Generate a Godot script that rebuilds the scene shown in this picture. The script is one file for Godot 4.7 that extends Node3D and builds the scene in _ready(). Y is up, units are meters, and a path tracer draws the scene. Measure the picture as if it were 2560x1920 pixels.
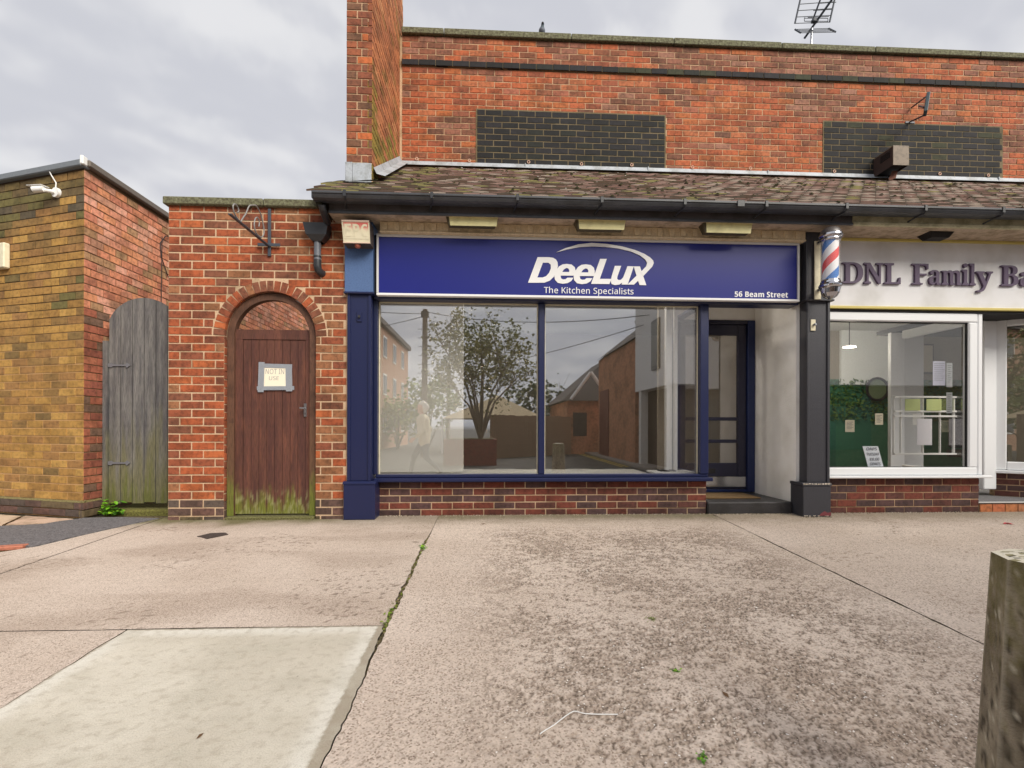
extends Node3D

const SLOPE := 0.042          # the forecourt falls towards the street
var rng := RandomNumberGenerator.new()
var M := {}                   # materials
var T := {}                   # textures
var counts := {}
var nz := FastNoiseLite.new()
var nz2 := FastNoiseLite.new()
var nz3 := FastNoiseLite.new()
var XF := Transform3D()

# ------------------------------------------------------------------ small helpers
func v3(x: float, y: float, d: float) -> Vector3:      # d = metres in front of the camera's wall-normal
	return Vector3(x, y, -d)

func gy(d: float) -> float:                            # height of the forecourt d metres out
	return -SLOPE * (5.0 - d)

func srgb(r: float, g: float, b: float) -> Color:
	return Color(r / 255.0, g / 255.0, b / 255.0)

func lin(r: float, g: float, b: float) -> Color:
	return srgb(r, g, b).srgb_to_linear()

func numbered(parent: Node, called: String) -> String:
	var key := str(parent.get_instance_id()) + called
	var n: int = counts.get(key, 0)
	counts[key] = n + 1
	return called if n == 0 else "%s_%03d" % [called, n]

func st() -> SurfaceTool:
	var s := SurfaceTool.new()
	s.begin(Mesh.PRIMITIVE_TRIANGLES)
	return s

func tri(s: SurfaceTool, a: Vector3, b: Vector3, c: Vector3, n: Vector3) -> void:
	if (b - a).cross(c - a).dot(n) > 0.0:
		var t := b
		b = c
		c = t
	var nn := (XF.basis * n).normalized()
	for p in [a, b, c]:
		s.set_normal(nn)
		s.add_vertex(XF * p)

func quad(s: SurfaceTool, a: Vector3, b: Vector3, c: Vector3, d: Vector3, n: Vector3) -> void:
	tri(s, a, b, c, n)
	tri(s, a, c, d, n)

func box(s: SurfaceTool, lo: Vector3, hi: Vector3, ch := 0.0) -> void:
	var c := (lo + hi) * 0.5
	var e := (hi - lo).abs() * 0.5
	ch = minf(ch, minf(e.x, minf(e.y, e.z)) * 0.45)
	for ax in 3:
		for sg in [-1.0, 1.0]:
			var n := Vector3()
			n[ax] = sg
			var u := (ax + 1) % 3
			var w := (ax + 2) % 3
			var q := []
			for k in [[-1, -1], [1, -1], [1, 1], [-1, 1]]:
				var p := c
				p[ax] += sg * e[ax]
				p[u] += k[0] * (e[u] - ch)
				p[w] += k[1] * (e[w] - ch)
				q.append(p)
			quad(s, q[0], q[1], q[2], q[3], n)
	if ch <= 0.0:
		return
	for ax in 3:
		var u := (ax + 1) % 3
		var w := (ax + 2) % 3
		for su in [-1.0, 1.0]:
			for sw in [-1.0, 1.0]:
				var n := Vector3()
				n[u] = su
				n[w] = sw
				var q := []
				for k in [[-1, 0], [1, 0], [1, 1], [-1, 1]]:
					var p := c
					p[ax] += k[0] * (e[ax] - ch)
					p[u] += su * (e[u] - (ch if k[1] == 1 else 0.0))
					p[w] += sw * (e[w] - (0.0 if k[1] == 1 else ch))
					q.append(p)
				quad(s, q[0], q[1], q[2], q[3], n)
	for sx in [-1.0, 1.0]:
		for sy in [-1.0, 1.0]:
			for sz in [-1.0, 1.0]:
				var g := Vector3(sx, sy, sz)
				var q := []
				for k in 3:
					var p := c + g * (e - Vector3.ONE * ch)
					p[k] = c[k] + g[k] * e[k]
					q.append(p)
				tri(s, q[0], q[1], q[2], g)

func bx(s: SurfaceTool, x0: float, x1: float, y0: float, y1: float, d0: float, d1: float, ch := 0.0) -> void:
	box(s, Vector3(x0, y0, -d1), Vector3(x1, y1, -d0), ch)

func tube(s: SurfaceTool, pts: Array, r: float, n := 8, r_end := -1.0, caps := true) -> void:
	var rings := []
	var norms := []
	var side := Vector3.ZERO
	for i in pts.size():
		var t: Vector3 = (pts[mini(i + 1, pts.size() - 1)] - pts[maxi(i - 1, 0)]).normalized()
		if side == Vector3.ZERO:
			side = t.cross(Vector3.UP if absf(t.y) < 0.9 else Vector3.RIGHT).normalized()
		side = (side - t * side.dot(t)).normalized()
		var other := t.cross(side)
		var rr := r if r_end < 0.0 else lerpf(r, r_end, float(i) / maxf(1.0, pts.size() - 1.0))
		var ring := []
		var nn := []
		for k in n:
			var a := TAU * k / n
			var dir := side * cos(a) + other * sin(a)
			ring.append(pts[i] + dir * rr)
			nn.append(dir)
		rings.append(ring)
		norms.append(nn)
	for i in pts.size() - 1:
		for k in n:
			var j := (k + 1) % n
			smooth_quad(s, [rings[i][k], rings[i][j], rings[i + 1][j], rings[i + 1][k]], [norms[i][k], norms[i][j], norms[i + 1][j], norms[i + 1][k]])
	if caps:
		for e in [0, pts.size() - 1]:
			var t: Vector3 = (pts[0] - pts[1]) if e == 0 else (pts[-1] - pts[-2])
			for k in n:
				tri(s, pts[e], rings[e][k], rings[e][(k + 1) % n], t)

func smooth_quad(s: SurfaceTool, p: Array, n: Array, uv := []) -> void:
	var order := [0, 1, 2, 0, 2, 3]
	var mid: Vector3 = n[0] + n[1] + n[2] + n[3]
	if (p[1] - p[0]).cross(p[2] - p[0]).dot(mid) + (p[2] - p[0]).cross(p[3] - p[0]).dot(mid) > 0.0:
		order = [0, 2, 1, 0, 3, 2]
	for k in order:
		s.set_normal((XF.basis * n[k]).normalized())
		if uv:
			s.set_uv(uv[k])
		s.add_vertex(XF * p[k])

func lathe(s: SurfaceTool, prof: Array, at: Vector3, n := 24, uvs := false) -> void:   # prof: Vector2(radius, height)
	for i in prof.size() - 1:
		var a: Vector2 = prof[i]
		var b: Vector2 = prof[i + 1]
		var e := b - a
		var nr := Vector2(e.y, -e.x).normalized()
		for k in n:
			var a0 := TAU * k / n
			var a1 := TAU * (k + 1) / n
			var p := []
			var nn := []
			var uv := []
			for q in [[a, a0, 0], [a, a1, 0], [b, a1, 1], [b, a0, 1]]:
				var c := Vector3(cos(q[1]), 0, sin(q[1]))
				p.append(at + c * q[0].x + Vector3.UP * q[0].y)
				nn.append(c * nr.x + Vector3.UP * nr.y)
				uv.append(Vector2(q[1] / TAU, 1.0 - q[2]))
			smooth_quad(s, p, nn, uv if uvs else [])

func prism(s: SurfaceTool, poly: PackedVector2Array, d0: float, d1: float) -> void:  # outline in x/y, from depth d0 (near) to d1
	var idx := Geometry2D.triangulate_polygon(poly)
	for i in range(0, idx.size(), 3):
		var a := poly[idx[i]]
		var b := poly[idx[i + 1]]
		var c := poly[idx[i + 2]]
		tri(s, v3(a.x, a.y, d0), v3(b.x, b.y, d0), v3(c.x, c.y, d0), Vector3(0, 0, 1))
		tri(s, v3(a.x, a.y, d1), v3(b.x, b.y, d1), v3(c.x, c.y, d1), Vector3(0, 0, -1))
	var cw := Geometry2D.is_polygon_clockwise(poly)
	for i in poly.size():
		var a := poly[i]
		var b := poly[(i + 1) % poly.size()]
		var e := b - a
		var n := Vector3(e.y, -e.x, 0) * (-1.0 if cw else 1.0)
		quad(s, v3(a.x, a.y, d0), v3(b.x, b.y, d0), v3(b.x, b.y, d1), v3(a.x, a.y, d1), n)

# a sheet of nx by ny cells with colours from col(u, v, point) and a push along n from bump(u, v)
func sheet(s: SurfaceTool, o: Vector3, ux: Vector3, uy: Vector3, nx: int, ny: int, n: Vector3, col: Callable, bump = null) -> void:
	var cs := []
	var ps := PackedVector3Array()
	for j in ny + 1:
		for i in nx + 1:
			var u := float(i) / nx
			var v := float(j) / ny
			var p := o + ux * u + uy * v
			cs.append(col.call(u, v, p))
			if bump != null:
				p += n * bump.call(u, v, p)
			ps.append(p)
	var ns := PackedVector3Array()
	for j in ny + 1:
		for i in nx + 1:
			var a := ps[j * (nx + 1) + mini(i + 1, nx)] - ps[j * (nx + 1) + maxi(i - 1, 0)]
			var b := ps[mini(j + 1, ny) * (nx + 1) + i] - ps[maxi(j - 1, 0) * (nx + 1) + i]
			var c := a.cross(b).normalized()
			ns.append(c if c.dot(n) > 0 else -c)
	var flip := ux.cross(uy).dot(n) > 0.0
	for j in ny:
		for i in nx:
			var k := j * (nx + 1) + i
			var q := [k, k + 1, k + nx + 2, k, k + nx + 2, k + nx + 1]
			if flip:
				q = [k, k + nx + 2, k + 1, k, k + nx + 1, k + nx + 2]
			for e in q:
				s.set_color(cs[e])
				s.set_normal(ns[e])
				s.add_vertex(ps[e])

# a box whose front (towards the street) is a coloured sheet
func painted_box(s: SurfaceTool, x0: float, x1: float, y0: float, y1: float, d0: float, d1: float, nx: int, ny: int, col: Callable) -> void:
	sheet(s, v3(x0, y0, d0), Vector3(x1 - x0, 0, 0), Vector3(0, y1 - y0, 0), nx, ny, Vector3(0, 0, 1), col)
	for sx in [0, 1]:
		var x := x1 if sx else x0
		sheet(s, v3(x, y0, d1), Vector3(0, 0, d1 - d0), Vector3(0, y1 - y0, 0), 1, ny, Vector3(1 if sx else -1, 0, 0), func(u, v, p): return col.call(float(sx), v, p))
	for sy in [0, 1]:
		var y := y1 if sy else y0
		sheet(s, v3(x0, y, d1), Vector3(x1 - x0, 0, 0), Vector3(0, 0, d1 - d0), nx, 1, Vector3(0, 1 if sy else -1, 0), func(u, v, p): return col.call(u, float(sy), p))

# ------------------------------------------------------------------ nodes
func thing(called: String, label: String, category: String, at := Vector3.ZERO, group := "") -> Node3D:
	var o := Node3D.new()
	o.name = numbered(self, called)
	add_child(o)
	o.position = at
	meta(o, label, category, group)
	return o

func meta(o: Node, label := "", category := "", group := "", kind := "") -> void:
	for k in [["label", label], ["category", category], ["group", group], ["kind", kind]]:
		if k[1]:
			o.set_meta(k[0], k[1])

func put(parent: Node, called: String, mesh: Mesh, m: Material, label := "") -> MeshInstance3D:
	var o := MeshInstance3D.new()
	o.name = numbered(parent, called)
	o.mesh = mesh
	if m:
		o.material_override = m
	parent.add_child(o)
	if label:
		o.set_meta("label", label)
	if parent != self and parent.get_parent() == self:
		o.position = -parent.position
	return o

func part(parent: Node, called: String, s: SurfaceTool, m: Material, label := "") -> MeshInstance3D:
	return put(parent, called, s.commit(), m, label)

func lone(called: String, s: SurfaceTool, m: Material, label: String, category: String, group := "") -> MeshInstance3D:
	var o := part(self, called, s, m)
	meta(o, label, category, group)
	return o

func struct(called: String, s: SurfaceTool, m: Material) -> MeshInstance3D:
	var o := part(self, called, s, m)
	o.set_meta("kind", "structure")
	return o

func bxp(parent: Node, called: String, m: Material, x0: float, x1: float, y0: float, y1: float, d0: float, d1: float, ch := 0.003, label := "") -> MeshInstance3D:
	var s := st()
	bx(s, x0, x1, y0, y1, d0, d1, ch)
	return part(parent, called, s, m, label)

func tex(kind: int, freq: float, octaves: int, ramp: Array, size := 512, sd := 1, ret := -1, jit := 1.0) -> NoiseTexture2D:
	var n := FastNoiseLite.new()
	n.noise_type = kind as FastNoiseLite.NoiseType
	n.seed = sd
	n.frequency = freq
	n.fractal_type = FastNoiseLite.FRACTAL_FBM if octaves > 1 else FastNoiseLite.FRACTAL_NONE
	n.fractal_octaves = octaves
	n.fractal_gain = 0.6
	if ret >= 0:
		n.cellular_return_type = ret as FastNoiseLite.CellularReturnType
		n.cellular_jitter = jit
	var g := Gradient.new()
	var off := PackedFloat32Array()
	var col := PackedColorArray()
	for r in ramp:
		off.append(r[0])
		col.append((r[1] if r[1] is Color else Color(r[1], r[1], r[1])).linear_to_srgb())   # ramps are given as linear factors
	g.offsets = off
	g.colors = col
	var t := NoiseTexture2D.new()
	t.width = size
	t.height = size
	t.seamless = true
	t.seamless_blend_skirt = 0.12
	t.noise = n
	t.color_ramp = g
	return t

func mat(c: Color, rough := 0.85, t: Texture2D = null, scale := Vector3.ONE, bump: Texture2D = null, bump_cm := 0.0, stain: Texture2D = null, stain_scale := 0.4) -> StandardMaterial3D:
	var m := StandardMaterial3D.new()
	m.albedo_color = c
	m.roughness = rough
	if t:
		m.albedo_texture = t
	if bump:
		m.heightmap_enabled = true
		m.heightmap_texture = bump
		m.heightmap_scale = bump_cm
	if t or bump:
		m.uv1_triplanar = true
		m.uv1_world_triplanar = true
		m.uv1_scale = scale
	if stain:
		m.detail_enabled = true
		m.detail_albedo = stain
		m.detail_blend_mode = BaseMaterial3D.BLEND_MODE_MUL
		m.detail_uv_layer = BaseMaterial3D.DETAIL_UV_2
		m.uv2_triplanar = true
		m.uv2_world_triplanar = true
		m.uv2_scale = Vector3.ONE * stain_scale
	return m

func vcol(m: StandardMaterial3D) -> StandardMaterial3D:
	m.vertex_color_use_as_albedo = true
	return m

func half_mirror(a: float, tint := Color(1, 1, 1)) -> StandardMaterial3D:   # shop glass that throws back part of the daylight
	var m := StandardMaterial3D.new()
	var im := Image.create(4, 4, false, Image.FORMAT_RGBA8)
	im.fill(Color.WHITE)
	m.albedo_texture = ImageTexture.create_from_image(im)
	m.albedo_color = Color(tint.r, tint.g, tint.b, a)
	m.transparency = BaseMaterial3D.TRANSPARENCY_ALPHA
	m.metallic = 1.0
	m.roughness = 0.0
	return m

# ------------------------------------------------------------------ bricks
var brick_meshes := []
func unit_brick(seed_: int, cx: float, cy: float) -> ArrayMesh:   # 1 x 1 x 1, its face at z = 0, with worn edges
	var r := RandomNumberGenerator.new()
	r.seed = seed_
	var s := st()
	var f := []
	var g := []
	for k in [[-1, -1], [1, -1], [1, 1], [-1, 1]]:
		f.append(Vector3(k[0] * (0.5 - cx * r.randf_range(0.6, 1.6)), k[1] * (0.5 - cy * r.randf_range(0.6, 1.6)), r.randf_range(-0.03, 0.03)))
		g.append(Vector3(k[0] * (0.5 - cx * r.randf_range(0.0, 0.3)), k[1] * (0.5 - cy * r.randf_range(0, 0.3)), -0.09))
	var mid := Vector3(r.randf_range(-0.2, 0.2), r.randf_range(-0.2, 0.2), r.randf_range(0.0, 0.05))
	for i in 4:
		var j := (i + 1) % 4
		tri(s, mid, f[i], f[j], Vector3(0, 0, 1))
		var out: Vector3 = (f[i] + f[j]) * 0.5
		out.z = 0.0
		quad(s, f[i], f[j], g[j], g[i], out.normalized() + Vector3(0, 0, 0.8))
		quad(s, g[i], g[j], g[j] + Vector3(0, 0, -0.9), g[i] + Vector3(0, 0, -0.9), out)
	return s.commit()

# Lays courses on the face at o along right (unit) with outward normal n. cuts(y0, y1) -> [[a, b], ...] left out; tone(x, y) -> material
func lay(parent: Node, called: String, o: Vector3, right: Vector3, n: Vector3, w: float, y0: float, courses: int, ch: float, bl: float, cuts: Callable, tone: Callable, limit := 300, prior = null, first := 0, joint := 0.0095, thick := 0.055) -> void:
	var up := Vector3.UP
	var list := []
	for c in courses:
		var ya := y0 + c * ch
		var gaps: Array = cuts.call(ya, ya + ch)
		var x := -bl * (0.5 if (c + first) % 2 else 0.0)
		while x < w:
			var xs := [[maxf(x, 0.0), minf(x + bl, w)]]
			for gp in gaps:
				var nx := []
				for q in xs:
					if gp[1] <= q[0] or gp[0] >= q[1]:
						nx.append(q)
						continue
					if gp[0] - q[0] > 0.03:
						nx.append([q[0], gp[0]])
					if q[1] - gp[1] > 0.03:
						nx.append([gp[1], q[1]])
				xs = nx
			for q in xs:
				if q[1] - q[0] > 0.035:
					list.append([q[0], q[1], ya])
			x += bl
	if prior != null and list.size() > limit:
		var keyed := []
		for q in list:
			keyed.append([prior.call((q[0] + q[1]) * 0.5, q[2]), q])
		keyed.sort_custom(func(a, b): return a[0] < b[0])
		list = keyed.map(func(a): return a[1])
	var rest := {}
	for i in list.size():
		var q: Array = list[i]
		var len_: float = q[1] - q[0] - joint * rng.randf_range(0.85, 1.2)
		var h := ch - joint * rng.randf_range(0.85, 1.2)
		var c: Vector3 = o + right * ((q[0] + q[1]) * 0.5) + up * (q[2] + ch * 0.5 + rng.randf_range(-0.001, 0.001)) + n * rng.randf_range(-0.0015, 0.002)
		var b := Basis(right * len_, up * h, n * thick)
		b = Basis(n, rng.randf_range(-0.006, 0.006)) * b
		var mesh: ArrayMesh = brick_meshes[(0 if len_ > 0.17 else 4) + rng.randi() % 4]
		var m: Material = tone.call((q[0] + q[1]) * 0.5, q[2] + ch * 0.5)
		if i < limit:
			var node := put(parent, called, mesh, m)
			node.transform = Transform3D(b, c - (parent as Node3D).position)
		else:
			if not rest.has(m):
				rest[m] = st()
			rest[m].append_from(mesh, 0, Transform3D(b, c))
	if rest:
		var am := ArrayMesh.new()
		for m in rest:
			rest[m].set_material(m)
			rest[m].commit(am)
		var node := put(parent, "more_" + called + "s", am, null)
		node.set_meta("kind", "stuff")

func tones(name_: String, cols: Array, rough := 0.88, bump := 0.25) -> void:
	M[name_] = []
	for c in cols:
		M[name_].append(mat(srgb(c[0], c[1], c[2]), rough, T.brick, Vector3.ONE * 2.3, T.grain, bump, T.stain, 0.55))

func pick(name_: String, weights: Array) -> Material:
	var t := 0.0
	for w in weights:
		t += w
	var r := rng.randf() * t
	for i in weights.size():
		r -= weights[i]
		if r <= 0.0:
			return M[name_][i]
	return M[name_][0]

# ------------------------------------------------------------------ lettering
func text_mesh(txt: String, font: String, bold: bool, depth: float, heavy := 0.0) -> TextMesh:
	var f := SystemFont.new()
	f.font_names = PackedStringArray([font])
	f.font_weight = 700 if bold else 400
	var t := TextMesh.new()
	t.text = txt
	t.font = f
	if heavy > 0.0:
		var fv := FontVariation.new()
		fv.base_font = f
		fv.variation_embolden = heavy
		t.font = fv
	t.font_size = 64
	t.pixel_size = 0.01
	t.depth = depth
	t.curve_step = 1.0
	return t

# fits txt in x0..x1, y0..y1 on the plane whose lettering front is at depth d
func letters(parent: Node, called: String, txt: String, font: String, bold: bool, x0: float, x1: float, y0: float, y1: float, d: float, depth: float, m: Material, shear := 0.0, heavy := 0.0) -> MeshInstance3D:
	var t := text_mesh(txt, font, bold, 1.0, heavy)
	var bb := t.get_aabb()
	var sx := (x1 - x0 - shear * (y1 - y0)) / maxf(bb.size.x, 1e-4)
	var sy := (y1 - y0) / maxf(bb.size.y, 1e-4)
	var node := put(parent, called, t, m)
	var b := Basis(Vector3(sx, 0, 0), Vector3(shear * sy, sy, 0), Vector3(0, 0, depth))
	var at := v3(x0, y0, d) - b * bb.position - Vector3(0, 0, depth * bb.size.z)
	var off := Vector3.ZERO
	var p: Node = parent
	while p != self:
		off += (p as Node3D).position
		p = p.get_parent()
	node.transform = Transform3D(b, at - off)
	return node

# ------------------------------------------------------------------ bodies: tapered capsules joined smoothly, meshed as surface nets
func net(s: SurfaceTool, bones: Array, cell: float, k: float) -> void:   # bone: [a, b, ra, rb, colour]
	var lo := Vector3.ONE * 1e9
	var hi := -lo
	for b in bones:
		for e in [[b[0], b[2]], [b[1], b[3]]]:
			lo = lo.min(e[0] - Vector3.ONE * (e[1] + cell * 3.0 + k))
			hi = hi.max(e[0] + Vector3.ONE * (e[1] + cell * 3.0 + k))
	var n := Vector3i(((hi - lo) / cell).ceil()) + Vector3i.ONE
	var g := PackedFloat32Array()
	g.resize(n.x * n.y * n.z)
	g.fill(1.0)
	for b in bones:
		var a: Vector3 = b[0]
		var ab: Vector3 = b[1] - a
		var l2 := maxf(ab.length_squared(), 1e-9)
		var r := maxf(b[2], b[3]) + k + cell * 2.0
		var p0 := Vector3i(((a.min(b[1]) - Vector3.ONE * r - lo) / cell).floor()).clamp(Vector3i.ZERO, n - Vector3i.ONE)
		var p1 := Vector3i(((a.max(b[1]) + Vector3.ONE * r - lo) / cell).ceil()).clamp(Vector3i.ZERO, n - Vector3i.ONE)
		for z in range(p0.z, p1.z + 1):
			for y in range(p0.y, p1.y + 1):
				for x in range(p0.x, p1.x + 1):
					var p := lo + Vector3(x, y, z) * cell
					var t := clampf((p - a).dot(ab) / l2, 0.0, 1.0)
					var dd := p.distance_to(a + ab * t) - lerpf(b[2], b[3], t)
					var i := (z * n.y + y) * n.x + x
					var h := maxf(k - absf(g[i] - dd), 0.0) / k
					g[i] = minf(g[i], dd) - h * h * k * 0.25
	var vert := {}
	for z in n.z - 1:
		for y in n.y - 1:
			for x in n.x - 1:
				var i := (z * n.y + y) * n.x + x
				var c := [g[i], g[i + 1], g[i + n.x], g[i + n.x + 1], g[i + n.x * n.y], g[i + n.x * n.y + 1], g[i + n.x * n.y + n.x], g[i + n.x * n.y + n.x + 1]]
				var neg := 0
				for q in c:
					neg += 1 if q < 0.0 else 0
				if neg == 0 or neg == 8:
					continue
				var sum := Vector3.ZERO
				var cnt := 0
				for e in [[0, 1], [2, 3], [4, 5], [6, 7], [0, 2], [1, 3], [4, 6], [5, 7], [0, 4], [1, 5], [2, 6], [3, 7]]:
					var fa: float = c[e[0]]
					var fb: float = c[e[1]]
					if (fa < 0.0) != (fb < 0.0):
						var pa := Vector3(e[0] & 1, (e[0] >> 1) & 1, e[0] >> 2)
						var pb := Vector3(e[1] & 1, (e[1] >> 1) & 1, e[1] >> 2)
						sum += pa.lerp(pb, fa / (fa - fb))
						cnt += 1
				var p := lo + (Vector3(x, y, z) + sum / cnt) * cell
				var nn := Vector3(c[1] + c[3] + c[5] + c[7] - c[0] - c[2] - c[4] - c[6], c[2] + c[3] + c[6] + c[7] - c[0] - c[1] - c[4] - c[5], c[4] + c[5] + c[6] + c[7] - c[0] - c[1] - c[2] - c[3]).normalized()
				var best := 1e9
				var col := Color.WHITE
				for b in bones:
					var ab: Vector3 = b[1] - b[0]
					var t := clampf((p - b[0]).dot(ab) / maxf(ab.length_squared(), 1e-9), 0.0, 1.0)
					var dd := p.distance_to(b[0] + ab * t) - lerpf(b[2], b[3], t)
					if dd < best:
						best = dd
						col = b[4]
				vert[i] = [p, nn, col]
	var step := [1, n.x, n.x * n.y]
	for i in vert.keys():
		var x: int = i % n.x
		var y: int = (i / n.x) % n.y
		var z: int = i / (n.x * n.y)
		for ax in 3:
			var u: int = step[(ax + 1) % 3]
			var w: int = step[(ax + 2) % 3]
			if [x, y, z][(ax + 1) % 3] == 0 or [x, y, z][(ax + 2) % 3] == 0:
				continue
			if (g[i] < 0.0) == (g[i + step[ax]] < 0.0):
				continue
			var q := [i, i - u, i - u - w, i - w]
			if not (vert.has(q[1]) and vert.has(q[2]) and vert.has(q[3])):
				continue
			var order := [0, 1, 2, 0, 2, 3]
			if g[i] < 0.0:
				order = [0, 2, 1, 0, 3, 2]
			for e in order:
				var vv: Array = vert[q[e]]
				s.set_color(vv[2])
				s.set_normal((XF.basis * vv[1]).normalized())
				s.add_vertex(XF * vv[0])

# ================================================================== the scene
func _ready() -> void:
	rng.seed = 4711
	for q in [[nz, 11], [nz2, 23], [nz3, 37]]:
		q[0].seed = q[1]
		q[0].frequency = 1.0
		q[0].noise_type = FastNoiseLite.TYPE_SIMPLEX_SMOOTH
	nz.fractal_type = FastNoiseLite.FRACTAL_FBM
	nz.fractal_octaves = 4
	nz2.fractal_type = FastNoiseLite.FRACTAL_FBM
	nz2.fractal_octaves = 3
	nz3.fractal_type = FastNoiseLite.FRACTAL_NONE
	camera_and_light()
	textures()
	materials()
	ground()
	upper_wall()
	party_wall()
	canopy()
	showroom_front()
	showroom_inside()
	barber_front()
	barber_inside()
	gateway()
	outbuilding()
	fittings()
	small_plants()
	bollards()
	street_behind()
	walker()

func camera_and_light() -> void:
	var cam := Camera3D.new()
	cam.name = "camera"
	add_child(cam)
	cam.position = Vector3(0, 0.945, 0)
	cam.rotation = Vector3(0, -atan(0.04836), 0.0024)
	var near := 0.05
	cam.set_frustum(near * 1.6, Vector2(0, near * 108.0 / 1200.0), near, 600.0)
	cam.current = true
	var env := Environment.new()
	env.background_mode = Environment.BG_SKY
	env.tonemap_mode = Environment.TONE_MAPPER_LINEAR
	env.tonemap_exposure = 3.0
	env.sdfgi_enabled = true
	env.ssao_enabled = true
	env.ssil_enabled = true
	var sky := Sky.new()
	var pm := PanoramaSkyMaterial.new()
	pm.panorama = ImageTexture.create_from_image(sky_image())
	sky.sky_material = pm
	env.sky = sky
	var we := WorldEnvironment.new()
	we.name = "world_environment"
	we.environment = env
	add_child(we)
	var sun := DirectionalLight3D.new()
	sun.name = "sun"
	sun.light_energy = 0.5
	sun.light_color = Color(1.0, 0.97, 0.92)
	sun.light_angular_distance = 35.0
	sun.shadow_enabled = true
	add_child(sun)
	sun.look_at_from_position(Vector3(8, 10, 10.5), Vector3.ZERO)

func sky_image() -> Image:                             # grey altocumulus, brighter where it is thin
	var w := 1024
	var h := 512
	var im := Image.create(w, h, false, Image.FORMAT_RGBF)
	var n := FastNoiseLite.new()
	n.seed = 5
	n.frequency = 1.0
	n.fractal_type = FastNoiseLite.FRACTAL_FBM
	n.fractal_octaves = 5
	n.fractal_gain = 0.5
	n.domain_warp_enabled = true
	n.domain_warp_amplitude = 0.35
	n.domain_warp_frequency = 1.2
	for y in h:
		var el := (0.5 - (y + 0.5) / h) * PI
		for x in w:
			var az := ((x + 0.5) / w - 0.5) * TAU
			var c := Color(0.11, 0.105, 0.1)
			if el > -0.02:
				var k := 1.0 / (maxf(sin(el), 0.0) + 0.12)
				var px := sin(az) * cos(el) * k
				var pz := cos(az) * cos(el) * k
				var f := n.get_noise_2d(px * 1.0 + pz * 0.55, pz * 1.7 - px * 0.5) + 0.5 * n.get_noise_2d(px * 3.4 + 9.0, pz * 5.2 - px * 2.0)
				var t := smoothstep(-0.42, 0.48, f)
				c = Color(0.205, 0.209, 0.227).lerp(Color(0.263, 0.264, 0.272), t)
			im.set_pixel(x, y, c)
	return im

func textures() -> void:
	T.brick = tex(FastNoiseLite.TYPE_SIMPLEX_SMOOTH, 0.012, 5, [[0.0, 0.42], [0.32, 0.72], [0.5, 0.9], [0.7, 1.0], [1.0, 1.0]], 512, 3)
	T.grain = tex(FastNoiseLite.TYPE_SIMPLEX_SMOOTH, 0.06, 4, [[0.0, 0.0], [1.0, 1.0]], 512, 9)
	T.stain = tex(FastNoiseLite.TYPE_SIMPLEX_SMOOTH, 0.008, 5, [[0.0, Color(0.5, 0.5, 0.46)], [0.36, Color(0.74, 0.73, 0.69)], [0.55, Color(0.95, 0.95, 0.94)], [1.0, Color(1, 1, 1)]], 512, 14)
	T.soft = tex(FastNoiseLite.TYPE_SIMPLEX_SMOOTH, 0.008, 4, [[0.0, Color(0.78, 0.77, 0.74)], [0.4, Color(0.93, 0.925, 0.91)], [0.65, Color(1, 1, 1)], [1.0, Color(1, 1, 1)]], 512, 15)
	T.rough = tex(FastNoiseLite.TYPE_SIMPLEX_SMOOTH, 0.03, 5, [[0.0, 0.7], [0.5, 0.93], [1.0, 1.0]], 512, 21)
	T.pebble = tex(FastNoiseLite.TYPE_CELLULAR, 0.15, 1, [[0.0, Color(0.42, 0.38, 0.34)], [0.15, Color(0.62, 0.59, 0.56)], [0.3, Color(0.86, 0.84, 0.82)], [0.7, Color(0.94, 0.93, 0.92)], [0.86, Color(0.98, 0.97, 0.96)], [1.0, Color(1.0, 1.0, 1.0)]], 1024, 31, FastNoiseLite.RETURN_CELL_VALUE)
	T.pebble_bump = tex(FastNoiseLite.TYPE_CELLULAR, 0.15, 1, [[0.0, 1.0], [0.6, 0.6], [1.0, 0.0]], 1024, 31, FastNoiseLite.RETURN_DISTANCE)
	T.concrete = tex(FastNoiseLite.TYPE_SIMPLEX_SMOOTH, 0.05, 5, [[0.0, Color(0.66, 0.65, 0.63)], [0.35, Color(0.9, 0.9, 0.885)], [0.6, Color(1, 1, 1)], [1.0, Color(1, 1, 1)]], 1024, 41)
	T.wood = tex(FastNoiseLite.TYPE_SIMPLEX_SMOOTH, 0.02, 5, [[0.0, 0.45], [0.4, 0.8], [0.7, 1.0], [1.0, 1.0]], 512, 51)
	T.lichen = tex(FastNoiseLite.TYPE_SIMPLEX_SMOOTH, 0.03, 5, [[0.0, Color(0.16, 0.15, 0.1)], [0.38, Color(0.34, 0.32, 0.24)], [0.5, Color(0.5, 0.5, 0.4)], [0.6, Color(0.44, 0.47, 0.28)], [0.75, Color(0.66, 0.65, 0.58)], [1.0, Color(0.95, 0.95, 0.9)]], 512, 61)
	T.asphalt = tex(FastNoiseLite.TYPE_CELLULAR, 0.1, 1, [[0.0, 0.45], [0.5, 0.75], [0.9, 1.0], [1.0, 1.0]], 512, 71, FastNoiseLite.RETURN_CELL_VALUE)

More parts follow.
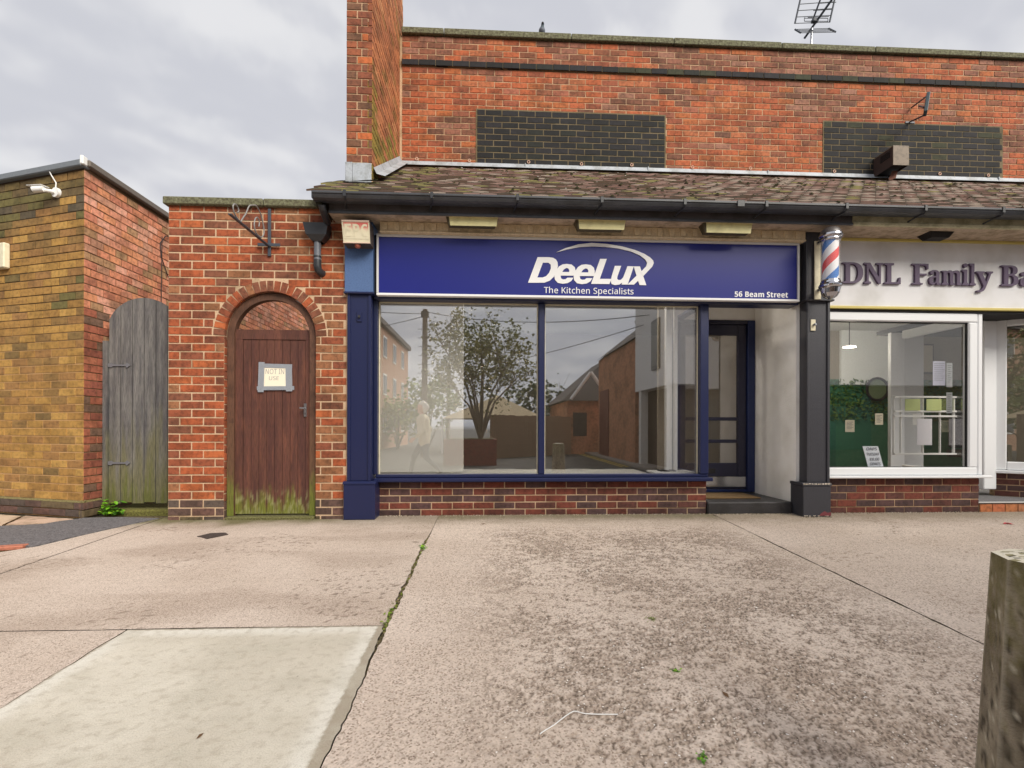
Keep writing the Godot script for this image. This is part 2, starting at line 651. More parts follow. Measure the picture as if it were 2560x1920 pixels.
func materials() -> void:
	for i in 8:
		brick_meshes.append(unit_brick(100 + i, 0.012 if i < 4 else 0.025, 0.035))
	tones("arch", [[178, 92, 54], [164, 84, 50], [152, 82, 54], [142, 80, 56], [188, 102, 58], [134, 82, 60], [158, 106, 72]])
	tones("upper", [[184, 98, 60], [170, 90, 56], [186, 110, 72], [156, 86, 60], [182, 104, 60], [146, 88, 62], [170, 102, 78]])
	tones("upper_soot", [[142, 88, 66], [128, 82, 62], [150, 98, 78], [118, 78, 60], [160, 112, 92]])
	tones("panel", [[30, 29, 32], [26, 26, 27], [36, 34, 38], [33, 35, 30], [54, 56, 34]], 0.85, 0.1)
	tones("stall", [[116, 62, 50], [128, 66, 52], [90, 66, 64], [98, 70, 68], [106, 64, 56]])
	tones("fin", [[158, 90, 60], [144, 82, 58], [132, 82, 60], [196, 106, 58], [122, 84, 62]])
	tones("fin_side_lit", [[196, 122, 76], [182, 112, 72], [170, 106, 66], [160, 112, 60], [206, 140, 92]])  # same wall toned brighter, its lit side put into the colour
	tones("fin_moss", [[160, 132, 56], [142, 122, 50], [172, 124, 60]])
	tones("buff", [[190, 146, 76], [180, 136, 72], [200, 156, 84], [170, 126, 74], [158, 122, 70], [140, 112, 66]])
	tones("buff_soot", [[120, 100, 66], [128, 108, 64], [118, 108, 62], [100, 88, 68]])
	tones("pink", [[232, 158, 128], [224, 146, 112], [236, 172, 146], [206, 150, 122], [228, 154, 112], [184, 142, 104], [206, 132, 104]])
	tones("red_quoin", [[172, 100, 76], [156, 90, 72], [128, 98, 80], [184, 112, 84]])
	tones("plinth", [[104, 80, 72], [118, 86, 76], [96, 82, 74], [112, 96, 70]])
	M.mortar_warm = mat(srgb(214, 184, 152), 0.95, T.rough, Vector3.ONE * 3, T.grain, 0.2, T.stain, 0.5)
	M.mortar_up = mat(srgb(206, 172, 138), 0.95, T.rough, Vector3.ONE * 3, T.grain, 0.2, T.stain, 0.5)
	M.mortar_panel = mat(srgb(122, 108, 82), 0.95, T.rough, Vector3.ONE * 3, null, 0, T.stain, 0.5)
	M.mortar_dark = vcol(mat(Color.WHITE, 0.95, T.rough, Vector3.ONE * 3))
	M.lead = mat(srgb(178, 184, 192), 0.55, T.rough, Vector3.ONE * 2, T.grain, 0.1, T.stain, 0.9)
	M.coping = mat(srgb(116, 116, 100), 0.92, T.lichen, Vector3.ONE * 1.6, T.grain, 0.4)
	M.coping.albedo_color = srgb(148, 146, 130)
	M.plastic_grey = mat(srgb(72, 74, 80), 0.42, T.rough, Vector3.ONE * 2, null, 0, T.stain, 0.6)
	M.plastic_pale = mat(srgb(104, 108, 116), 0.4)
	M.black_plastic = mat(srgb(46, 48, 52), 0.4)
	M.fascia_grey = mat(srgb(88, 82, 82), 0.55, T.rough, Vector3(1, 6, 6), null, 0, T.stain, 0.9)
	M.fascia_cream = mat(srgb(206, 196, 160), 0.7, T.rough, Vector3(1, 6, 6), null, 0, T.stain, 1.3)
	M.soffit = mat(srgb(206, 186, 164), 0.9, T.wood, Vector3(1.0, 4, 7), null, 0, T.stain, 1.1)
	M.dentil = mat(srgb(226, 206, 170), 0.85, T.rough, Vector3(3, 3, 3), null, 0, T.soft, 2.2)
	M.groove = mat(srgb(60, 50, 40), 0.9)
	M.lamp_cream = mat(srgb(248, 240, 178), 0.5, null, Vector3.ONE, null, 0, T.soft, 1.5)
	M.navy = mat(srgb(25, 33, 72), 0.34, null, Vector3.ONE, T.grain, 0.12)
	M.navy.uv1_triplanar = true
	M.navy.uv1_scale = Vector3.ONE * 3
	M.navy_dark = mat(srgb(28, 35, 68), 0.35)
	M.blue_cap = mat(srgb(78, 106, 152), 0.6, T.rough, Vector3.ONE * 3)
	M.sign_blue = mat(srgb(10, 22, 116), 0.36)
	M.sign_white = mat(srgb(232, 232, 232), 0.4)
	M.aluminium = mat(srgb(206, 206, 204), 0.35)
	M.black_paint = mat(srgb(62, 62, 68), 0.42, T.rough, Vector3.ONE * 3, T.grain, 0.15)
	M.dark = mat(srgb(34, 32, 34), 0.7)
	M.render_white = mat(srgb(244, 242, 238), 0.85, null, Vector3.ONE * 1.5, T.grain, 0.2, T.soft, 0.28)
	M.upvc = mat(srgb(236, 238, 240), 0.3)
	M.upvc_line = mat(srgb(150, 152, 156), 0.5)
	M.gasket = mat(srgb(30, 30, 32), 0.7)
	M.glass = half_mirror(0.29)
	M.glass_thin = half_mirror(0.27)
	M.door_navy = mat(srgb(40, 40, 60), 0.35)
	M.door_frame = mat(srgb(28, 42, 86), 0.35)
	M.step_black = mat(srgb(58, 56, 58), 0.45, T.rough, Vector3.ONE * 2, T.grain, 0.2, T.stain, 0.8)
	M.mat_brown = mat(srgb(120, 96, 62), 1.0, T.pebble, Vector3.ONE * 5)
	M.kick = mat(srgb(200, 200, 200), 0.15)
	M.kick.metallic = 0.9
	M.steel = mat(srgb(170, 172, 176), 0.3)
	M.steel.metallic = 0.9
	M.chrome = mat(srgb(200, 200, 205), 0.14)
	M.chrome.metallic = 1.0
	M.iron = mat(srgb(62, 68, 78), 0.5)
	M.iron_highlit = mat(srgb(130, 128, 126), 0.45)  # for the scrolls, silvery highlights put into the colour
	M.timber_v = vcol(mat(Color.WHITE, 0.85, T.wood, Vector3(9, 0.8, 9), T.grain, 0.1))
	M.rough_v = vcol(mat(Color.WHITE, 0.9, T.rough, Vector3.ONE * 4, T.grain, 0.25))
	M.paper = mat(srgb(236, 228, 206), 0.9)
	M.paper_blue = mat(srgb(226, 232, 240), 0.9)
	M.tape = mat(srgb(176, 182, 192), 0.45, T.wood, Vector3(14, 14, 14), T.grain, 0.5)
	M.ink = mat(srgb(168, 164, 160), 0.9)
	M.ink_dark = mat(srgb(110, 112, 120), 0.9)
	M.white = mat(srgb(232, 232, 230), 0.5)
	M.cream = mat(srgb(226, 218, 190), 0.6, null, Vector3.ONE, null, 0, T.soft, 2.0)
	M.cable = mat(srgb(36, 32, 34), 0.6)
	M.rust = mat(srgb(128, 84, 68), 0.85, T.rough, Vector3.ONE * 4)
	M.purple = mat(srgb(84, 66, 94), 0.5)
	M.purple_side = mat(srgb(84, 68, 92), 0.5)
	M.sign_grey = mat(srgb(228, 228, 230), 0.7, null, Vector3.ONE * 1.2, null, 0, T.soft, 0.35)
	M.trim_yellow = mat(srgb(206, 190, 110), 0.5)
	M.leaf = mat(Color.WHITE, 0.6)
	M.leaf.backlight_enabled = true
	M.leaf.backlight = Color(0.5, 0.5, 0.5)
	M.leaf.vertex_color_use_as_albedo = true
	M.ground = vcol(mat(Color.WHITE, 0.92, T.pebble, Vector3.ONE * 1.0, T.pebble_bump, 0.12, T.concrete, 1.3))
	M.ground_smooth = vcol(mat(Color.WHITE, 0.92, T.concrete, Vector3.ONE * 1.1, T.grain, 0.3, T.pebble, 1.7))
	M.patch = vcol(mat(Color.WHITE, 0.93, T.concrete, Vector3.ONE * 2.6, T.grain, 0.15))
	M.soil = mat(srgb(150, 134, 108), 1.0, T.lichen, Vector3.ONE * 2.5, T.grain, 1.0)
	M.asphalt = mat(srgb(128, 124, 126), 0.9, T.asphalt, Vector3.ONE * 2.2, T.grain, 0.4, T.rough, 0.9)
	M.road = mat(srgb(86, 84, 82), 0.9, T.asphalt, Vector3.ONE * 1.0, null, 0, T.stain, 0.2)

func no_cut(_a: float, _b: float) -> Array:
	return []

# ------------------------------------------------------------------ ground
func ground_sheet(parent: Node, called: String, x0: Callable, x1: Callable, d0: float, d1: float, nx: int, nd: int, col: Callable, bump: Callable, m: Material, label := "") -> MeshInstance3D:
	var s := st()
	var ps := PackedVector3Array()
	var cs := PackedColorArray()
	for j in nd + 1:
		var d := lerpf(d0, d1, float(j) / nd)
		var a: float = x0.call(d)
		var b: float = x1.call(d)
		for i in nx + 1:
			var x := lerpf(a, b, float(i) / nx)
			ps.append(Vector3(x, gy(d) + bump.call(x, d), -d))
			cs.append(col.call(x, d))
	var w := nx + 1
	for k in ps.size():
		var i := k % w
		var j := k / w
		var t := ps[k - 1 if i == nx else k + 1] - ps[k]
		var u := ps[k - w if j == nd else k + w] - ps[k]
		var n := t.cross(u)
		s.set_normal((n if n.y > 0 else -n).normalized())
		s.set_color(cs[k])
		s.add_vertex(ps[k])
	for j in nd:
		for i in nx:
			var k := j * w + i
			for e in [k, k + w, k + w + 1, k, k + w + 1, k + 1]:
				s.add_index(e)
	var base := ps.size()
	var rim := []
	for i in nx + 1:
		rim.append(i)
	for j in range(1, nd + 1):
		rim.append(j * w + nx)
	for i in range(nx - 1, -1, -1):
		rim.append(nd * w + i)
	for j in range(nd - 1, 0, -1):
		rim.append(j * w)
	for r in rim:
		for dy in [0.0, -0.035]:
			s.set_normal(Vector3(0, 0.3, 1).normalized())
			s.set_color(cs[r] * (1.0 if dy == 0.0 else 0.8))
			s.add_vertex(ps[r] + Vector3(0, dy, 0))
	for r in rim.size():
		var q := (r + 1) % rim.size()
		for e in [r * 2, r * 2 + 1, q * 2 + 1, r * 2, q * 2 + 1, q * 2]:
			s.add_index(base + e)
	return part(parent, called, s, m, label)

func near_wall(x: float, d: float) -> float:
	return smoothstep(4.55, 5.05, d + 0.12 * nz.get_noise_2d(x * 2.0, d * 4.0))

func worn(x: float, d: float) -> float:      # 0..1: where the laitance has flaked off the middle slab
	var area := smoothstep(-0.3, 0.3, x) * smoothstep(4.75, 4.3, d) * smoothstep(2.6, 1.9, x)
	var f := nz.get_noise_2d(x * 0.9 + 4.0, d * 1.5) * 0.75 + 0.85 * nz2.get_noise_2d(x * 9.0, d * 13.0) + 0.5 * nz3.get_noise_2d(x * 30.0, d * 40.0) + 0.10
	return area * smoothstep(0.04, 0.16, f)

func pits(x: float, d: float) -> float:      # a few flaked pits in the smoother slabs
	var f := nz.get_noise_2d(x * 0.8 + 31.0, d * 1.0) * 0.7 + 0.7 * nz2.get_noise_2d(x * 10.0 + 3.0, d * 17.0) + 0.45 * nz3.get_noise_2d(x * 34.0, d * 40.0)
	return smoothstep(0.58, 0.72, f)

func ground() -> void:
	var s := st()
	quad(s, Vector3(-250, -0.42, 250), Vector3(250, -0.42, 250), Vector3(250, -0.42, -250), Vector3(-250, -0.42, -250), Vector3.UP)
	struct("ground", s, M.road)
	var bed := Node3D.new()
	bed.name = "forecourt"
	add_child(bed)
	bed.set_meta("kind", "structure")
	s = st()
	var dz := -1.15
	for q in [[dz, 14.0]]:
		quad(s, Vector3(-9, gy(q[0]) - 0.012, -q[0]), Vector3(9, gy(q[0]) - 0.012, -q[0]), Vector3(9, gy(5.2) - 0.012, -5.2), Vector3(-9, gy(5.2) - 0.012, -5.2), Vector3.UP)
		quad(s, Vector3(-9, -0.0136, -5.2), Vector3(9, -0.0136, -5.2), Vector3(9, -0.0136, -14), Vector3(-9, -0.0136, -14), Vector3.UP)
		quad(s, Vector3(-9, gy(dz) - 0.012, -dz), Vector3(9, gy(dz) - 0.012, -dz), Vector3(9, -0.5, -dz), Vector3(-9, -0.5, -dz), Vector3(0, 0, 1))
	part(bed, "bed", s, M.soil)
	var base := lin(206, 190, 177)
	var pale := lin(216, 201, 189)
	var dark := lin(160, 142, 126)
	var green := lin(112, 108, 66)
	var grime := lin(150, 138, 118)
	var mid_col := func(x, d):
		var c: Color = base.lerp(pale, clampf(0.5 + 1.4 * nz.get_noise_2d(x * 0.7, d * 0.9 + 8.0), 0, 1))
		c = c.lerp(grime, 0.75 * near_wall(x, d))
		c = c.lerp(green, 0.5 * smoothstep(4.86, 5.08, d + 0.1 * nz2.get_noise_2d(x * 4.0, 2.0)))
		var w := worn(x, d)
		c = c.lerp(dark, w * 0.5)
		c = c.lerp(lin(96, 82, 68), w * 0.8 * smoothstep(0.05, 0.45, nz3.get_noise_2d(x * 55.0, d * 42.0)))
		return c * (1.0 + 0.10 * nz3.get_noise_2d(x * 30.0, d * 30.0))
	var mid_bump := func(x, d): return 0.004 * nz.get_noise_2d(x * 0.6, d * 0.6) - 0.006 * worn(x, d) * (0.6 + 0.8 * nz3.get_noise_2d(x * 40.0, d * 40.0))
	var jag := func(d): return 0.014 * nz2.get_noise_1d(d * 2.2) + 0.006 * nz3.get_noise_1d(d * 14.0)
	var crack_r := func(d): return -0.527 + jag.call(d) * smoothstep(4.7, 4.0, d)
	var wide := func(d): return (0.0035 + 0.022 * smoothstep(1.9, 2.7, d) * smoothstep(4.6, 3.9, d) * (0.65 + 0.7 * absf(nz3.get_noise_1d(d * 5.0 + 3.0))))
	var crack_l := func(d): return crack_r.call(d) - wide.call(d)
	ground_sheet(bed, "paving_slab", crack_r, func(d): return 2.425 + 0.004 * nz3.get_noise_1d(d * 6.0), 1.25, 5.13, 330, 420, mid_col, mid_bump, M.ground, "worn middle concrete bay with flaked surface and exposed stones")
	ground_sheet(bed, "paving_slab", func(d): return -0.527, func(d): return 2.425, dz, 1.244, 12, 10, mid_col, func(x, d): return 0.0, M.ground)
	var right_col := func(x, d):
		var c: Color = base.lerp(pale, clampf(0.5 + 1.4 * nz.get_noise_2d(x * 0.7 + 5.0, d * 0.9), 0, 1))
		c = c.lerp(grime, 0.75 * near_wall(x, d))
		c = c.lerp(dark, 0.8 * pits(x + 2.0, d))
		return c * (1.0 + 0.08 * nz3.get_noise_2d(x * 30.0, d * 30.0))
	ground_sheet(bed, "paving_slab", func(d): return 2.437 + 0.004 * nz3.get_noise_1d(d * 6.0 + 1.0), func(d): return 8.9, 1.25, 5.13, 260, 170, right_col, func(x, d): return -0.003 * pits(x + 2.0, d), M.ground)
	ground_sheet(bed, "paving_slab", func(d): return 2.437, func(d): return 8.9, dz, 1.244, 12, 10, right_col, func(x, d): return 0.0, M.ground)
	var left_col := func(x, d):
		var c: Color = base.lerp(pale, clampf(0.55 + 1.4 * nz.get_noise_2d(x * 0.8 + 15.0, d * 0.7), 0, 1))
		c = c.lerp(lin(178, 160, 146), 0.5 * smoothstep(0.0, 0.5, nz.get_noise_2d(x * 0.5 + 40.0, d * 1.6)))
		c = c.lerp(grime, 0.7 * near_wall(x, d))
		c = c.lerp(green, 0.85 * smoothstep(4.72, 5.0, d + 0.16 * nz2.get_noise_2d(x * 3.0, d)) * smoothstep(-1.2, -1.9, x))
		c = c.lerp(lin(134, 118, 104), 0.85 * pits(x, d))
		return c * (1.0 + 0.06 * nz3.get_noise_2d(x * 30.0, d * 30.0))
	var left_bump := func(x, d): return 0.004 * nz.get_noise_2d(x * 0.7, d * 0.7 + 4.0) - 0.004 * pits(x, d)
	ground_sheet(bed, "paving_slab", func(d): return -3.325, crack_l, 2.568, 5.13, 190, 170, left_col, left_bump, M.ground_smooth, "smooth left concrete bay before the arched gateway")
	ground_sheet(bed, "paving_slab", func(d): return -3.325, func(d): return -1.862 + 0.005 * nz3.get_noise_1d(d * 7.0), 1.0, 2.56, 80, 90, left_col, left_bump, M.ground_smooth)
	ground_sheet(bed, "paving_slab", func(d): return -9.0, func(d): return -0.56, dz, 0.995, 12, 10, left_col, func(x, d): return 0.0, M.ground_smooth)
	var patch_col := func(x, d):
		var c := lin(198, 190, 175).lerp(lin(211, 204, 190), clampf(0.5 + 1.2 * nz.get_noise_2d(x * 1.2, d * 1.5), 0, 1))
		var e := minf(minf(x + 1.855, -0.57 - x), 2.555 - d)
		c = c.lerp(lin(218, 213, 202), smoothstep(0.12, 0.03, e))
		c = c.lerp(lin(150, 136, 116), 0.8 * smoothstep(0.016, 0.004, e + 0.006 * nz3.get_noise_2d(x * 30.0, d * 30.0)))
		c = c.lerp(lin(190, 183, 168), 0.5 * smoothstep(0.0, 0.45, nz.get_noise_2d(x * 2.2 + 7.0, d * 3.0)))
		c = c.lerp(lin(150, 138, 120), 0.3 * smoothstep(0.0, 0.6, nz.get_noise_2d(x * 16.0, d * 22.0)))
		c = c.lerp(lin(120, 108, 94), 0.8 * smoothstep(0.7, 0.8, nz2.get_noise_2d(x * 40.0, d * 44.0)))
		return c
	ground_sheet(bed, "paving_slab", func(d): return -1.852 + 0.006 * nz3.get_noise_1d(d * 7.0), func(d): return crack_l.call(d) - 0.001, 1.0, 2.556, 220, 240, patch_col, func(x, d): return 0.003 + 0.002 * nz2.get_noise_2d(x * 6.0, d * 6.0), M.patch, "pale newer concrete patch in the left bay")
	# strip beyond the left joint, then the tarmac wedge and the old flags
	var aw := [[5.08, -3.345], [4.723, -3.488], [4.416, -3.601], [4.102, -3.674], [3.8, -3.95], [3.0, -4.4], [0.0, -6.0]]
	var edge := func(d):
		for i in aw.size() - 1:
			if d >= aw[i + 1][0]:
				return lerpf(aw[i + 1][1], aw[i][1], clampf((d - aw[i + 1][0]) / (aw[i][0] - aw[i + 1][0]), 0, 1)) + 0.012 * nz2.get_noise_1d(d * 5.0)
		return -6.0
	ground_sheet(bed, "paving_slab", edge, func(d): return -3.337, 1.0, 5.09, 40, 120, left_col, left_bump, M.ground_smooth)
	s = st()
	var tp := PackedVector2Array([Vector2(-3.36, 5.06), Vector2(-3.5, 4.72), Vector2(-3.61, 4.41), Vector2(-3.69, 4.1), Vector2(-3.98, 4.1), Vector2(-4.9, 4.05), Vector2(-7.5, 3.4), Vector2(-8.9, 3.2), Vector2(-8.9, 4.3), Vector2(-6.5, 4.62), Vector2(-4.634, 4.78), Vector2(-4.30, 4.85), Vector2(-4.21, 4.99), Vector2(-4.12, 5.10), Vector2(-3.8, 5.12)])
	flat_slab(s, tp, 0.008)
	part(bed, "tarmac", s, M.asphalt, "dark tarmac wedge along the outbuilding corner")
	# flags
	for f in [[-4.32, 4.9, -4.62, 4.83, -4.8, 5.22, -4.2, 5.06], [-4.65, 4.82, -5.2, 4.74, -5.4, 5.36, -4.83, 5.2], [-5.24, 4.73, -5.9, 4.66, -6.1, 5.58, -5.44, 5.38], [-5.94, 4.65, -6.7, 4.6, -6.9, 5.8, -6.14, 5.6]]:
		s = st()
		flat_slab(s, PackedVector2Array([Vector2(f[0], f[1]), Vector2(f[2], f[3]), Vector2(f[4], f[5]), Vector2(f[6], f[7])]), 0.004 + rng.randf() * 0.006)
		part(bed, "flagstone", s, mat(srgb(206, 176 + rng.randi() % 12, 156), 0.9, T.concrete, Vector3.ONE * 1.3, T.grain, 0.3, T.stain, 0.9))
	for f in [[-4.72, 3.98, -3.98, 4.07, -3.8, 3.82, -4.62, 3.6]]:
		s = st()
		flat_slab(s, PackedVector2Array([Vector2(f[0], f[1]), Vector2(f[2], f[3]), Vector2(f[4], f[5]), Vector2(f[6], f[7])]), 0.008)
		part(bed, "flagstone", s, mat(srgb(214, 210, 200), 0.9, T.concrete, Vector3.ONE * 1.3))
	for f in [[-3.86, 4.07, 0.10, 0.3], [-3.98, 3.9, 0.09, -0.5], [-4.08, 3.74, 0.1, 0.1]]:
		s = st()
		XF = Transform3D(Basis(Vector3.UP, f[3]), Vector3(f[0], gy(f[1]) + 0.006, -f[1]))
		box(s, Vector3(-f[2], -0.02, -0.045), Vector3(f[2], 0.012, 0.045), 0.006)
		XF = Transform3D()
		lone("loose_brick", s, mat(srgb(190, 120, 96), 0.9, T.brick, Vector3.ONE * 3), ["broken red brick piece lying at the tarmac edge", "small broken brick lying on the pale flagstone corner", "flat brick fragment lying nearest the bottom of the pale flagstone"][int(counts.get(str(get_instance_id()) + "loose_brick", 0)) % 3], "brick", "brick pieces by the tarmac")
	# drain patch
	s = st()
	flat_slab(s, PackedVector2Array([Vector2(-2.56, 4.36), Vector2(-2.44, 4.285), Vector2(-2.33, 4.42), Vector2(-2.39, 4.475), Vector2(-2.5, 4.46)]), 0.006)
	lone("drain_cover", s, mat(srgb(96, 82, 76), 0.9, T.asphalt, Vector3.ONE * 4, T.grain, 1.0), "small dark pitted drain cover set in the concrete before the arched door", "drain cover")
	# loose stones laid bare in the worn bay
	var mm := MultiMesh.new()
	mm.transform_format = MultiMesh.TRANSFORM_3D
	mm.use_colors = true
	s = st()
	var oct := [Vector3(1, 0, 0), Vector3(0.3, 0, 0.9), Vector3(-0.8, 0, 0.6), Vector3(-0.9, 0, -0.4), Vector3(0.1, 0, -1)]
	for i in 5:
		tri(s, Vector3(0.1, 0.6, 0), oct[i], oct[(i + 1) % 5], (oct[i] + oct[(i + 1) % 5]) * 0.5 + Vector3.UP)
	mm.mesh = s.commit()
	var xs := []
	for i in 60000:
		var x := rng.randf_range(-0.5, 2.4)
		var d := rng.randf_range(1.3, 4.7)
		var w := worn(x, d)
		if rng.randf() < w * 0.8 + 0.03:
			var r := rng.randf_range(0.0025, 0.0065) * (1.4 if rng.randf() < 0.06 else 1.0)
			xs.append([Transform3D(Basis(Vector3.UP, rng.randf() * TAU) * Basis.from_scale(Vector3(r, r * rng.randf_range(0.5, 1.0), r * rng.randf_range(0.6, 1.0))), Vector3(x, gy(d) + mid_bump.call(x, d) - 0.0008, -d)), [lin(204, 188, 176), lin(178, 158, 142), lin(156, 136, 122), lin(232, 226, 220), lin(118, 100, 88)][[0, 1, 1, 2, 2, 4, 4, 0, 3][rng.randi() % 9]]])
	mm.instance_count = xs.size()
	for i in xs.size():
		mm.set_instance_transform(i, xs[i][0])
		mm.set_instance_color(i, xs[i][1])
	var gm := MultiMeshInstance3D.new()
	gm.name = "gravel"
	gm.multimesh = mm
	gm.material_override = vcol(mat(Color.WHITE, 0.85))
	add_child(gm)
	meta(gm, "small stones laid bare in the worn middle bay", "gravel", "", "stuff")

func flat_slab(s: SurfaceTool, poly: PackedVector2Array, up: float) -> void:    # x, depth outline following the fall
	var fine := PackedVector2Array()
	for i in poly.size():
		var a := poly[i]
		var b := poly[(i + 1) % poly.size()]
		var k := maxi(1, int(a.distance_to(b) / 0.07))
		for j in k:
			var p := a.lerp(b, float(j) / k)
			fine.append(p + Vector2(nz3.get_noise_2d(p.x * 9.0, p.y * 9.0), nz3.get_noise_2d(p.x * 9.0 + 50.0, p.y * 9.0)) * 0.012)
	var idx := Geometry2D.triangulate_polygon(fine)
	for i in range(0, idx.size(), 3):
		var q := []
		for j in 3:
			var p := fine[idx[i + j]]
			q.append(Vector3(p.x, gy(p.y) + up, -p.y))
		tri(s, q[0], q[1], q[2], Vector3.UP)
	for i in fine.size():
		var a := fine[i]
		var b := fine[(i + 1) % fine.size()]
		quad(s, Vector3(a.x, gy(a.y) + up, -a.y), Vector3(b.x, gy(b.y) + up, -b.y), Vector3(b.x, gy(b.y) - 0.03, -b.y), Vector3(a.x, gy(a.y) - 0.03, -a.y), Vector3(0, 0.1, 1))

# ------------------------------------------------------------------ upper brick wall behind the canopy
func upper_wall() -> void:
	var D := 6.75
	var t := thing("upper_wall", "long red brick upper storey wall with two dark brick panels above the canopy", "wall", v3(3.0, 4.5, D))
	bxp(t, "mortar", M.mortar_up, -1.25, 9.0, 4.3, 6.4, D + 0.006, D + 0.3, 0.0)
	var p1 := [-0.177 + 1.22, 2.505 + 1.22]
	var p2 := [4.85 + 1.22, 7.578 + 1.22]
	var top := 5.40
	var cuts := func(ya, yb):
		var r := []
		if ya < top - 0.03:
			r = [[p1[0] - 0.012, p1[1] + 0.012], [p2[0] - 0.012, p2[1] + 0.012]]
		return r
	var tone := func(x, y):
		var soot: float = nz.get_noise_2d(x * 0.5, y * 1.1 + 3.0)
		if y > 6.06:
			soot += 0.25
		if x < 0.5:
			soot += 0.18
		if soot > 0.18 + rng.randf() * 0.2:
			return pick("upper_soot", [3, 2, 2, 1, 1.5])
		return pick("upper", [5, 4, 2, 2.5, 4, 2, 1])
	# below the dark string course, then above it
	lay(t, "brick", v3(-1.22, 0, D), Vector3.RIGHT, Vector3(0, 0, 1), 10.1, 4.61, 16, 0.0850, 0.2345, cuts, tone, 225, func(x, y): return absf(x - 2.6) + (6.0 - y) * 0.3)
	lay(t, "brick", v3(-1.22, 0, D), Vector3.RIGHT, Vector3(0, 0, 1), 10.1, 6.062, 4, 0.0850, 0.2345, no_cut, tone, 72, func(x, y): return absf(x - 2.6), 1)
	# string course of dark bricks standing proud
	lay(t, "string_brick", v3(-1.22, 0, D - 0.03), Vector3.RIGHT, Vector3(0, 0, 1), 10.1, 5.972, 1, 0.088, 0.2345, no_cut, func(x, y): return pick("panel", [3, 3, 3, 2, 1 if nz3.get_noise_1d(x * 2.0) < 0.1 else 3]), 300)
	bxp(t, "string_mortar", M.mortar_panel, -1.22, 9.0, 5.976, 6.056, D - 0.02, D + 0.004, 0.0)
	for p in [p1, p2]:
		var x0: float = p[0] - 1.22
		var x1: float = p[1] - 1.22
		bxp(t, "panel_mortar", M.mortar_panel, x0 - 0.012, x1 + 0.012, 4.6, top + 0.012, D - 0.004, D + 0.005, 0.0)
		var moss := func(x, y):
			var f: float = nz3.get_noise_1d((x + x0) * 2.7) + (y - 5.25) * 1.8
			return pick("panel", [4, 4, 3, 3, 0.3 if f < 0.1 else 5.0])
		lay(t, "dark_brick", v3(x0, 0, D - 0.008), Vector3.RIGHT, Vector3(0, 0, 1), x1 - x0, 4.632, 9, 0.0855, 0.2345, no_cut, moss, 150, null, 1)
	for i in 8:
		var c := v3([-0.637, 1.15, 2.62, 4.2, 5.6, 7.2, 8.4, 9.0][i], 6.45, D)
		var a := -1.225 if i == 0 else ([-0.637, 1.15, 2.62, 4.2, 5.6, 7.2, 8.4, 9.0][i - 1] as float)
		bxp(t, "coping_stone", M.coping, a + 0.004, c.x - 0.004, 6.405 + rng.randf_range(-0.003, 0.003), 6.492 + rng.randf_range(-0.004, 0.004), D - 0.045, D + 0.33, 0.008)
	# little rings in the lowest course
	for x in [-1.01, -0.28, 0.55, 1.3, 2.02, 2.9, 3.75, 5.0, 5.78, 6.6, 7.35]:
		var s := st()
		tube(s, ring_points(v3(x, 4.672 + rng.randf_range(-0.006, 0.006), D - 0.02), 0.018, 12), 0.006, 6)
		part(t, "weep_ring", s, mat(srgb(210, 172, 150), 0.8))
	# lead flashing strip where the canopy meets the wall
	var s2 := st()
	for i in 6:
		var a := -1.24 + i * 1.75
		quad(s2, v3(a, 4.648, D - 0.012), v3(a + 1.752, 4.648, D - 0.012), v3(a + 1.752, 4.60, D - 0.03), v3(a, 4.60, D - 0.03), Vector3(0, 0.3, 1))
		quad(s2, v3(a, 4.60, D - 0.03), v3(a + 1.752, 4.60, D - 0.03), v3(a + 1.752, 4.545, D - 0.11), v3(a, 4.545, D - 0.11), Vector3(0, 0.8, 1))
		bx(s2, a + 1.74, a + 1.752, 4.6, 4.652, D - 0.034, D - 0.008)
	part(t, "lead_flashing", s2, M.lead)

func ring_points(c: Vector3, r: float, n: int) -> Array:
	var p := []
	for i in n + 1:
		p.append(c + Vector3(cos(TAU * i / n), sin(TAU * i / n), 0) * r)
	return p

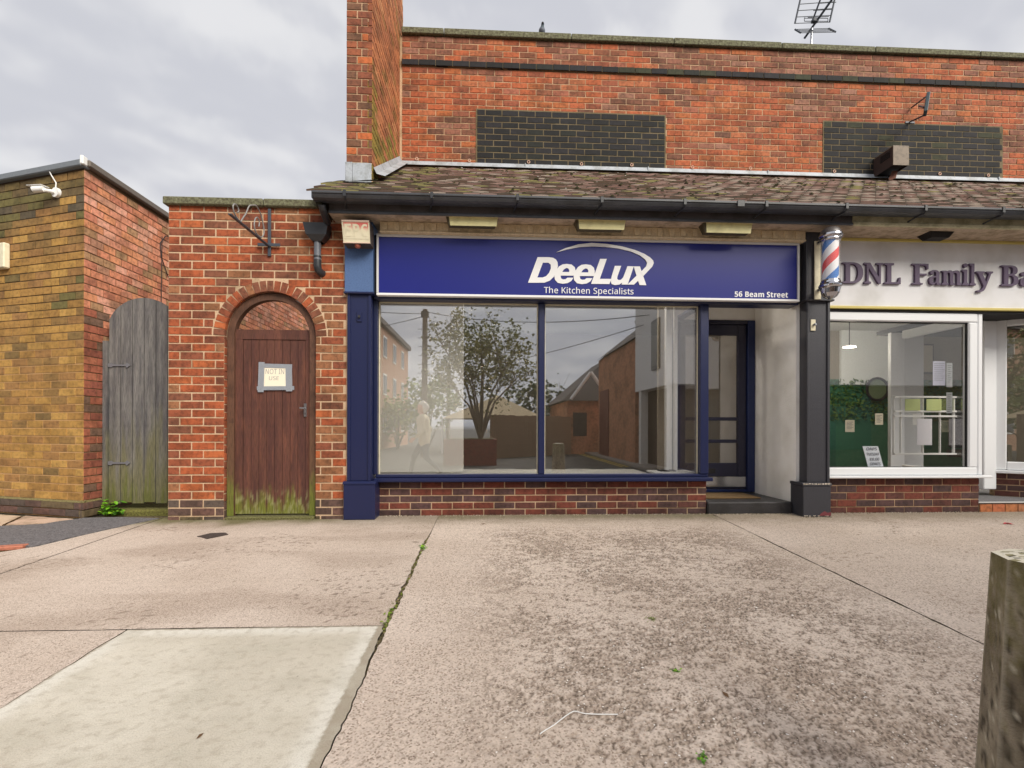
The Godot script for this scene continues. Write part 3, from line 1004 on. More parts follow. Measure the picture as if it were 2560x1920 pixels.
# ------------------------------------------------------------------ tall wall that stands out through the canopy
func party_wall() -> void:
	var t := thing("party_wall", "tall narrow red brick party wall rising through the left end of the tiled canopy", "wall", v3(-1.39, 3.5, 5.2))
	bxp(t, "mortar", M.mortar_up, -1.524, -1.256, 3.4, 7.2, 5.206, 7.0, 0.0)
	lay(t, "brick", v3(-1.53, 0, 5.2), Vector3.RIGHT, Vector3(0, 0, 1), 0.28, 3.77, 26, 0.0812, 0.232, func(a, b): return [[0.1155, 0.116]] if int((a - 3.77) / 0.0812 + 0.5) % 2 else [[0.165, 0.1655]], func(x, y): return pick("fin", [4, 4, 3, 1, 3]), 60)
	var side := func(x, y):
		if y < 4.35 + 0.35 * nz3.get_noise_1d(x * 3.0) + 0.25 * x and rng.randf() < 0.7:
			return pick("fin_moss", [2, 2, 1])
		return pick("fin_side_lit", [3, 3, 2, 1.5, 1])
	var hide := func(a, b): return [[0.0, maxf(0.0, 0.0)]]
	lay(t, "side_brick", v3(-1.25, 0, 5.2), Vector3(0, 0, -1), Vector3(1, 0, 0), 1.80, 3.6, 42, 0.0812, 0.232, no_cut, side, 300, func(x, y): return y)
	bxp(t, "coping_stone", M.coping, -1.56, -1.22, 7.16, 7.26, 5.15, 7.05, 0.008)
	# lead apron at its foot and the soakers up its side
	var s := st()
	bx(s, -1.532, -1.458, 3.545, 3.765, 5.183, 5.199, 0.003)
	part(t, "lead_apron", s, M.lead)
	s = st()
	bx(s, -1.455, -1.258, 3.545, 3.757, 5.181, 5.199, 0.003)
	part(t, "lead_apron", s, M.lead)
	s = st()
	bx(s, -1.534, -1.25, 3.50, 3.542, 5.165, 5.199, 0.003)
	quad(s, v3(-1.534, 3.545, 5.17), v3(-1.20, 3.56, 5.17), v3(-1.16, 3.535, 5.08), v3(-1.534, 3.50, 5.08), Vector3(0, 1, 1))
	part(t, "lead_apron", s, M.lead)
	s = st()
	for i in 4:
		var k0 := i / 4.0
		var k1 := (i + 1) / 4.0 - 0.006
		var a := Vector2(lerpf(5.22, 6.72, k0), lerpf(3.63, 4.60, k0))
		var b := Vector2(lerpf(5.22, 6.72, k1), lerpf(3.63, 4.60, k1))
		quad(s, v3(-1.242, a.y + 0.10, a.x), v3(-1.242, b.y + 0.10, b.x), v3(-1.21, b.y + 0.035, b.x), v3(-1.21, a.y + 0.035, a.x), Vector3(1, 0.5, 0))
		quad(s, v3(-1.21, a.y + 0.035, a.x), v3(-1.21, b.y + 0.035, b.x), v3(-1.12, b.y + 0.012, b.x), v3(-1.12, a.y + 0.012, a.x), Vector3(0.3, 1, 0.3))
	part(t, "lead_soaker", s, M.lead)

# ------------------------------------------------------------------ tiled canopy, gutter, fascia, soffit
func extrude_x(s: SurfaceTool, poly: Array, x0: float, x1: float) -> void:      # poly: Vector2(depth, height)
	var c := Vector2.ZERO
	for p in poly:
		c += p / poly.size()
	for i in poly.size():
		var a: Vector2 = poly[i]
		var b: Vector2 = poly[(i + 1) % poly.size()]
		var m := (a + b) * 0.5 - c
		var e := (b - a)
		var n := Vector2(e.y, -e.x)
		if n.dot(m) < 0:
			n = -n
		quad(s, v3(x0, a.y, a.x), v3(x1, a.y, a.x), v3(x1, b.y, b.x), v3(x0, b.y, b.x), Vector3(0, n.y, -n.x))
	var pv := PackedVector2Array(poly)
	var idx := Geometry2D.triangulate_polygon(pv)
	for i in range(0, idx.size(), 3):
		for e in [[x0, -1], [x1, 1]]:
			tri(s, v3(e[0], pv[idx[i]].y, pv[idx[i]].x), v3(e[0], pv[idx[i + 1]].y, pv[idx[i + 1]].x), v3(e[0], pv[idx[i + 2]].y, pv[idx[i + 2]].x), Vector3(e[1], 0, 0))

func canopy() -> void:
	var t := thing("canopy", "long mossy tiled lean-to canopy over both shops with dark gutter", "canopy", v3(2.0, 3.03, 4.75))
	var E0 := Vector2(4.645, 3.185)
	var E1 := Vector2(6.74, 4.56)
	var dir := (E1 - E0).normalized()
	var nrm := Vector2(-dir.y, dir.x)
	var s := st()
	extrude_x(s, [Vector2(4.78, 3.24), Vector2(5.18, 3.50), Vector2(5.18, 3.065), Vector2(4.78, 3.065)], -1.60, -1.24)
	extrude_x(s, [Vector2(4.78, 3.24), Vector2(6.74, 4.525), Vector2(6.74, 4.3), Vector2(4.9, 3.065), Vector2(4.78, 3.065)], -1.24, 9.0)
	part(t, "roof_deck", s, M.groove)
	# tiles: top faces mossy, tails paler with edge light put into the colour
	var tops := []
	for c in [[92, 76, 56], [104, 80, 66], [84, 72, 50], [108, 82, 72], [96, 92, 54]]:
		tops.append(mat(srgb(c[0], c[1], c[2]), 0.95, T.lichen, Vector3.ONE * 2.0, T.grain, 0.8))
		tops[-1].albedo_color = srgb(c[0] * 0.88, c[1] * 0.86, c[2] * 0.86)
	var tails := []
	for c in [[206, 170, 158], [176, 138, 126], [190, 180, 120], [120, 96, 80], [226, 206, 190]]:
		tails.append(mat(srgb(c[0], c[1], c[2]), 0.9, T.rough, Vector3.ONE * 6))
	var variants := []
	for i in 16:
		var r := RandomNumberGenerator.new()
		r.seed = 900 + i
		var am := ArrayMesh.new()
		var w := 0.0805
		var a := st()
		var b := st()
		var camber := r.randf_range(0.002, 0.006)
		var prev := []
		for k in 5:
			var x := lerpf(-w, w, k / 4.0)
			var y := camber * (1.0 - pow(x / w, 2.0)) + r.randf_range(-0.0008, 0.0008)
			var e := r.randf_range(-0.003, 0.003)
			var q := [Vector3(x, y, e), Vector3(x, y, -0.24), Vector3(x, y - 0.016, e)]
			if k > 0:
				quad(a, prev[0], q[0], q[1], prev[1], Vector3.UP)
				quad(b, prev[0], q[0], q[2], prev[2], Vector3(0, 0, 1))
			prev = q
		for sx in [-1.0, 1.0]:
			quad(a, Vector3(sx * w, 0, 0), Vector3(sx * w, 0, -0.24), Vector3(sx * w, -0.016, -0.24), Vector3(sx * w, -0.016, 0), Vector3(sx, 0, 0))
		a.set_material(tops[[0, 1, 2, 3, 0, 1, 2, 4][i % 8]])
		a.commit(am)
		b.set_material(tails[[0, 1, 3, 1, 0, 4, 3, 2, 1, 3, 0, 3, 4, 1, 2, 3][i]])
		b.commit(am)
		variants.append(am)
	var tilt := Basis(Vector3.RIGHT, atan2(dir.y, dir.x) - 0.065)
	var list := []
	for row in 21:
		var p := E0 + dir * (row * 0.118) + nrm * 0.014
		var x := -1.655 + (0.0825 if row % 2 else 0.0)
		while x < 8.9:
			if p.x < 5.17 or x > -1.17:
				list.append([row * 0.3 + absf(x - 1.5) * 0.28, x, p])
			x += 0.165
	list.sort_custom(func(a, b): return a[0] < b[0])
	var rest := {}
	for i in list.size():
		var q: Array = list[i]
		var left: bool = q[1] < -0.6
		var k := rng.randi() % 16
		if left and rng.randf() < 0.6:
			k = [7, 14, 15][rng.randi() % 3]
		elif q[1] > 2.2 and rng.randf() < 0.5:
			k = [4, 5, 12, 8, 10][rng.randi() % 5]
		var xf := Transform3D(tilt * Basis(Vector3.UP, rng.randf_range(-0.006, 0.006)) * Basis(Vector3.RIGHT, rng.randf_range(-0.008, 0.006)) * Basis(Vector3(0, 0, 1), rng.randf_range(-0.008, 0.008)), v3(q[1] + rng.randf_range(-0.002, 0.002), q[2].y + rng.randf_range(-0.001, 0.0015), q[2].x + rng.randf_range(-0.002, 0.002)))
		if i < 300:
			var node := put(t, "tile", variants[k], null)
			node.transform = Transform3D(xf.basis, xf.origin - t.position)
		else:
			if not rest.has(k):
				rest[k] = []
			rest[k].append(xf)
	var am2 := ArrayMesh.new()
	for k in rest:
		for sf in 2:
			var g := st()
			for xf in rest[k]:
				g.append_from(variants[k], sf, xf)
			g.set_material(variants[k].surface_get_material(sf))
			g.commit(am2)
	put(t, "more_tiles", am2, null).set_meta("kind", "stuff")
	# moss cushions and white specks scattered over the tiles
	s = st()
	var s2 := st()
	for i in 520:
		var row := rng.randf_range(0.0, 24.0)
		var p := E0 + dir * (row * 0.0995) + nrm * 0.022
		var x := rng.randf_range(-1.6, 8.6)
		if p.x > 5.1 and x < -1.1:
			continue
		var white := i < 70
		var r := rng.randf_range(0.006, 0.013) if white else rng.randf_range(0.012, 0.03)
		XF = Transform3D(tilt * Basis.from_scale(Vector3(r, r * 0.5, r)), v3(x, p.y, p.x))
		var g: SurfaceTool = s2 if white else s
		for k in 6:
			var a0 := TAU * k / 6
			var a1 := TAU * (k + 1) / 6
			tri(g, Vector3(0, 1, 0), Vector3(cos(a0), 0, sin(a0)), Vector3(cos(a1), 0, sin(a1)), Vector3(cos(a0 + 0.5), 0.8, sin(a0 + 0.5)))
	XF = Transform3D()
	part(t, "moss", s, mat(srgb(84, 82, 44), 1.0, T.lichen, Vector3.ONE * 6)).set_meta("kind", "stuff")
	part(t, "lichen", s2, mat(srgb(226, 222, 214), 0.9)).set_meta("kind", "stuff")
	# gutter
	s = st()
	var outer := [Vector2(4.585, 3.158), Vector2(4.59, 3.128), Vector2(4.606, 3.106), Vector2(4.635, 3.095), Vector2(4.69, 3.095), Vector2(4.72, 3.106), Vector2(4.736, 3.128), Vector2(4.742, 3.158), Vector2(4.735, 3.158), Vector2(4.728, 3.134), Vector2(4.714, 3.114), Vector2(4.688, 3.104), Vector2(4.637, 3.104), Vector2(4.612, 3.114), Vector2(4.598, 3.134), Vector2(4.594, 3.158)]
	for i in outer.size() - 1:
		var a: Vector2 = outer[i]
		var b: Vector2 = outer[i + 1]
		var n := Vector2(b.y - a.y, a.x - b.x)
		quad(s, v3(-1.66, a.y, a.x), v3(9, a.y, a.x), v3(9, b.y, b.x), v3(-1.66, b.y, b.x), Vector3(0, n.y, -n.x))
	bx(s, -1.66, 9.0, 3.138, 3.162, 4.577, 4.595, 0.004)
	bx(s, -1.668, -1.66, 3.097, 3.16, 4.588, 4.74)
	part(t, "gutter", s, M.plastic_grey)
	for i in 12:
		var x := -1.36 + i * 0.815
		s = st()
		bx(s, x - 0.014, x + 0.014, 3.11, 3.168, 4.570, 4.5765, 0.002)
		bx(s, x - 0.014, x + 0.014, 3.162, 3.168, 4.570, 4.64, 0.002)
		tube(s, [v3(x, 3.115, 4.574), v3(x + 0.002, 3.092, 4.60), v3(x - 0.02, 3.084, 4.68), v3(x - 0.035, 3.07, 4.748)], 0.008, 6)
		part(t, "gutter_bracket", s, M.black_plastic)
	bxp(t, "gutter_union", M.black_plastic, 2.42, 2.49, 3.105, 3.166, 4.568, 4.5768)
	bxp(t, "fascia_board", M.fascia_grey, -1.56, 3.722, 3.03, 3.19, 4.75, 4.775, 0.004)
	bxp(t, "fascia_moulding", M.plastic_grey, -1.56, 3.722, 3.02, 3.048, 4.738, 4.752, 0.004)
	bxp(t, "fascia_board", M.fascia_cream, 3.724, 9.0, 3.045, 3.19, 4.75, 4.775, 0.004, "cream fascia board stained under the gutter")
	bxp(t, "fascia_moulding", M.fascia_cream, 3.724, 9.0, 3.015, 3.055, 4.735, 4.752, 0.004)
	bxp(t, "soffit_board", M.soffit, -1.57, 9.0, 3.034, 3.06, 4.776, 5.3, 0.0)
	s = st()
	extrude_x(s, [Vector2(4.68, 3.17), Vector2(5.0, 3.38), Vector2(5.0, 3.06), Vector2(4.68, 3.06)], -1.66, -1.602)
	part(t, "barge_board", s, mat(srgb(70, 66, 54), 0.9, T.lichen, Vector3.ONE * 3))

# ------------------------------------------------------------------ kitchen showroom front
func pilaster(called: String, label: String, x0: float, x1: float, base_x0: float, base_x1: float, body: Material, cap: Material, base_h: float, foot: float) -> Node3D:
	var t := thing(called, label, "pilaster", v3((x0 + x1) * 0.5, 0, 5.0))
	bxp(t, "base", body, base_x0, base_x1, foot, base_h, 4.94, 5.16, 0.006)
	var s := st()
	extrude_x(s, [Vector2(4.934, base_h), Vector2(4.934, base_h + 0.012), Vector2(4.955, base_h + 0.03), Vector2(5.16, base_h + 0.03), Vector2(5.16, base_h)], base_x0 - 0.006, base_x1 + 0.006)
	part(t, "base_moulding", s, body)
	bxp(t, "shaft", body, x0, x1, base_h + 0.03, 2.302, 4.985, 5.18, 0.004)
	s = st()
	bx(s, x0, x0 + 0.028, base_h + 0.03, 2.302, 4.970, 4.986, 0.003)
	bx(s, x1 - 0.028, x1, base_h + 0.03, 2.302, 4.970, 4.986, 0.003)
	part(t, "shaft_rib", s, body)
	bxp(t, "cap", cap, x0 - 0.024, x1 + 0.022, 2.318, 3.034, 4.955, 5.18, 0.004)
	bxp(t, "cap_moulding", body, x0 - 0.032, x1 + 0.032, 2.30, 2.320, 4.945, 5.18, 0.006)
	return t

func showroom_front() -> void:
	pilaster("pilaster", "glossy navy blue pilaster between the arched gateway and the blue sign", -1.444, -1.207, -1.471, -1.154, M.navy, M.blue_cap, 0.36, 0.0)
	var bp := pilaster("pilaster", "black painted pilaster with flaking base between the two shops", 3.398, 3.65, 3.337, 3.642, M.black_paint, M.black_paint, 0.33, 0.0)
	var s := st()
	for i in 46:
		var x := rng.randf_range(3.335, 3.64)
		var f := rng.randf()
		var y := 0.352 if f < 0.6 else 0.012
		var w := rng.randf_range(0.004, 0.02)
		bx(s, x, x + w, y - rng.randf_range(0.003, 0.01), y + rng.randf_range(0.0, 0.006), 4.9315 if y > 0.1 else 4.938, 4.9335 if y > 0.1 else 4.9395)
	part(bp, "bare_paint_chip", s, mat(srgb(220, 208, 190), 0.8)).set_meta("kind", "stuff")
	s = st()
	prism(s, PackedVector2Array([Vector2(3.51, 0.012), Vector2(3.64, 0.012), Vector2(3.641, 0.05), Vector2(3.6, 0.042), Vector2(3.57, 0.06), Vector2(3.53, 0.036)]), 4.9375, 4.9395)
	part(bp, "red_undercoat", s, mat(srgb(120, 56, 62), 0.7))

	var f := thing("shop_front", "navy framed showroom window on a low brick wall with recessed door", "shop front", v3(0.6, 0, 5.15))
	# stall riser
	bxp(f, "mortar", M.mortar_warm, -1.19, 2.378, -0.02, 0.372, 5.156, 5.3, 0.0)
	lay(f, "brick", v3(-1.165, 0, 5.15), Vector3.RIGHT, Vector3(0, 0, 1), 3.55, -0.006, 5, 0.0735, 0.2225, no_cut, func(x, y): return pick("stall", [3, 4, 3, 2, 3]), 300, null, 0, 0.010)
	bxp(f, "mortar", M.mortar_warm, 2.2, 2.379, -0.02, 0.372, 5.302, 6.0, 0.0)
	lay(f, "brick", v3(2.385, 0, 5.152), Vector3(0, 0, -1), Vector3(1, 0, 0), 0.78, -0.006, 5, 0.0735, 0.2225, no_cut, func(x, y): return pick("stall", [3, 4, 3, 2, 3]), 300, null, 1, 0.010)
	# window frame
	bxp(f, "sill", M.navy, -1.20, 2.416, 0.366, 0.408, 5.055, 5.24, 0.008)
	bxp(f, "bottom_rail", M.navy, -1.19, 2.38, 0.409, 0.442, 5.10, 5.2, 0.006)
	bxp(f, "mullion", M.navy, 0.527, 0.597, 0.443, 2.27, 5.10, 5.2, 0.008)
	bxp(f, "corner_post", M.navy, 2.287, 2.38, 0.443, 2.285, 5.09, 5.22, 0.006)
	bxp(f, "side_post", M.navy_dark, -1.208, -1.166, 0.443, 2.285, 5.09, 5.22, 0.006)
	bxp(f, "head_rail", M.navy_dark, -1.19, 3.34, 2.272, 2.30, 5.03, 5.2, 0.004)
	bxp(f, "side_rail", M.navy, 2.29, 2.38, 0.40, 0.442, 5.222, 5.92, 0.004)
	bxp(f, "side_head", M.navy, 2.29, 2.38, 2.272, 2.31, 5.222, 5.92, 0.004)
	bxp(f, "side_post", M.navy, 2.29, 2.38, 0.443, 2.271, 5.86, 5.92, 0.004)
	for g in [[-1.164, 0.525], [0.599, 2.285]]:
		var w := put(f, "window", quad_mesh(v3(g[0], 0.443, 5.165), v3(g[1], 0.443, 5.165), v3(g[1], 2.272, 5.165), v3(g[0], 2.272, 5.165), Vector3(0, 0, 1)), M.glass)
		put(w, "added_inner_pane", quad_mesh(v3(g[0], 0.443, 5.181), v3(g[1], 0.443, 5.181), v3(g[1], 2.272, 5.181), v3(g[0], 2.272, 5.181), Vector3(0, 0, 1)), M.glass)  # second pane added to strengthen the reflection
		var bs := st()
		for e in [[g[0], g[0] + 0.008, 0.443, 2.272], [g[1] - 0.008, g[1], 0.443, 2.272], [g[0], g[1], 2.262, 2.272]]:
			bx(bs, e[0], e[1], e[2], e[3], 5.15, 5.163)
		part(w, "glazing_bead", bs, M.cream)
	put(f, "side_window", quad_mesh(v3(2.335, 0.443, 5.222), v3(2.335, 0.443, 5.86), v3(2.335, 2.272, 5.86), v3(2.335, 2.272, 5.222), Vector3(1, 0, 0)), M.glass_thin)
	# recess
	bxp(f, "recess_wall", M.render_white, 3.36, 3.44, 0.0, 2.75, 5.1, 6.05, 0.0)
	bxp(f, "door_head_wall", M.render_white, 2.34, 3.359, 2.305, 2.75, 5.92, 6.0, 0.0)
	bxp(f, "recess_ceiling", M.render_white, 2.34, 3.36, 2.75, 2.8, 5.1, 6.0, 0.0)
	bxp(f, "sign_backing", M.dark, -1.2, 3.4, 2.301, 2.93, 5.03, 5.08, 0.0)
	bxp(f, "step", M.step_black, 2.387, 3.335, -0.02, 0.132, 5.12, 6.4, 0.012)
	bxp(f, "threshold", M.door_frame, 2.39, 3.30, 0.134, 0.165, 5.915, 5.98, 0.004)
	# cornice with dentils
	bxp(f, "cornice", M.dentil, -1.11, 3.35, 2.936, 3.033, 4.935, 5.02, 0.0)
	bxp(f, "cornice_bead", M.dentil, -1.11, 3.35, 2.921, 2.938, 4.918, 5.02, 0.004)
	for i in 36:
		var x := -1.085 + i * 0.1235
		bxp(f, "dentil", M.dentil, x, x + 0.052, 2.944, 3.024, 4.921, 4.9355, 0.003)
	# door
	var d := bxp(f, "door", M.door_navy, 3.152, 3.26, 0.17, 2.25, 5.935, 5.98, 0.004)
	bxp(d, "stile", M.door_navy, 2.40, 2.475, 0.17, 2.25, 5.935, 5.98, 0.004)
	for r in [[2.115, 2.25], [1.034, 1.078], [0.752, 0.796], [0.327, 0.498], [0.17, 0.2]]:
		bxp(d, "rail", M.door_navy, 2.476, 3.151, r[0], r[1], 5.936, 5.979, 0.004)
	for r in [[1.078, 2.115], [0.796, 1.034], [0.498, 0.752]]:
		put(d, "pane", quad_mesh(v3(2.476, r[0], 5.96), v3(3.151, r[0], 5.96), v3(3.151, r[1], 5.96), v3(2.476, r[1], 5.96), Vector3(0, 0, 1)), M.glass_thin)
	bxp(d, "kick_plate", M.kick, 2.44, 3.255, 0.2, 0.325, 5.930, 5.9345, 0.0)
	bxp(d, "letter_slot", M.dark, 2.6, 2.86, 0.37, 0.43, 5.930, 5.9345, 0.002)
	bxp(f, "door_frame", M.door_frame, 3.262, 3.357, 0.134, 2.30, 5.90, 5.98, 0.006)
	bxp(f, "door_frame", M.door_navy, 2.34, 3.26, 2.252, 2.30, 5.90, 5.98, 0.006)
	# door mat
	bxp(self, "door_mat", M.mat_brown, 2.42, 3.12, 0.133, 0.146, 5.36, 5.78, 0.004)
	meta(get_node("door_mat"), "brown coir door mat on the black step", "door mat")

	# the blue sign
	var g := thing("fascia_sign", "wide royal blue shop sign with white lettering and swoosh", "sign", v3(1.08, 2.3, 4.98))
	bxp(g, "panel", M.sign_blue, -1.13, 3.29, 2.318, 2.895, 4.985, 5.029, 0.0)
	for e in [[-1.152, 3.312, 2.293, 2.317], [-1.152, 3.312, 2.896, 2.922]]:
		bxp(g, "frame", M.sign_white if e[2] < 2.5 else M.aluminium, e[0], e[1], e[2], e[3], 4.968, 5.029, 0.003)
	bxp(g, "frame", M.aluminium, -1.152, -1.131, 2.318, 2.895, 4.968, 5.029, 0.003)
	bxp(g, "frame", M.aluminium, 3.291, 3.312, 2.318, 2.895, 4.968, 5.029, 0.003)
	bxp(g, "panel_joint", mat(srgb(26, 30, 110), 0.5), 1.066, 1.0675, 2.319, 2.894, 4.9835, 4.986, 0.0)
	var z := func(px: float, py: float) -> Vector2:      # lettering laid out on a 2212 x 983 grid over the middle of the sign
		return Vector2(0.404 + (px - 120.0) * 0.000687, 2.449 + (650.0 + (px - 120.0) * 0.0135 - py) * 0.000687)
	var e_body := [[710, 362], [645, 370], [588, 404], [545, 470], [522, 550], [530, 602], [575, 650], [650, 664], [725, 653], [780, 622], [812, 572], [722, 572], [692, 594], [652, 598], [624, 582], [615, 540], [838, 540], [846, 500], [748, 485], [640, 485], [668, 444], [706, 423]]
	var e_brow := [[710, 362], [706, 423], [735, 431], [749, 456], [748, 485], [846, 500], [846, 462], [833, 412], [785, 372]]
	var glyphs := [
		[[[120, 650], [265, 262], [352, 262], [345, 345], [262, 570], [235, 650]], [[352, 262], [440, 262], [500, 270], [545, 296], [570, 340], [575, 395], [560, 470], [515, 556], [450, 618], [370, 648], [235, 650], [262, 570], [340, 570], [395, 550], [440, 500], [468, 430], [466, 375], [430, 345], [345, 345]]],
		[e_body, e_brow], [e_body.map(func(q): return [q[0] + 293, q[1] + 5]), e_brow.map(func(q): return [q[0] + 293, q[1] + 5])],
		[[[1084, 664], [1222, 283], [1325, 283], [1218, 588], [1394, 588], [1368, 666]]],
		[[[1450, 388], [1548, 388], [1488, 555], [1486, 588], [1508, 606], [1545, 600], [1580, 562], [1645, 392], [1742, 395], [1648, 674], [1555, 674], [1566, 642], [1520, 674], [1450, 682], [1402, 666], [1386, 625], [1400, 552]]],
		[[[1742, 395], [1838, 395], [1938, 682], [1832, 680]], [[1646, 674], [1747, 674], [1905, 525], [1852, 470]]]]
	var proud := 4.9805
	for gl in glyphs:
		s = st()
		for o in gl:
			proud -= 0.0002
			var pg := PackedVector2Array()
			for q in o:
				pg.append(z.call(float(q[0]), float(q[1])))
			prism(s, pg, proud, 4.985)
		part(g, "letter", s, M.sign_white)
	s = st()
	var sw := PackedVector2Array()
	for p in [[548, 188], [690, 125], [880, 66], [1090, 42], [1330, 56], [1560, 92], [1760, 145], [1900, 200], [1995, 258], [2042, 305], [2052, 345], [2028, 400], [1970, 460], [1890, 545], [1850, 480], [1935, 392], [1950, 340], [1915, 285], [1840, 228], [1700, 168], [1500, 122], [1300, 100], [1100, 93], [900, 106], [720, 142]]:
		sw.append(z.call(float(p[0]), float(p[1])))
	prism(s, sw, 4.9765, 4.985)
	part(g, "swoosh", s, M.sign_white)
	letters(g, "lettering", "The Kitchen Specialists", "Droid Sans", false, 0.571, 1.518, 2.325, 2.412, 4.982, 0.003, M.sign_white)
	letters(g, "lettering", "56 Beam Street", "Droid Sans", true, 2.608, 3.19, 2.337, 2.396, 4.982, 0.003, M.sign_white)

func quad_mesh(a: Vector3, b: Vector3, c: Vector3, d: Vector3, n: Vector3) -> ArrayMesh:
	var s := st()
	quad(s, a, b, c, d, n)
	return s.commit()

func showroom_inside() -> void:
	var t := thing("showroom", "bare showroom interior seen through the window glass", "room", v3(0.6, 0.1, 7.5))
	var wall := mat(srgb(150, 144, 132), 0.9)
	bxp(t, "floor", mat(srgb(70, 60, 52), 0.5, T.wood, Vector3(4, 4, 0.6)), -1.4, 3.5, 0.05, 0.11, 5.31, 9.6, 0.0)
	bxp(t, "ceiling", mat(srgb(200, 198, 192), 0.9), -1.4, 3.36, 2.8, 2.9, 5.1, 9.6, 0.0)
	bxp(t, "wall", mat(srgb(140, 134, 124), 0.9), -1.4, 3.5, 0.1, 2.8, 9.5, 9.6, 0.0)
	bxp(t, "wall", wall, -1.5, -1.4, 0.1, 2.8, 5.2, 9.6, 0.0)
	bxp(t, "wall", wall, 3.45, 3.55, 0.1, 2.8, 6.0, 9.6, 0.0)
	bxp(t, "head_wall", wall, -1.4, 2.34, 2.31, 2.8, 5.09, 5.2, 0.0)
	bxp(t, "partition", mat(srgb(176, 166, 148), 0.9), 2.30, 3.45, 0.13, 2.8, 6.42, 6.46, 0.0)
	bxp(self, "display_board", mat(srgb(238, 236, 228), 0.6), -1.39, -0.297, 0.42, 2.79, 5.62, 5.68, 0.004)
	meta(get_node("display_board"), "tall white display panel just inside the showroom window beside the navy pilaster", "panel")
	bxp(self, "display_plinth", mat(srgb(210, 208, 200), 0.6), -1.39, 1.9, 0.11, 0.40, 5.4, 6.2, 0.004)
	meta(get_node("display_plinth"), "low pale display plinth along the showroom window", "plinth")
	for k in 2:  # unseen lamps behind the window head, placed to brighten the room
		var lx: float = [-0.2, 1.3][k]
		var lamp := thing("unseen_ceiling_lamp", ["unseen ceiling lamp placed to light the showroom behind the left window pane", "unseen ceiling lamp placed to light the showroom behind the right window pane"][k], "lamp", v3(lx, 2.78, 6.3), "unseen showroom lamps")
		var ls := st()
		lathe(ls, [Vector2(0.0, 2.782), Vector2(0.06, 2.782), Vector2(0.06, 2.799), Vector2(0.0, 2.799)], v3(lx, 0, 6.3), 16)
		var lm := mat(srgb(255, 248, 235), 0.5)
		lm.emission_enabled = true
		lm.emission = srgb(255, 244, 225)
		lm.emission_energy_multiplier = 1.0
		part(lamp, "lamp_face", ls, lm)
		var ol := OmniLight3D.new()
		ol.name = "unseen_lamp_%d" % k
		ol.position = v3(lx, 2.74, 6.3)
		ol.light_energy = 0.28
		ol.light_color = Color(1, 0.96, 0.9)
		ol.light_size = 0.06
		ol.omni_range = 12.0
		ol.omni_attenuation = 2.0
		ol.shadow_enabled = true
		add_child(ol)
	var c := thing("display_stand", "white upright display stand in the right corner of the showroom window", "stand", v3(2.1, 0.4, 5.4))
	bxp(c, "upright", M.white, 2.02, 2.09, 0.40, 2.5, 5.38, 5.44, 0.004)
	bxp(c, "upright", M.white, 2.12, 2.16, 0.40, 2.5, 5.40, 5.44, 0.004)
	bxp(c, "shelf", M.white, 1.83, 2.3, 0.432, 0.452, 5.22, 5.5, 0.004)
	var b := thing("brochure_stack", "small dark booklet on the white shelf in the showroom window", "booklet", v3(2.0, 0.452, 5.34))
	bxp(b, "cover", M.dark, 1.93, 2.1, 0.453, 0.468, 5.28, 5.42, 0.002)
	bxp(b, "card", M.white, 1.98, 2.03, 0.469, 0.492, 5.31, 5.32, 0.001)

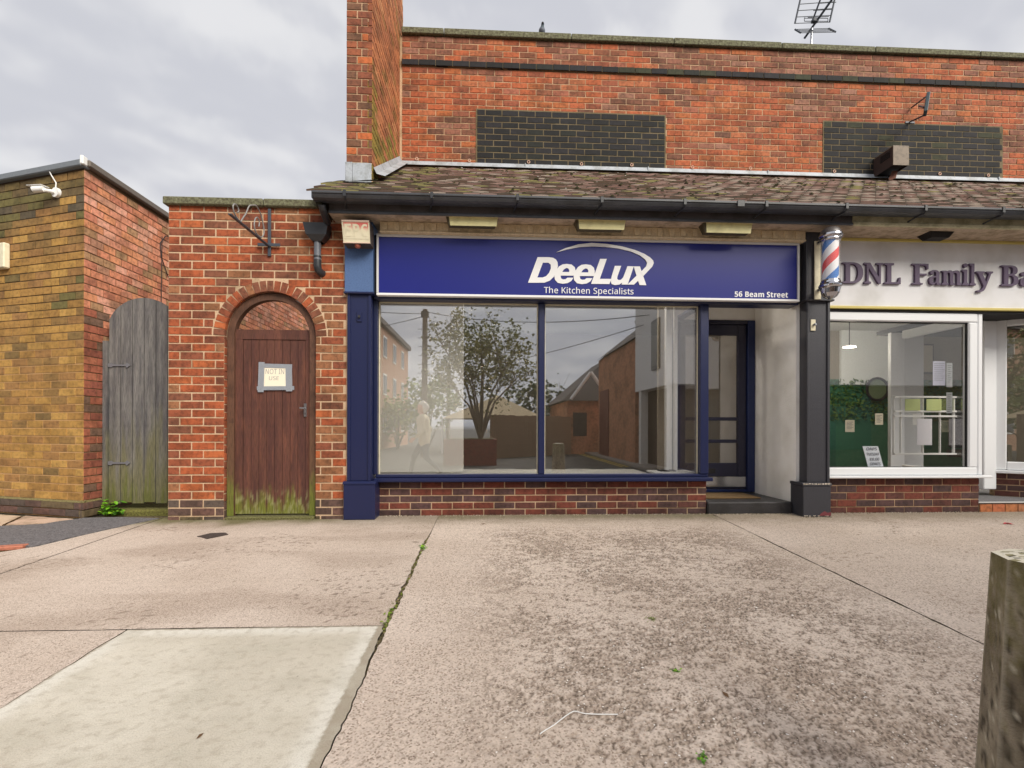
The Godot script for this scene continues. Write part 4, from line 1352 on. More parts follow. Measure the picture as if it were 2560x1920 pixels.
# ------------------------------------------------------------------ barber's shop on the right
func barber_front() -> void:
	var g := thing("fascia_sign", "pale grey barber sign with raised purple serif letters and yellow trim", "sign", v3(6.0, 2.26, 5.1))
	bxp(g, "board", M.sign_grey, 3.66, 9.0, 2.285, 3.005, 5.10, 5.16, 0.0)
	bxp(g, "trim", M.trim_yellow, 3.66, 9.0, 2.258, 2.287, 5.08, 5.16, 0.004)
	bxp(g, "trim", M.trim_yellow, 3.66, 9.0, 3.006, 3.034, 5.08, 5.16, 0.004)
	for l in [["D", 3.87, 4.10, 0], ["N", 4.115, 4.33, 0], ["L", 4.345, 4.53, 0], ["F", 4.665, 4.85, 0], ["a", 4.86, 4.995, 1], ["m", 5.005, 5.235, 1], ["i", 5.243, 5.318, 2], ["l", 5.328, 5.40, 2], ["y", 5.408, 5.60, 3], ["B", 5.70, 5.90, 0], ["a", 5.92, 6.055, 1], ["r", 6.065, 6.19, 1], ["b", 6.2, 6.36, 2], ["e", 6.37, 6.5, 1], ["r", 6.51, 6.63, 1], ["s", 6.64, 6.75, 1]]:
		var y0: float = 2.533 - (0.073 if l[3] == 3 else 0.0)
		var y1: float = [2.762, 2.695, 2.775, 2.69][l[3]]
		letters(g, "letter", l[0], "Droid Serif", true, l[1], l[2], y0, y1, 5.075, 0.025, M.purple)
	var f := thing("barber_shop", "white framed barber window on a low brick wall beside the black pilaster", "shop front", v3(4.6, 0, 5.15))
	bxp(f, "mortar", M.mortar_up, 3.64, 5.515, -0.03, 0.39, 5.156, 5.3, 0.0)
	lay(f, "brick", v3(3.645, 0, 5.15), Vector3.RIGHT, Vector3(0, 0, 1), 1.88, -0.012, 5, 0.0795, 0.2225, no_cut, func(x, y): return pick("stall", [3, 3, 3, 2, 3]), 300, null, 1, 0.009)
	bxp(f, "mortar", M.mortar_up, 5.3, 5.516, -0.03, 0.39, 5.302, 6.1, 0.0)
	lay(f, "brick", v3(5.522, 0, 5.152), Vector3(0, 0, -1), Vector3(1, 0, 0), 0.9, -0.012, 5, 0.0795, 0.2225, no_cut, func(x, y): return pick("stall", [3, 3, 3, 2, 3]), 300, null, 0, 0.009)
	bxp(f, "sill", M.upvc, 3.645, 5.60, 0.392, 0.418, 5.07, 5.2, 0.006)
	bxp(f, "frame", M.upvc, 3.645, 5.47, 0.42, 0.508, 5.115, 5.2, 0.012)
	bxp(f, "frame", M.upvc, 3.645, 5.47, 2.13, 2.232, 5.115, 5.2, 0.012)
	bxp(f, "frame", M.upvc, 5.365, 5.47, 0.51, 2.128, 5.115, 5.2, 0.012)
	bxp(f, "corner_post", M.upvc, 5.472, 5.535, 0.42, 2.232, 5.12, 5.2, 0.012)
	bxp(f, "gasket", M.gasket, 3.645, 5.366, 2.121, 2.129, 5.135, 5.16, 0.0)
	bxp(f, "gasket", M.gasket, 3.645, 5.366, 0.509, 0.515, 5.135, 5.16, 0.0)
	bxp(f, "gasket", M.gasket, 5.358, 5.366, 0.516, 2.12, 5.135, 5.16, 0.0)
	bxp(f, "head_board", M.dark, 3.64, 9.0, 2.234, 2.257, 5.11, 5.2, 0.0)
	put(f, "window", quad_mesh(v3(3.645, 0.512, 5.165), v3(5.36, 0.512, 5.165), v3(5.36, 2.122, 5.165), v3(3.645, 2.122, 5.165), Vector3(0, 0, 1)), M.glass_thin)
	# lobby: side glazing, step, splayed window on its right
	put(f, "side_window", quad_mesh(v3(5.50, 0.46, 5.22), v3(5.50, 0.46, 6.1), v3(5.50, 2.2, 6.1), v3(5.50, 2.2, 5.22), Vector3(1, 0, 0)), M.glass_thin)
	bxp(f, "side_rail", M.upvc, 5.46, 5.53, 0.392, 0.46, 5.202, 6.1, 0.006)
	bxp(f, "side_rail", M.upvc, 5.46, 5.53, 2.13, 2.232, 5.202, 6.1, 0.006)
	bxp(f, "door_jamb", M.upvc, 6.02, 6.19, 0.20, 2.26, 5.56, 5.64, 0.01)
	bxp(f, "step_top", M.mat_brown.duplicate(), 5.535, 9.0, 0.085, 0.118, 5.185, 6.5, 0.006)
	(f.get_node("step_top") as MeshInstance3D).material_override = mat(srgb(128, 126, 128), 0.95, T.asphalt, Vector3.ONE * 4)
	bxp(f, "step_nosing", M.aluminium, 5.535, 9.0, 0.098, 0.112, 5.172, 5.184, 0.002)
	for i in 12:
		bxp(f, "step_tile", mat(srgb(190 + rng.randi() % 16, 108 + rng.randi() % 26, 76 + rng.randi() % 16), 0.5, T.brick, Vector3.ONE * 2), 5.575 + i * 0.153, 5.722 + i * 0.153, -0.045, 0.088, 5.188, 5.21, 0.004)
	bxp(f, "step_mortar", M.mortar_panel, 5.53, 9.0, -0.06, 0.084, 5.194, 5.24, 0.0)
	bxp(f, "lobby_ceiling", M.dark, 5.53, 9.0, 2.26, 2.32, 5.17, 6.6, 0.0)
	bxp(f, "lobby_back", M.upvc, 5.53, 6.0, 0.12, 2.26, 6.35, 6.4, 0.0)
	# splayed window: from (6.2, 5.62) coming forward to the right
	XF = Transform3D(Basis(Vector3.UP, -0.62), v3(6.2, 0, 5.6))
	var s := st()
	for r in [[0.0, 0.11, 0.44, 2.30], [1.3, 1.41, 0.44, 2.30], [0.112, 1.298, 0.44, 0.54], [0.112, 1.298, 2.19, 2.30]]:
		box(s, Vector3(r[0], r[2], -0.07), Vector3(r[1], r[3], 0.0), 0.01)
	part(f, "splay_frame", s, M.upvc)
	s = st()
	box(s, Vector3(-0.03, 0.40, -0.08), Vector3(1.45, 0.436, 0.05), 0.006)
	part(f, "splay_sill", s, M.upvc)
	s = st()
	quad(s, Vector3(0.11, 0.54, -0.03), Vector3(1.3, 0.54, -0.03), Vector3(1.3, 2.19, -0.03), Vector3(0.11, 2.19, -0.03), Vector3(0, 0, 1))
	part(f, "splay_window", s, M.glass_thin)
	s = st()
	box(s, Vector3(0.0, 0.118, -0.2), Vector3(1.5, 0.398, -0.006), 0.0)
	part(f, "splay_mortar", s, M.mortar_up)
	XF = Transform3D()
	var rt := Vector3.RIGHT.rotated(Vector3.UP, -0.62)
	lay(f, "splay_brick", v3(6.2, 0, 5.6), rt, Vector3(0, 0, 1).rotated(Vector3.UP, -0.62), 1.5, 0.118, 4, 0.07, 0.2225, no_cut, func(x, y): return pick("stall", [1, 1, 3, 2, 2]), 300)
	# dark vent lamp in the soffit above
	var v := lone("soffit_vent", prism_box(4.66, 4.93, 2.975, 3.032, 4.86, 5.02, 0.04), M.dark, "black wedge shaped light fitting under the cream eaves over the barber sign", "soffit light")
	v.set_meta("category", "light fitting")
	# barber pole
	var p := thing("barber_pole", "red white and blue barber pole on the black pilaster", "barber pole", v3(3.50, 2.27, 4.74))
	var c := v3(3.485, 0, 4.745)
	s = st()
	lathe(s, [Vector2(0.0, 2.262), Vector2(0.03, 2.266), Vector2(0.06, 2.285), Vector2(0.082, 2.32), Vector2(0.09, 2.365), Vector2(0.092, 2.372)], c, 28)
	part(p, "lower_bowl", s, M.chrome)
	s = st()
	lathe(s, [Vector2(0.092, 2.372), Vector2(0.104, 2.384), Vector2(0.106, 2.40), Vector2(0.098, 2.414), Vector2(0.094, 2.42), Vector2(0.09, 2.44), Vector2(0.083, 2.455), Vector2(0.06, 2.457)], c, 28)
	part(p, "lower_collar", s, M.chrome)
	s = st()
	lathe(s, [Vector2(0.0725, 2.455), Vector2(0.0725, 2.85)], c, 32, true)
	part(p, "striped_drum", s, stripes())
	s = st()
	lathe(s, [Vector2(0.088, 2.456), Vector2(0.088, 2.85)], c, 32)
	var gl := mat(Color(1, 1, 1, 0.06), 0.05)
	gl.transparency = BaseMaterial3D.TRANSPARENCY_ALPHA
	part(p, "glass_tube", s, gl)
	s = st()
	lathe(s, [Vector2(0.06, 2.849), Vector2(0.086, 2.85), Vector2(0.095, 2.862), Vector2(0.092, 2.876), Vector2(0.105, 2.884), Vector2(0.112, 2.897), Vector2(0.11, 2.915), Vector2(0.1, 2.922)], c, 28)
	part(p, "upper_collar", s, M.chrome)
	s = st()
	lathe(s, [Vector2(0.1, 2.921), Vector2(0.094, 2.945), Vector2(0.078, 2.972), Vector2(0.05, 2.99), Vector2(0.0, 2.996)], c, 28)
	part(p, "upper_dome", s, mat(srgb(88, 82, 80), 0.4))
	bxp(p, "back_plate", M.cream, 3.45, 3.52, 2.31, 2.93, 4.93, 4.9445, 0.004)
	for y in [2.40, 2.90]:
		bxp(p, "arm", M.chrome, 3.465, 3.505, y - 0.015, y + 0.015, 4.83, 4.9295, 0.004)
	# paper fixed to the pilaster
	var k := thing("wall_switch", "small cream key switch on the black pilaster below the barber pole", "switch", v3(3.46, 2.06, 4.97))
	bxp(k, "plate", M.cream, 3.437, 3.491, 1.985, 2.105, 4.972, 4.984, 0.004)
	s = st()
	tube(s, [v3(3.466, 2.045, 4.972), v3(3.474, 2.052, 4.945)], 0.013, 10)
	part(k, "barrel", s, M.steel)
	var k2 := thing("wall_switch", "small navy key switch painted over on the navy pilaster", "switch", v3(-1.33, 2.08, 4.97))
	bxp(k2, "plate", M.navy, -1.352, -1.302, 2.02, 2.12, 4.972, 4.984, 0.004)
	s = st()
	tube(s, [v3(-1.326, 2.07, 4.972), v3(-1.32, 2.07, 4.95)], 0.013, 10)
	part(k2, "barrel", s, M.dark)

func prism_box(x0: float, x1: float, y0: float, y1: float, d0: float, d1: float, inset: float) -> SurfaceTool:
	var s := st()
	var a := [v3(x0, y1, d0), v3(x1, y1, d0), v3(x1, y1, d1), v3(x0, y1, d1)]
	var b := [v3(x0 + inset, y0, d0 + 0.02), v3(x1 - inset, y0, d0 + 0.02), v3(x1 - inset, y0, d1 - 0.03), v3(x0 + inset, y0, d1 - 0.03)]
	quad(s, a[0], a[1], a[2], a[3], Vector3.UP)
	quad(s, b[0], b[1], b[2], b[3], Vector3.DOWN)
	for i in 4:
		var j := (i + 1) % 4
		quad(s, a[i], a[j], b[j], b[i], [Vector3(0, 0, 1), Vector3(1, 0, 0), Vector3(0, 0, -1), Vector3(-1, 0, 0)][i])
	return s

func stripes() -> StandardMaterial3D:
	var im := Image.create(256, 256, false, Image.FORMAT_RGB8)
	for y in 256:
		for x in 256:
			# one full turn of the drum carries each colour up by one drum height
			var f := fposmod(y / 256.0 * 1.0 - x / 256.0 * 1.05 - 0.01, 1.0)
			var c := srgb(238, 238, 240)
			if f < 0.24:
				c = srgb(226, 66, 66)
			elif f > 0.5 and f < 0.74:
				c = srgb(48, 118, 196)
			im.set_pixel(x, y, c)
	var m := StandardMaterial3D.new()
	m.albedo_texture = ImageTexture.create_from_image(im)
	m.roughness = 0.3
	return m

func barber_inside() -> void:
	var t := thing("barber_interior", "green and white barber interior with hedge wall behind the window", "room", v3(5.5, 0.1, 7.5))
	bxp(t, "floor", mat(srgb(96, 88, 80), 0.5), 3.5, 9.2, 0.02, 0.08, 5.31, 9.0, 0.0)
	bxp(t, "ceiling", mat(srgb(206, 206, 202), 0.9), 3.5, 9.2, 2.75, 2.82, 5.21, 9.0, 0.0)
	bxp(t, "wall", mat(srgb(150, 142, 128), 0.9), 3.5, 9.2, 1.85, 2.75, 8.62, 8.7, 0.0)
	bxp(t, "wall", mat(srgb(62, 116, 88), 0.9), 3.5, 9.2, 0.08, 1.85, 8.62, 8.7, 0.0)
	bxp(t, "wall", mat(srgb(170, 166, 158), 0.9), 9.1, 9.2, 0.0, 2.8, 5.2, 9.0, 0.0)
	bxp(t, "wall", mat(srgb(90, 86, 80), 0.9), 3.5, 3.56, 0.0, 2.8, 6.0, 9.0, 0.0)
	bxp(t, "white_panel", mat(srgb(236, 240, 240), 0.8), 6.5, 7.62, 1.75, 2.75, 8.56, 8.61, 0.0)
	bxp(t, "wainscot", mat(srgb(36, 92, 72), 0.6), 3.6, 6.2, 0.08, 1.06, 8.3, 8.6, 0.0)
	# hedge of many little leaves
	var mm := MultiMesh.new()
	mm.transform_format = MultiMesh.TRANSFORM_3D
	mm.use_colors = true
	var s := st()
	quad(s, Vector3(-0.5, 0, 0), Vector3(0, 0.25, 0.15), Vector3(0.5, 0, 0), Vector3(0, -0.25, 0.15), Vector3(0, 0, 1))
	mm.mesh = s.commit()
	mm.instance_count = 2600
	for i in 2600:
		var b := Basis.from_euler(Vector3(rng.randf_range(-1, 1), rng.randf_range(-1, 1), rng.randf() * TAU)) * Basis.from_scale(Vector3.ONE * rng.randf_range(0.04, 0.09))
		mm.set_instance_transform(i, Transform3D(b, v3(rng.randf_range(3.7, 8.9), rng.randf_range(1.08, 1.84), 8.57 - rng.randf() * 0.07) - t.position))
		mm.set_instance_color(i, [lin(70, 104, 40), lin(92, 120, 52), lin(48, 80, 36)][rng.randi() % 3])
	var h := MultiMeshInstance3D.new()
	h.name = "hedge_leaves"
	h.multimesh = mm
	h.material_override = vcol(mat(Color.WHITE, 0.7))
	t.add_child(h)
	h.set_meta("kind", "stuff")
	var m := thing("wall_mirror", "round black framed mirror on the barber's hedge wall", "mirror", v3(7.1, 1.5, 8.5))
	s = st()
	tube(s, ring_points(v3(7.11, 1.66, 8.46), 0.2, 28), 0.022, 8)
	part(m, "frame", s, M.dark)
	s = st()
	prism(s, PackedVector2Array(ring_points(v3(7.11, 1.66, 0), 0.2, 28).slice(0, 28).map(func(p): return Vector2(p.x, p.y))), 8.47, 8.48)
	part(m, "glass", s, mat(srgb(110, 124, 96), 0.1))
	var lamp := thing("ceiling_lamp", "lit round white lamp hanging in the barber's window", "lamp", v3(5.44, 2.15, 7.0))
	s = st()
	lathe(s, [Vector2(0.0, 2.165), Vector2(0.085, 2.165), Vector2(0.085, 2.178), Vector2(0.0, 2.178)], v3(5.44, 0, 7.0), 20)
	var lm := mat(srgb(255, 250, 240), 0.5)
	lm.emission_enabled = true
	lm.emission = srgb(255, 246, 230)
	lm.emission_energy_multiplier = 1.6
	part(lamp, "lamp_disc", s, lm)
	s = st()
	tube(s, [v3(5.44, 2.18, 7.0), v3(5.44, 2.75, 7.0)], 0.006, 6)
	part(lamp, "cord", s, M.dark)
	var o := OmniLight3D.new()
	o.name = "lamp_light"
	o.position = v3(5.44, 2.1, 7.0)
	o.light_energy = 0.6
	o.light_color = Color(1, 0.96, 0.88)
	o.light_size = 0.085
	o.omni_range = 12.0
	o.omni_attenuation = 2.0
	o.shadow_enabled = true
	add_child(o)
	# rack of leaflets against the glass
	var r := thing("leaflet_rack", "white wire leaflet rack behind the barber's window", "rack", v3(5.3, 0.6, 5.6))
	for x in [4.93, 5.02, 5.30, 5.52, 5.70]:
		bxp(r, "upright", M.white, x, x + 0.016, 0.62, 1.33, 5.62, 5.64, 0.002)
	for y in [0.62, 1.08, 1.14, 1.315]:
		bxp(r, "crossbar", M.white, 4.93, 5.72, y, y + 0.022, 5.60, 5.619, 0.002)
	for q in [[5.05, 1.16, 1.30], [5.32, 1.16, 1.30], [5.2, 0.74, 1.06]]:
		bxp(r, "leaflet", mat([srgb(232, 232, 236), srgb(228, 226, 232), srgb(196, 208, 140)][int(q[0] * 10) % 3], 0.7), q[0], q[0] + 0.19, q[1], q[2], 5.59, 5.594, 0.0)
	# notices
	for q in [[4.765, 4.893, 0.892, 1.052, "white notice with a curling corner nearest the black pilaster behind the barber window"], [5.18, 5.29, 0.99, 1.142, "smaller white notice on the green wall beside the leaflet rack"]]:
		var n := thing("notice", q[4], "notice", v3(q[0], q[2], 6.2))
		bxp(n, "sheet", M.paper, q[0], q[1], q[2], q[3], 6.2, 6.203, 0.0)
		for i in 6:
			bxp(n, "printed_line", M.ink_dark, q[0] + 0.02, q[1] - 0.02 - 0.02 * (i % 2), q[3] - 0.03 - i * 0.018, q[3] - 0.025 - i * 0.018, 6.198, 6.1995, 0.0)
	for q in [[5.12, 5.27, 1.44, 1.72, srgb(196, 196, 214), "lilac printed notice on the glass at the right of the barber window"], [5.285, 5.355, 1.42, 1.70, srgb(222, 226, 226), "pale notice beside the frame at the right of the barber window"], [5.285, 5.355, 1.12, 1.36, srgb(214, 220, 222), "pale notice low beside the frame at the right of the barber window"]]:
		var n := thing("notice", q[5], "notice", v3(q[0], q[2], 5.3))
		bxp(n, "sheet", mat(q[4], 0.8), q[0], q[1], q[2], q[3], 5.30, 5.303, 0.0)
		for i in 9:
			bxp(n, "printed_line", M.ink_dark, q[0] + 0.012, q[1] - 0.012 - 0.01 * (i % 3), q[3] - 0.03 - i * 0.024, q[3] - 0.026 - i * 0.024, 5.298, 5.2995, 0.0)
	# price card leaning on the sill
	var pc := thing("price_card", "white handwritten price card reading OAPS leaning at the foot of the barber window", "card", v3(4.32, 0.51, 5.26))
	s = st()
	var pts := [v3(4.215, 0.74, 5.22), v3(4.395, 0.74, 5.22), v3(4.435, 0.513, 5.19), v3(4.255, 0.513, 5.19)]
	for k in [[0.0, Vector3(0, 0, 1)], [-0.004, Vector3(0, 0, -1)]]:
		quad(s, pts[0] + Vector3(0, 0, k[0]), pts[1] + Vector3(0, 0, k[0]), pts[2] + Vector3(0, 0, k[0]), pts[3] + Vector3(0, 0, k[0]), k[1])
	part(pc, "card", s, M.paper_blue)
	var rows := [["OAPS", 0.694, 0.728, 4.25, 4.375], ["TUESDAY", 0.636, 0.668, 4.25, 4.395], ["£8.00", 0.58, 0.612, 4.28, 4.39], ["GENTS", 0.528, 0.56, 4.275, 4.40]]
	for q in rows:
		letters(pc, "lettering", q[0], "Droid Sans", false, q[3], q[4], q[1], q[2], 5.185 + (q[1] - 0.513) * 0.132, 0.002, M.ink_dark, 0.08)
	for q in [[5.75, 6.15, 1.2, 1.75, srgb(64, 60, 58), "dark framed poster on the back wall beside the white panel"], [7.8, 8.2, 1.95, 2.5, srgb(180, 170, 150), "pale framed picture high on the barber's back wall"]]:
		var n := thing("framed_picture", q[5], "picture", v3(q[0], q[2], 8.5))
		bxp(n, "frame", M.dark, q[0], q[1], q[2], q[3], 8.47, 8.5, 0.004)
		bxp(n, "print", mat(q[4], 0.4), q[0] + 0.03, q[1] - 0.03, q[2] + 0.03, q[3] - 0.03, 8.462, 8.469, 0.0)
	# chair and shelves beyond, dark
	var ch := thing("barber_chair", "black barber chair seen through the right hand window", "chair", v3(7.4, 0.1, 6.9))
	bxp(ch, "seat", M.dark, 7.15, 7.65, 0.5, 0.62, 6.7, 7.2, 0.04)
	bxp(ch, "backrest", M.dark, 7.2, 7.6, 0.64, 1.25, 7.1, 7.22, 0.04)
	s = st()
	tube(s, [v3(7.4, 0.08, 6.95), v3(7.4, 0.5, 6.95)], 0.05, 12)
	part(ch, "column", s, M.chrome)
	for x in [7.13, 7.63]:
		bxp(ch, "armrest", M.dark, x, x + 0.05, 0.72, 0.77, 6.75, 7.12, 0.02)

# ------------------------------------------------------------------ wall with the arched doorway
func gateway() -> void:
	var t := thing("gateway_wall", "red brick wall with a round arched doorway left of the shop", "wall", v3(-2.35, 0, 5.0))
	var cx := -2.226
	var cy := 1.868
	var rin := 0.452
	var rout := 0.566
	var x_l := -3.234
	# backing wall with the arch cut out
	var poly := PackedVector2Array([Vector2(x_l + 0.004, -0.03), Vector2(x_l + 0.004, 3.166), Vector2(-1.3, 3.166), Vector2(-1.3, -0.03), Vector2(cx + rin + 0.006, -0.03)])
	for i in 25:
		var a := PI * i / 24.0
		poly.append(Vector2(cx + cos(a) * (rin + 0.006), cy + sin(a) * (rin + 0.006)))
	poly.append(Vector2(cx - rin - 0.006, -0.03))
	var s := st()
	prism(s, poly, 5.005, 5.22)
	part(t, "mortar", s, M.mortar_warm)
	var cuts := func(ya, yb):
		var ym: float = (ya + yb) * 0.5
		var h := rin if ym < cy else (sqrt(maxf(0.0, rout * rout - (ym - cy) * (ym - cy))) + 0.008 if ym < cy + rout else 0.0)
		return [[cx - x_l - h, cx - x_l + h]] if h > 0.0 else []
	var tone := func(x, y):
		if y < 0.17:
			return pick("plinth", [3, 2, 3, 1])
		if x > 1.4 and y < 2.2:
			return pick("arch", [1, 1, 1.5, 1, 1, 2, 5])
		var low: float = 1.5 if y < 1.5 and x < 0.6 else 1.0
		return pick("arch", [4 * low, 3, 2.5, 2, 1.6 * low, 1.5, 1.2])
	lay(t, "brick", v3(x_l, 0, 5.0), Vector3.RIGHT, Vector3(0, 0, 1), 1.78, -0.0456, 39, 0.0832, 0.2330, cuts, tone, 300, null, 1, 0.0118)
	# voussoirs
	var nv := 23
	for i in nv:
		var a := PI * (i + 0.5) / nv
		var mid := (rin + rout) * 0.5
		var b := Basis(Vector3(-sin(a), cos(a), 0) * (PI * mid / nv - 0.009), Vector3(cos(a), sin(a), 0) * (rout - rin - 0.004), Vector3(0, 0, 0.05))
		var n := put(t, "arch_brick", brick_meshes[4 + i % 4], pick("arch", [1, 1, 2, 3, 1, 3, 3]))
		n.transform = Transform3D(b, v3(cx + cos(a) * mid, cy + sin(a) * mid, 4.998) - t.position)
	# reveals of the opening
	for sx in [-1.0, 1.0]:
		lay(t, "reveal_brick", v3(cx + sx * rin, 0, 5.003), Vector3(0, 0, -1), Vector3(-sx, 0, 0), 0.105, 0.012, 22, 0.0829, 0.21, no_cut, func(x, y): return pick("plinth" if y < 0.17 else "arch", [1, 1, 2, 1]), 300)
	# coping of two slabs
	for q in [[-3.262, -2.285], [-2.278, -1.3]]:
		bxp(t, "coping_stone", M.coping, q[0], q[1], 3.172, 3.248, 4.955, 5.27, 0.008)
	# timber frame in the arch
	s = st()
	var fo := rin - 0.004
	var fi := rin - 0.072
	var outline := PackedVector2Array()
	outline.append(Vector2(cx + fo, 0.03))
	for i in 25:
		var a := PI * i / 24.0
		outline.append(Vector2(cx + cos(a) * fo, cy + sin(a) * fo))
	outline.append(Vector2(cx - fo, 0.03))
	outline.append(Vector2(cx - fi, 0.03))
	for i in 25:
		var a := PI * (24 - i) / 24.0
		outline.append(Vector2(cx + cos(a) * fi, cy + sin(a) * fi))
	outline.append(Vector2(cx + fi, 0.03))
	prism(s, outline, 5.045, 5.115)
	var d := part(t, "door_frame", s, mat(srgb(104, 70, 52), 0.7, T.wood, Vector3(8, 1, 8), null, 0, T.stain, 0.9))
	s = st()
	for e in [[cx - fo, cx - fi], [cx + fi, cx + fo]]:
		sheet(s, v3(e[0], 0.03, 5.0435), Vector3(e[1] - e[0], 0, 0), Vector3(0, 0.95, 0), 4, 40, Vector3(0, 0, 1), func(u, v, p): return lin(104, 74, 54).lerp(lin(112, 120, 44), smoothstep(0.62, 0.0, v + 0.18 * nz2.get_noise_2d(p.x * 20.0, p.y * 4.0))))
	part(d, "algae_stain", s, M.timber_v)
	# the plank door
	var col := func(u, v, p):
		var c := lin(104, 64, 52).lerp(lin(86, 52, 43), clampf(0.5 + 1.3 * nz.get_noise_2d(p.x * 9.0, p.y * 0.8), 0, 1))
		c = c.lerp(lin(124, 76, 58), 0.7 * smoothstep(0.2, 0.6, nz2.get_noise_2d(p.x * 14.0 + 5.0, p.y * 1.1)))
		var m: float = p.y + 0.2 * nz2.get_noise_2d(p.x * 11.0, 3.0) + 0.06 * nz3.get_noise_2d(p.x * 60.0, p.y * 9.0)
		c = c.lerp(lin(116, 122, 44), 0.9 * smoothstep(0.30, 0.10, m))
		c = c.lerp(lin(160, 158, 110), 0.6 * smoothstep(0.25, 0.5, nz3.get_noise_2d(p.x * 70.0, p.y * 7.0)) * smoothstep(0.32, 0.2, p.y))
		return c
	var door := thing("plank_door", "brown vertical plank door under the brick arch with green algae at its foot", "door", v3(cx, 0.04, 5.1))
	s = st()
	painted_box(s, cx - fi + 0.002, cx + fi - 0.002, 1.845, 1.945, 5.07, 5.12, 24, 4, col)
	part(door, "top_rail", s, M.timber_v)
	for e in [[cx - fi + 0.002, cx - fi + 0.075], [cx + fi - 0.05, cx + fi - 0.002]]:
		s = st()
		painted_box(s, e[0], e[1], 0.045, 1.843, 5.07, 5.12, 3, 60, col)
		part(door, "stile", s, M.timber_v)
	var px := cx - fi + 0.078
	var pw := (2.0 * fi - 0.13) / 8.0
	for i in 8:
		s = st()
		painted_box(s, px + pw * i + 0.0015, px + pw * (i + 1) - 0.0025, 0.045, 1.842, 5.0785 + rng.randf_range(-0.0015, 0.0015), 5.115, 5, 70, col)
		part(door, "plank", s, M.timber_v)
	var lk := bxp(door, "lock_plate", M.steel, -1.913, -1.885, 1.05, 1.185, 5.064, 5.0695, 0.003)
	s = st()
	tube(s, [v3(-1.899, 1.135, 5.064), v3(-1.899, 1.135, 5.03), v3(-1.90, 1.135, 5.024)], 0.008, 8)
	tube(s, [v3(-1.9, 1.135, 5.028), v3(-1.94, 1.137, 5.026)], 0.007, 8)
	part(lk, "lever", s, M.steel)
	bxp(lk, "keyhole", M.dark, -1.903, -1.895, 1.07, 1.09, 5.0625, 5.0638, 0.0)
	bxp(self, "door_sill", mat(srgb(150, 146, 104), 0.95, T.lichen, Vector3.ONE * 3, T.grain, 0.5), cx - rin + 0.01, cx + rin - 0.01, -0.02, 0.028, 4.985, 5.2, 0.01)
	meta(get_node("door_sill"), "mossy concrete sill under the brown plank door", "sill")
	# taped notice
	var n := thing("paper_notice", "white NOT IN USE paper held by silver tape on the brown plank door", "notice", v3(-2.2, 1.47, 5.06))
	bxp(n, "sheet", M.paper, -2.345, -2.052, 1.355, 1.575, 5.064, 5.066, 0.0)
	for q in [[-2.372, -2.312, 1.30, 1.61, -0.03], [-2.095, -2.03, 1.31, 1.585, 0.02], [-2.365, -2.03, 1.55, 1.592, -0.02], [-2.385, -2.008, 1.322, 1.362, 0.015]]:
		XF = Transform3D(Basis(Vector3(0, 0, 1), q[4]), v3((q[0] + q[1]) * 0.5, (q[2] + q[3]) * 0.5, 5.061))
		s = st()
		var hw: float = (q[1] - q[0]) * 0.5
		var hh: float = (q[3] - q[2]) * 0.5
		sheet(s, Vector3(-hw, -hh, 0), Vector3(hw * 2, 0, 0), Vector3(0, hh * 2, 0), maxi(2, int(hw * 140)), maxi(2, int(hh * 140)), Vector3(0, 0, 1), func(u, v, p): return Color.WHITE, func(u, v, p): return 0.0016 * nz3.get_noise_2d(p.x * 60.0 + hw * 300.0, p.y * 60.0))
		var mi := part(n, "tape", s, M.tape)
		mi.transform = Transform3D(XF.basis, XF.origin - n.position)
		XF = Transform3D()
	letters(n, "lettering", "NOT IN", "Droid Sans", false, -2.30, -2.11, 1.488, 1.54, 5.0625, 0.0015, M.ink, 0.05)
	letters(n, "lettering", "USE", "Droid Sans", false, -2.265, -2.165, 1.425, 1.465, 5.0625, 0.0015, M.ink, 0.05)

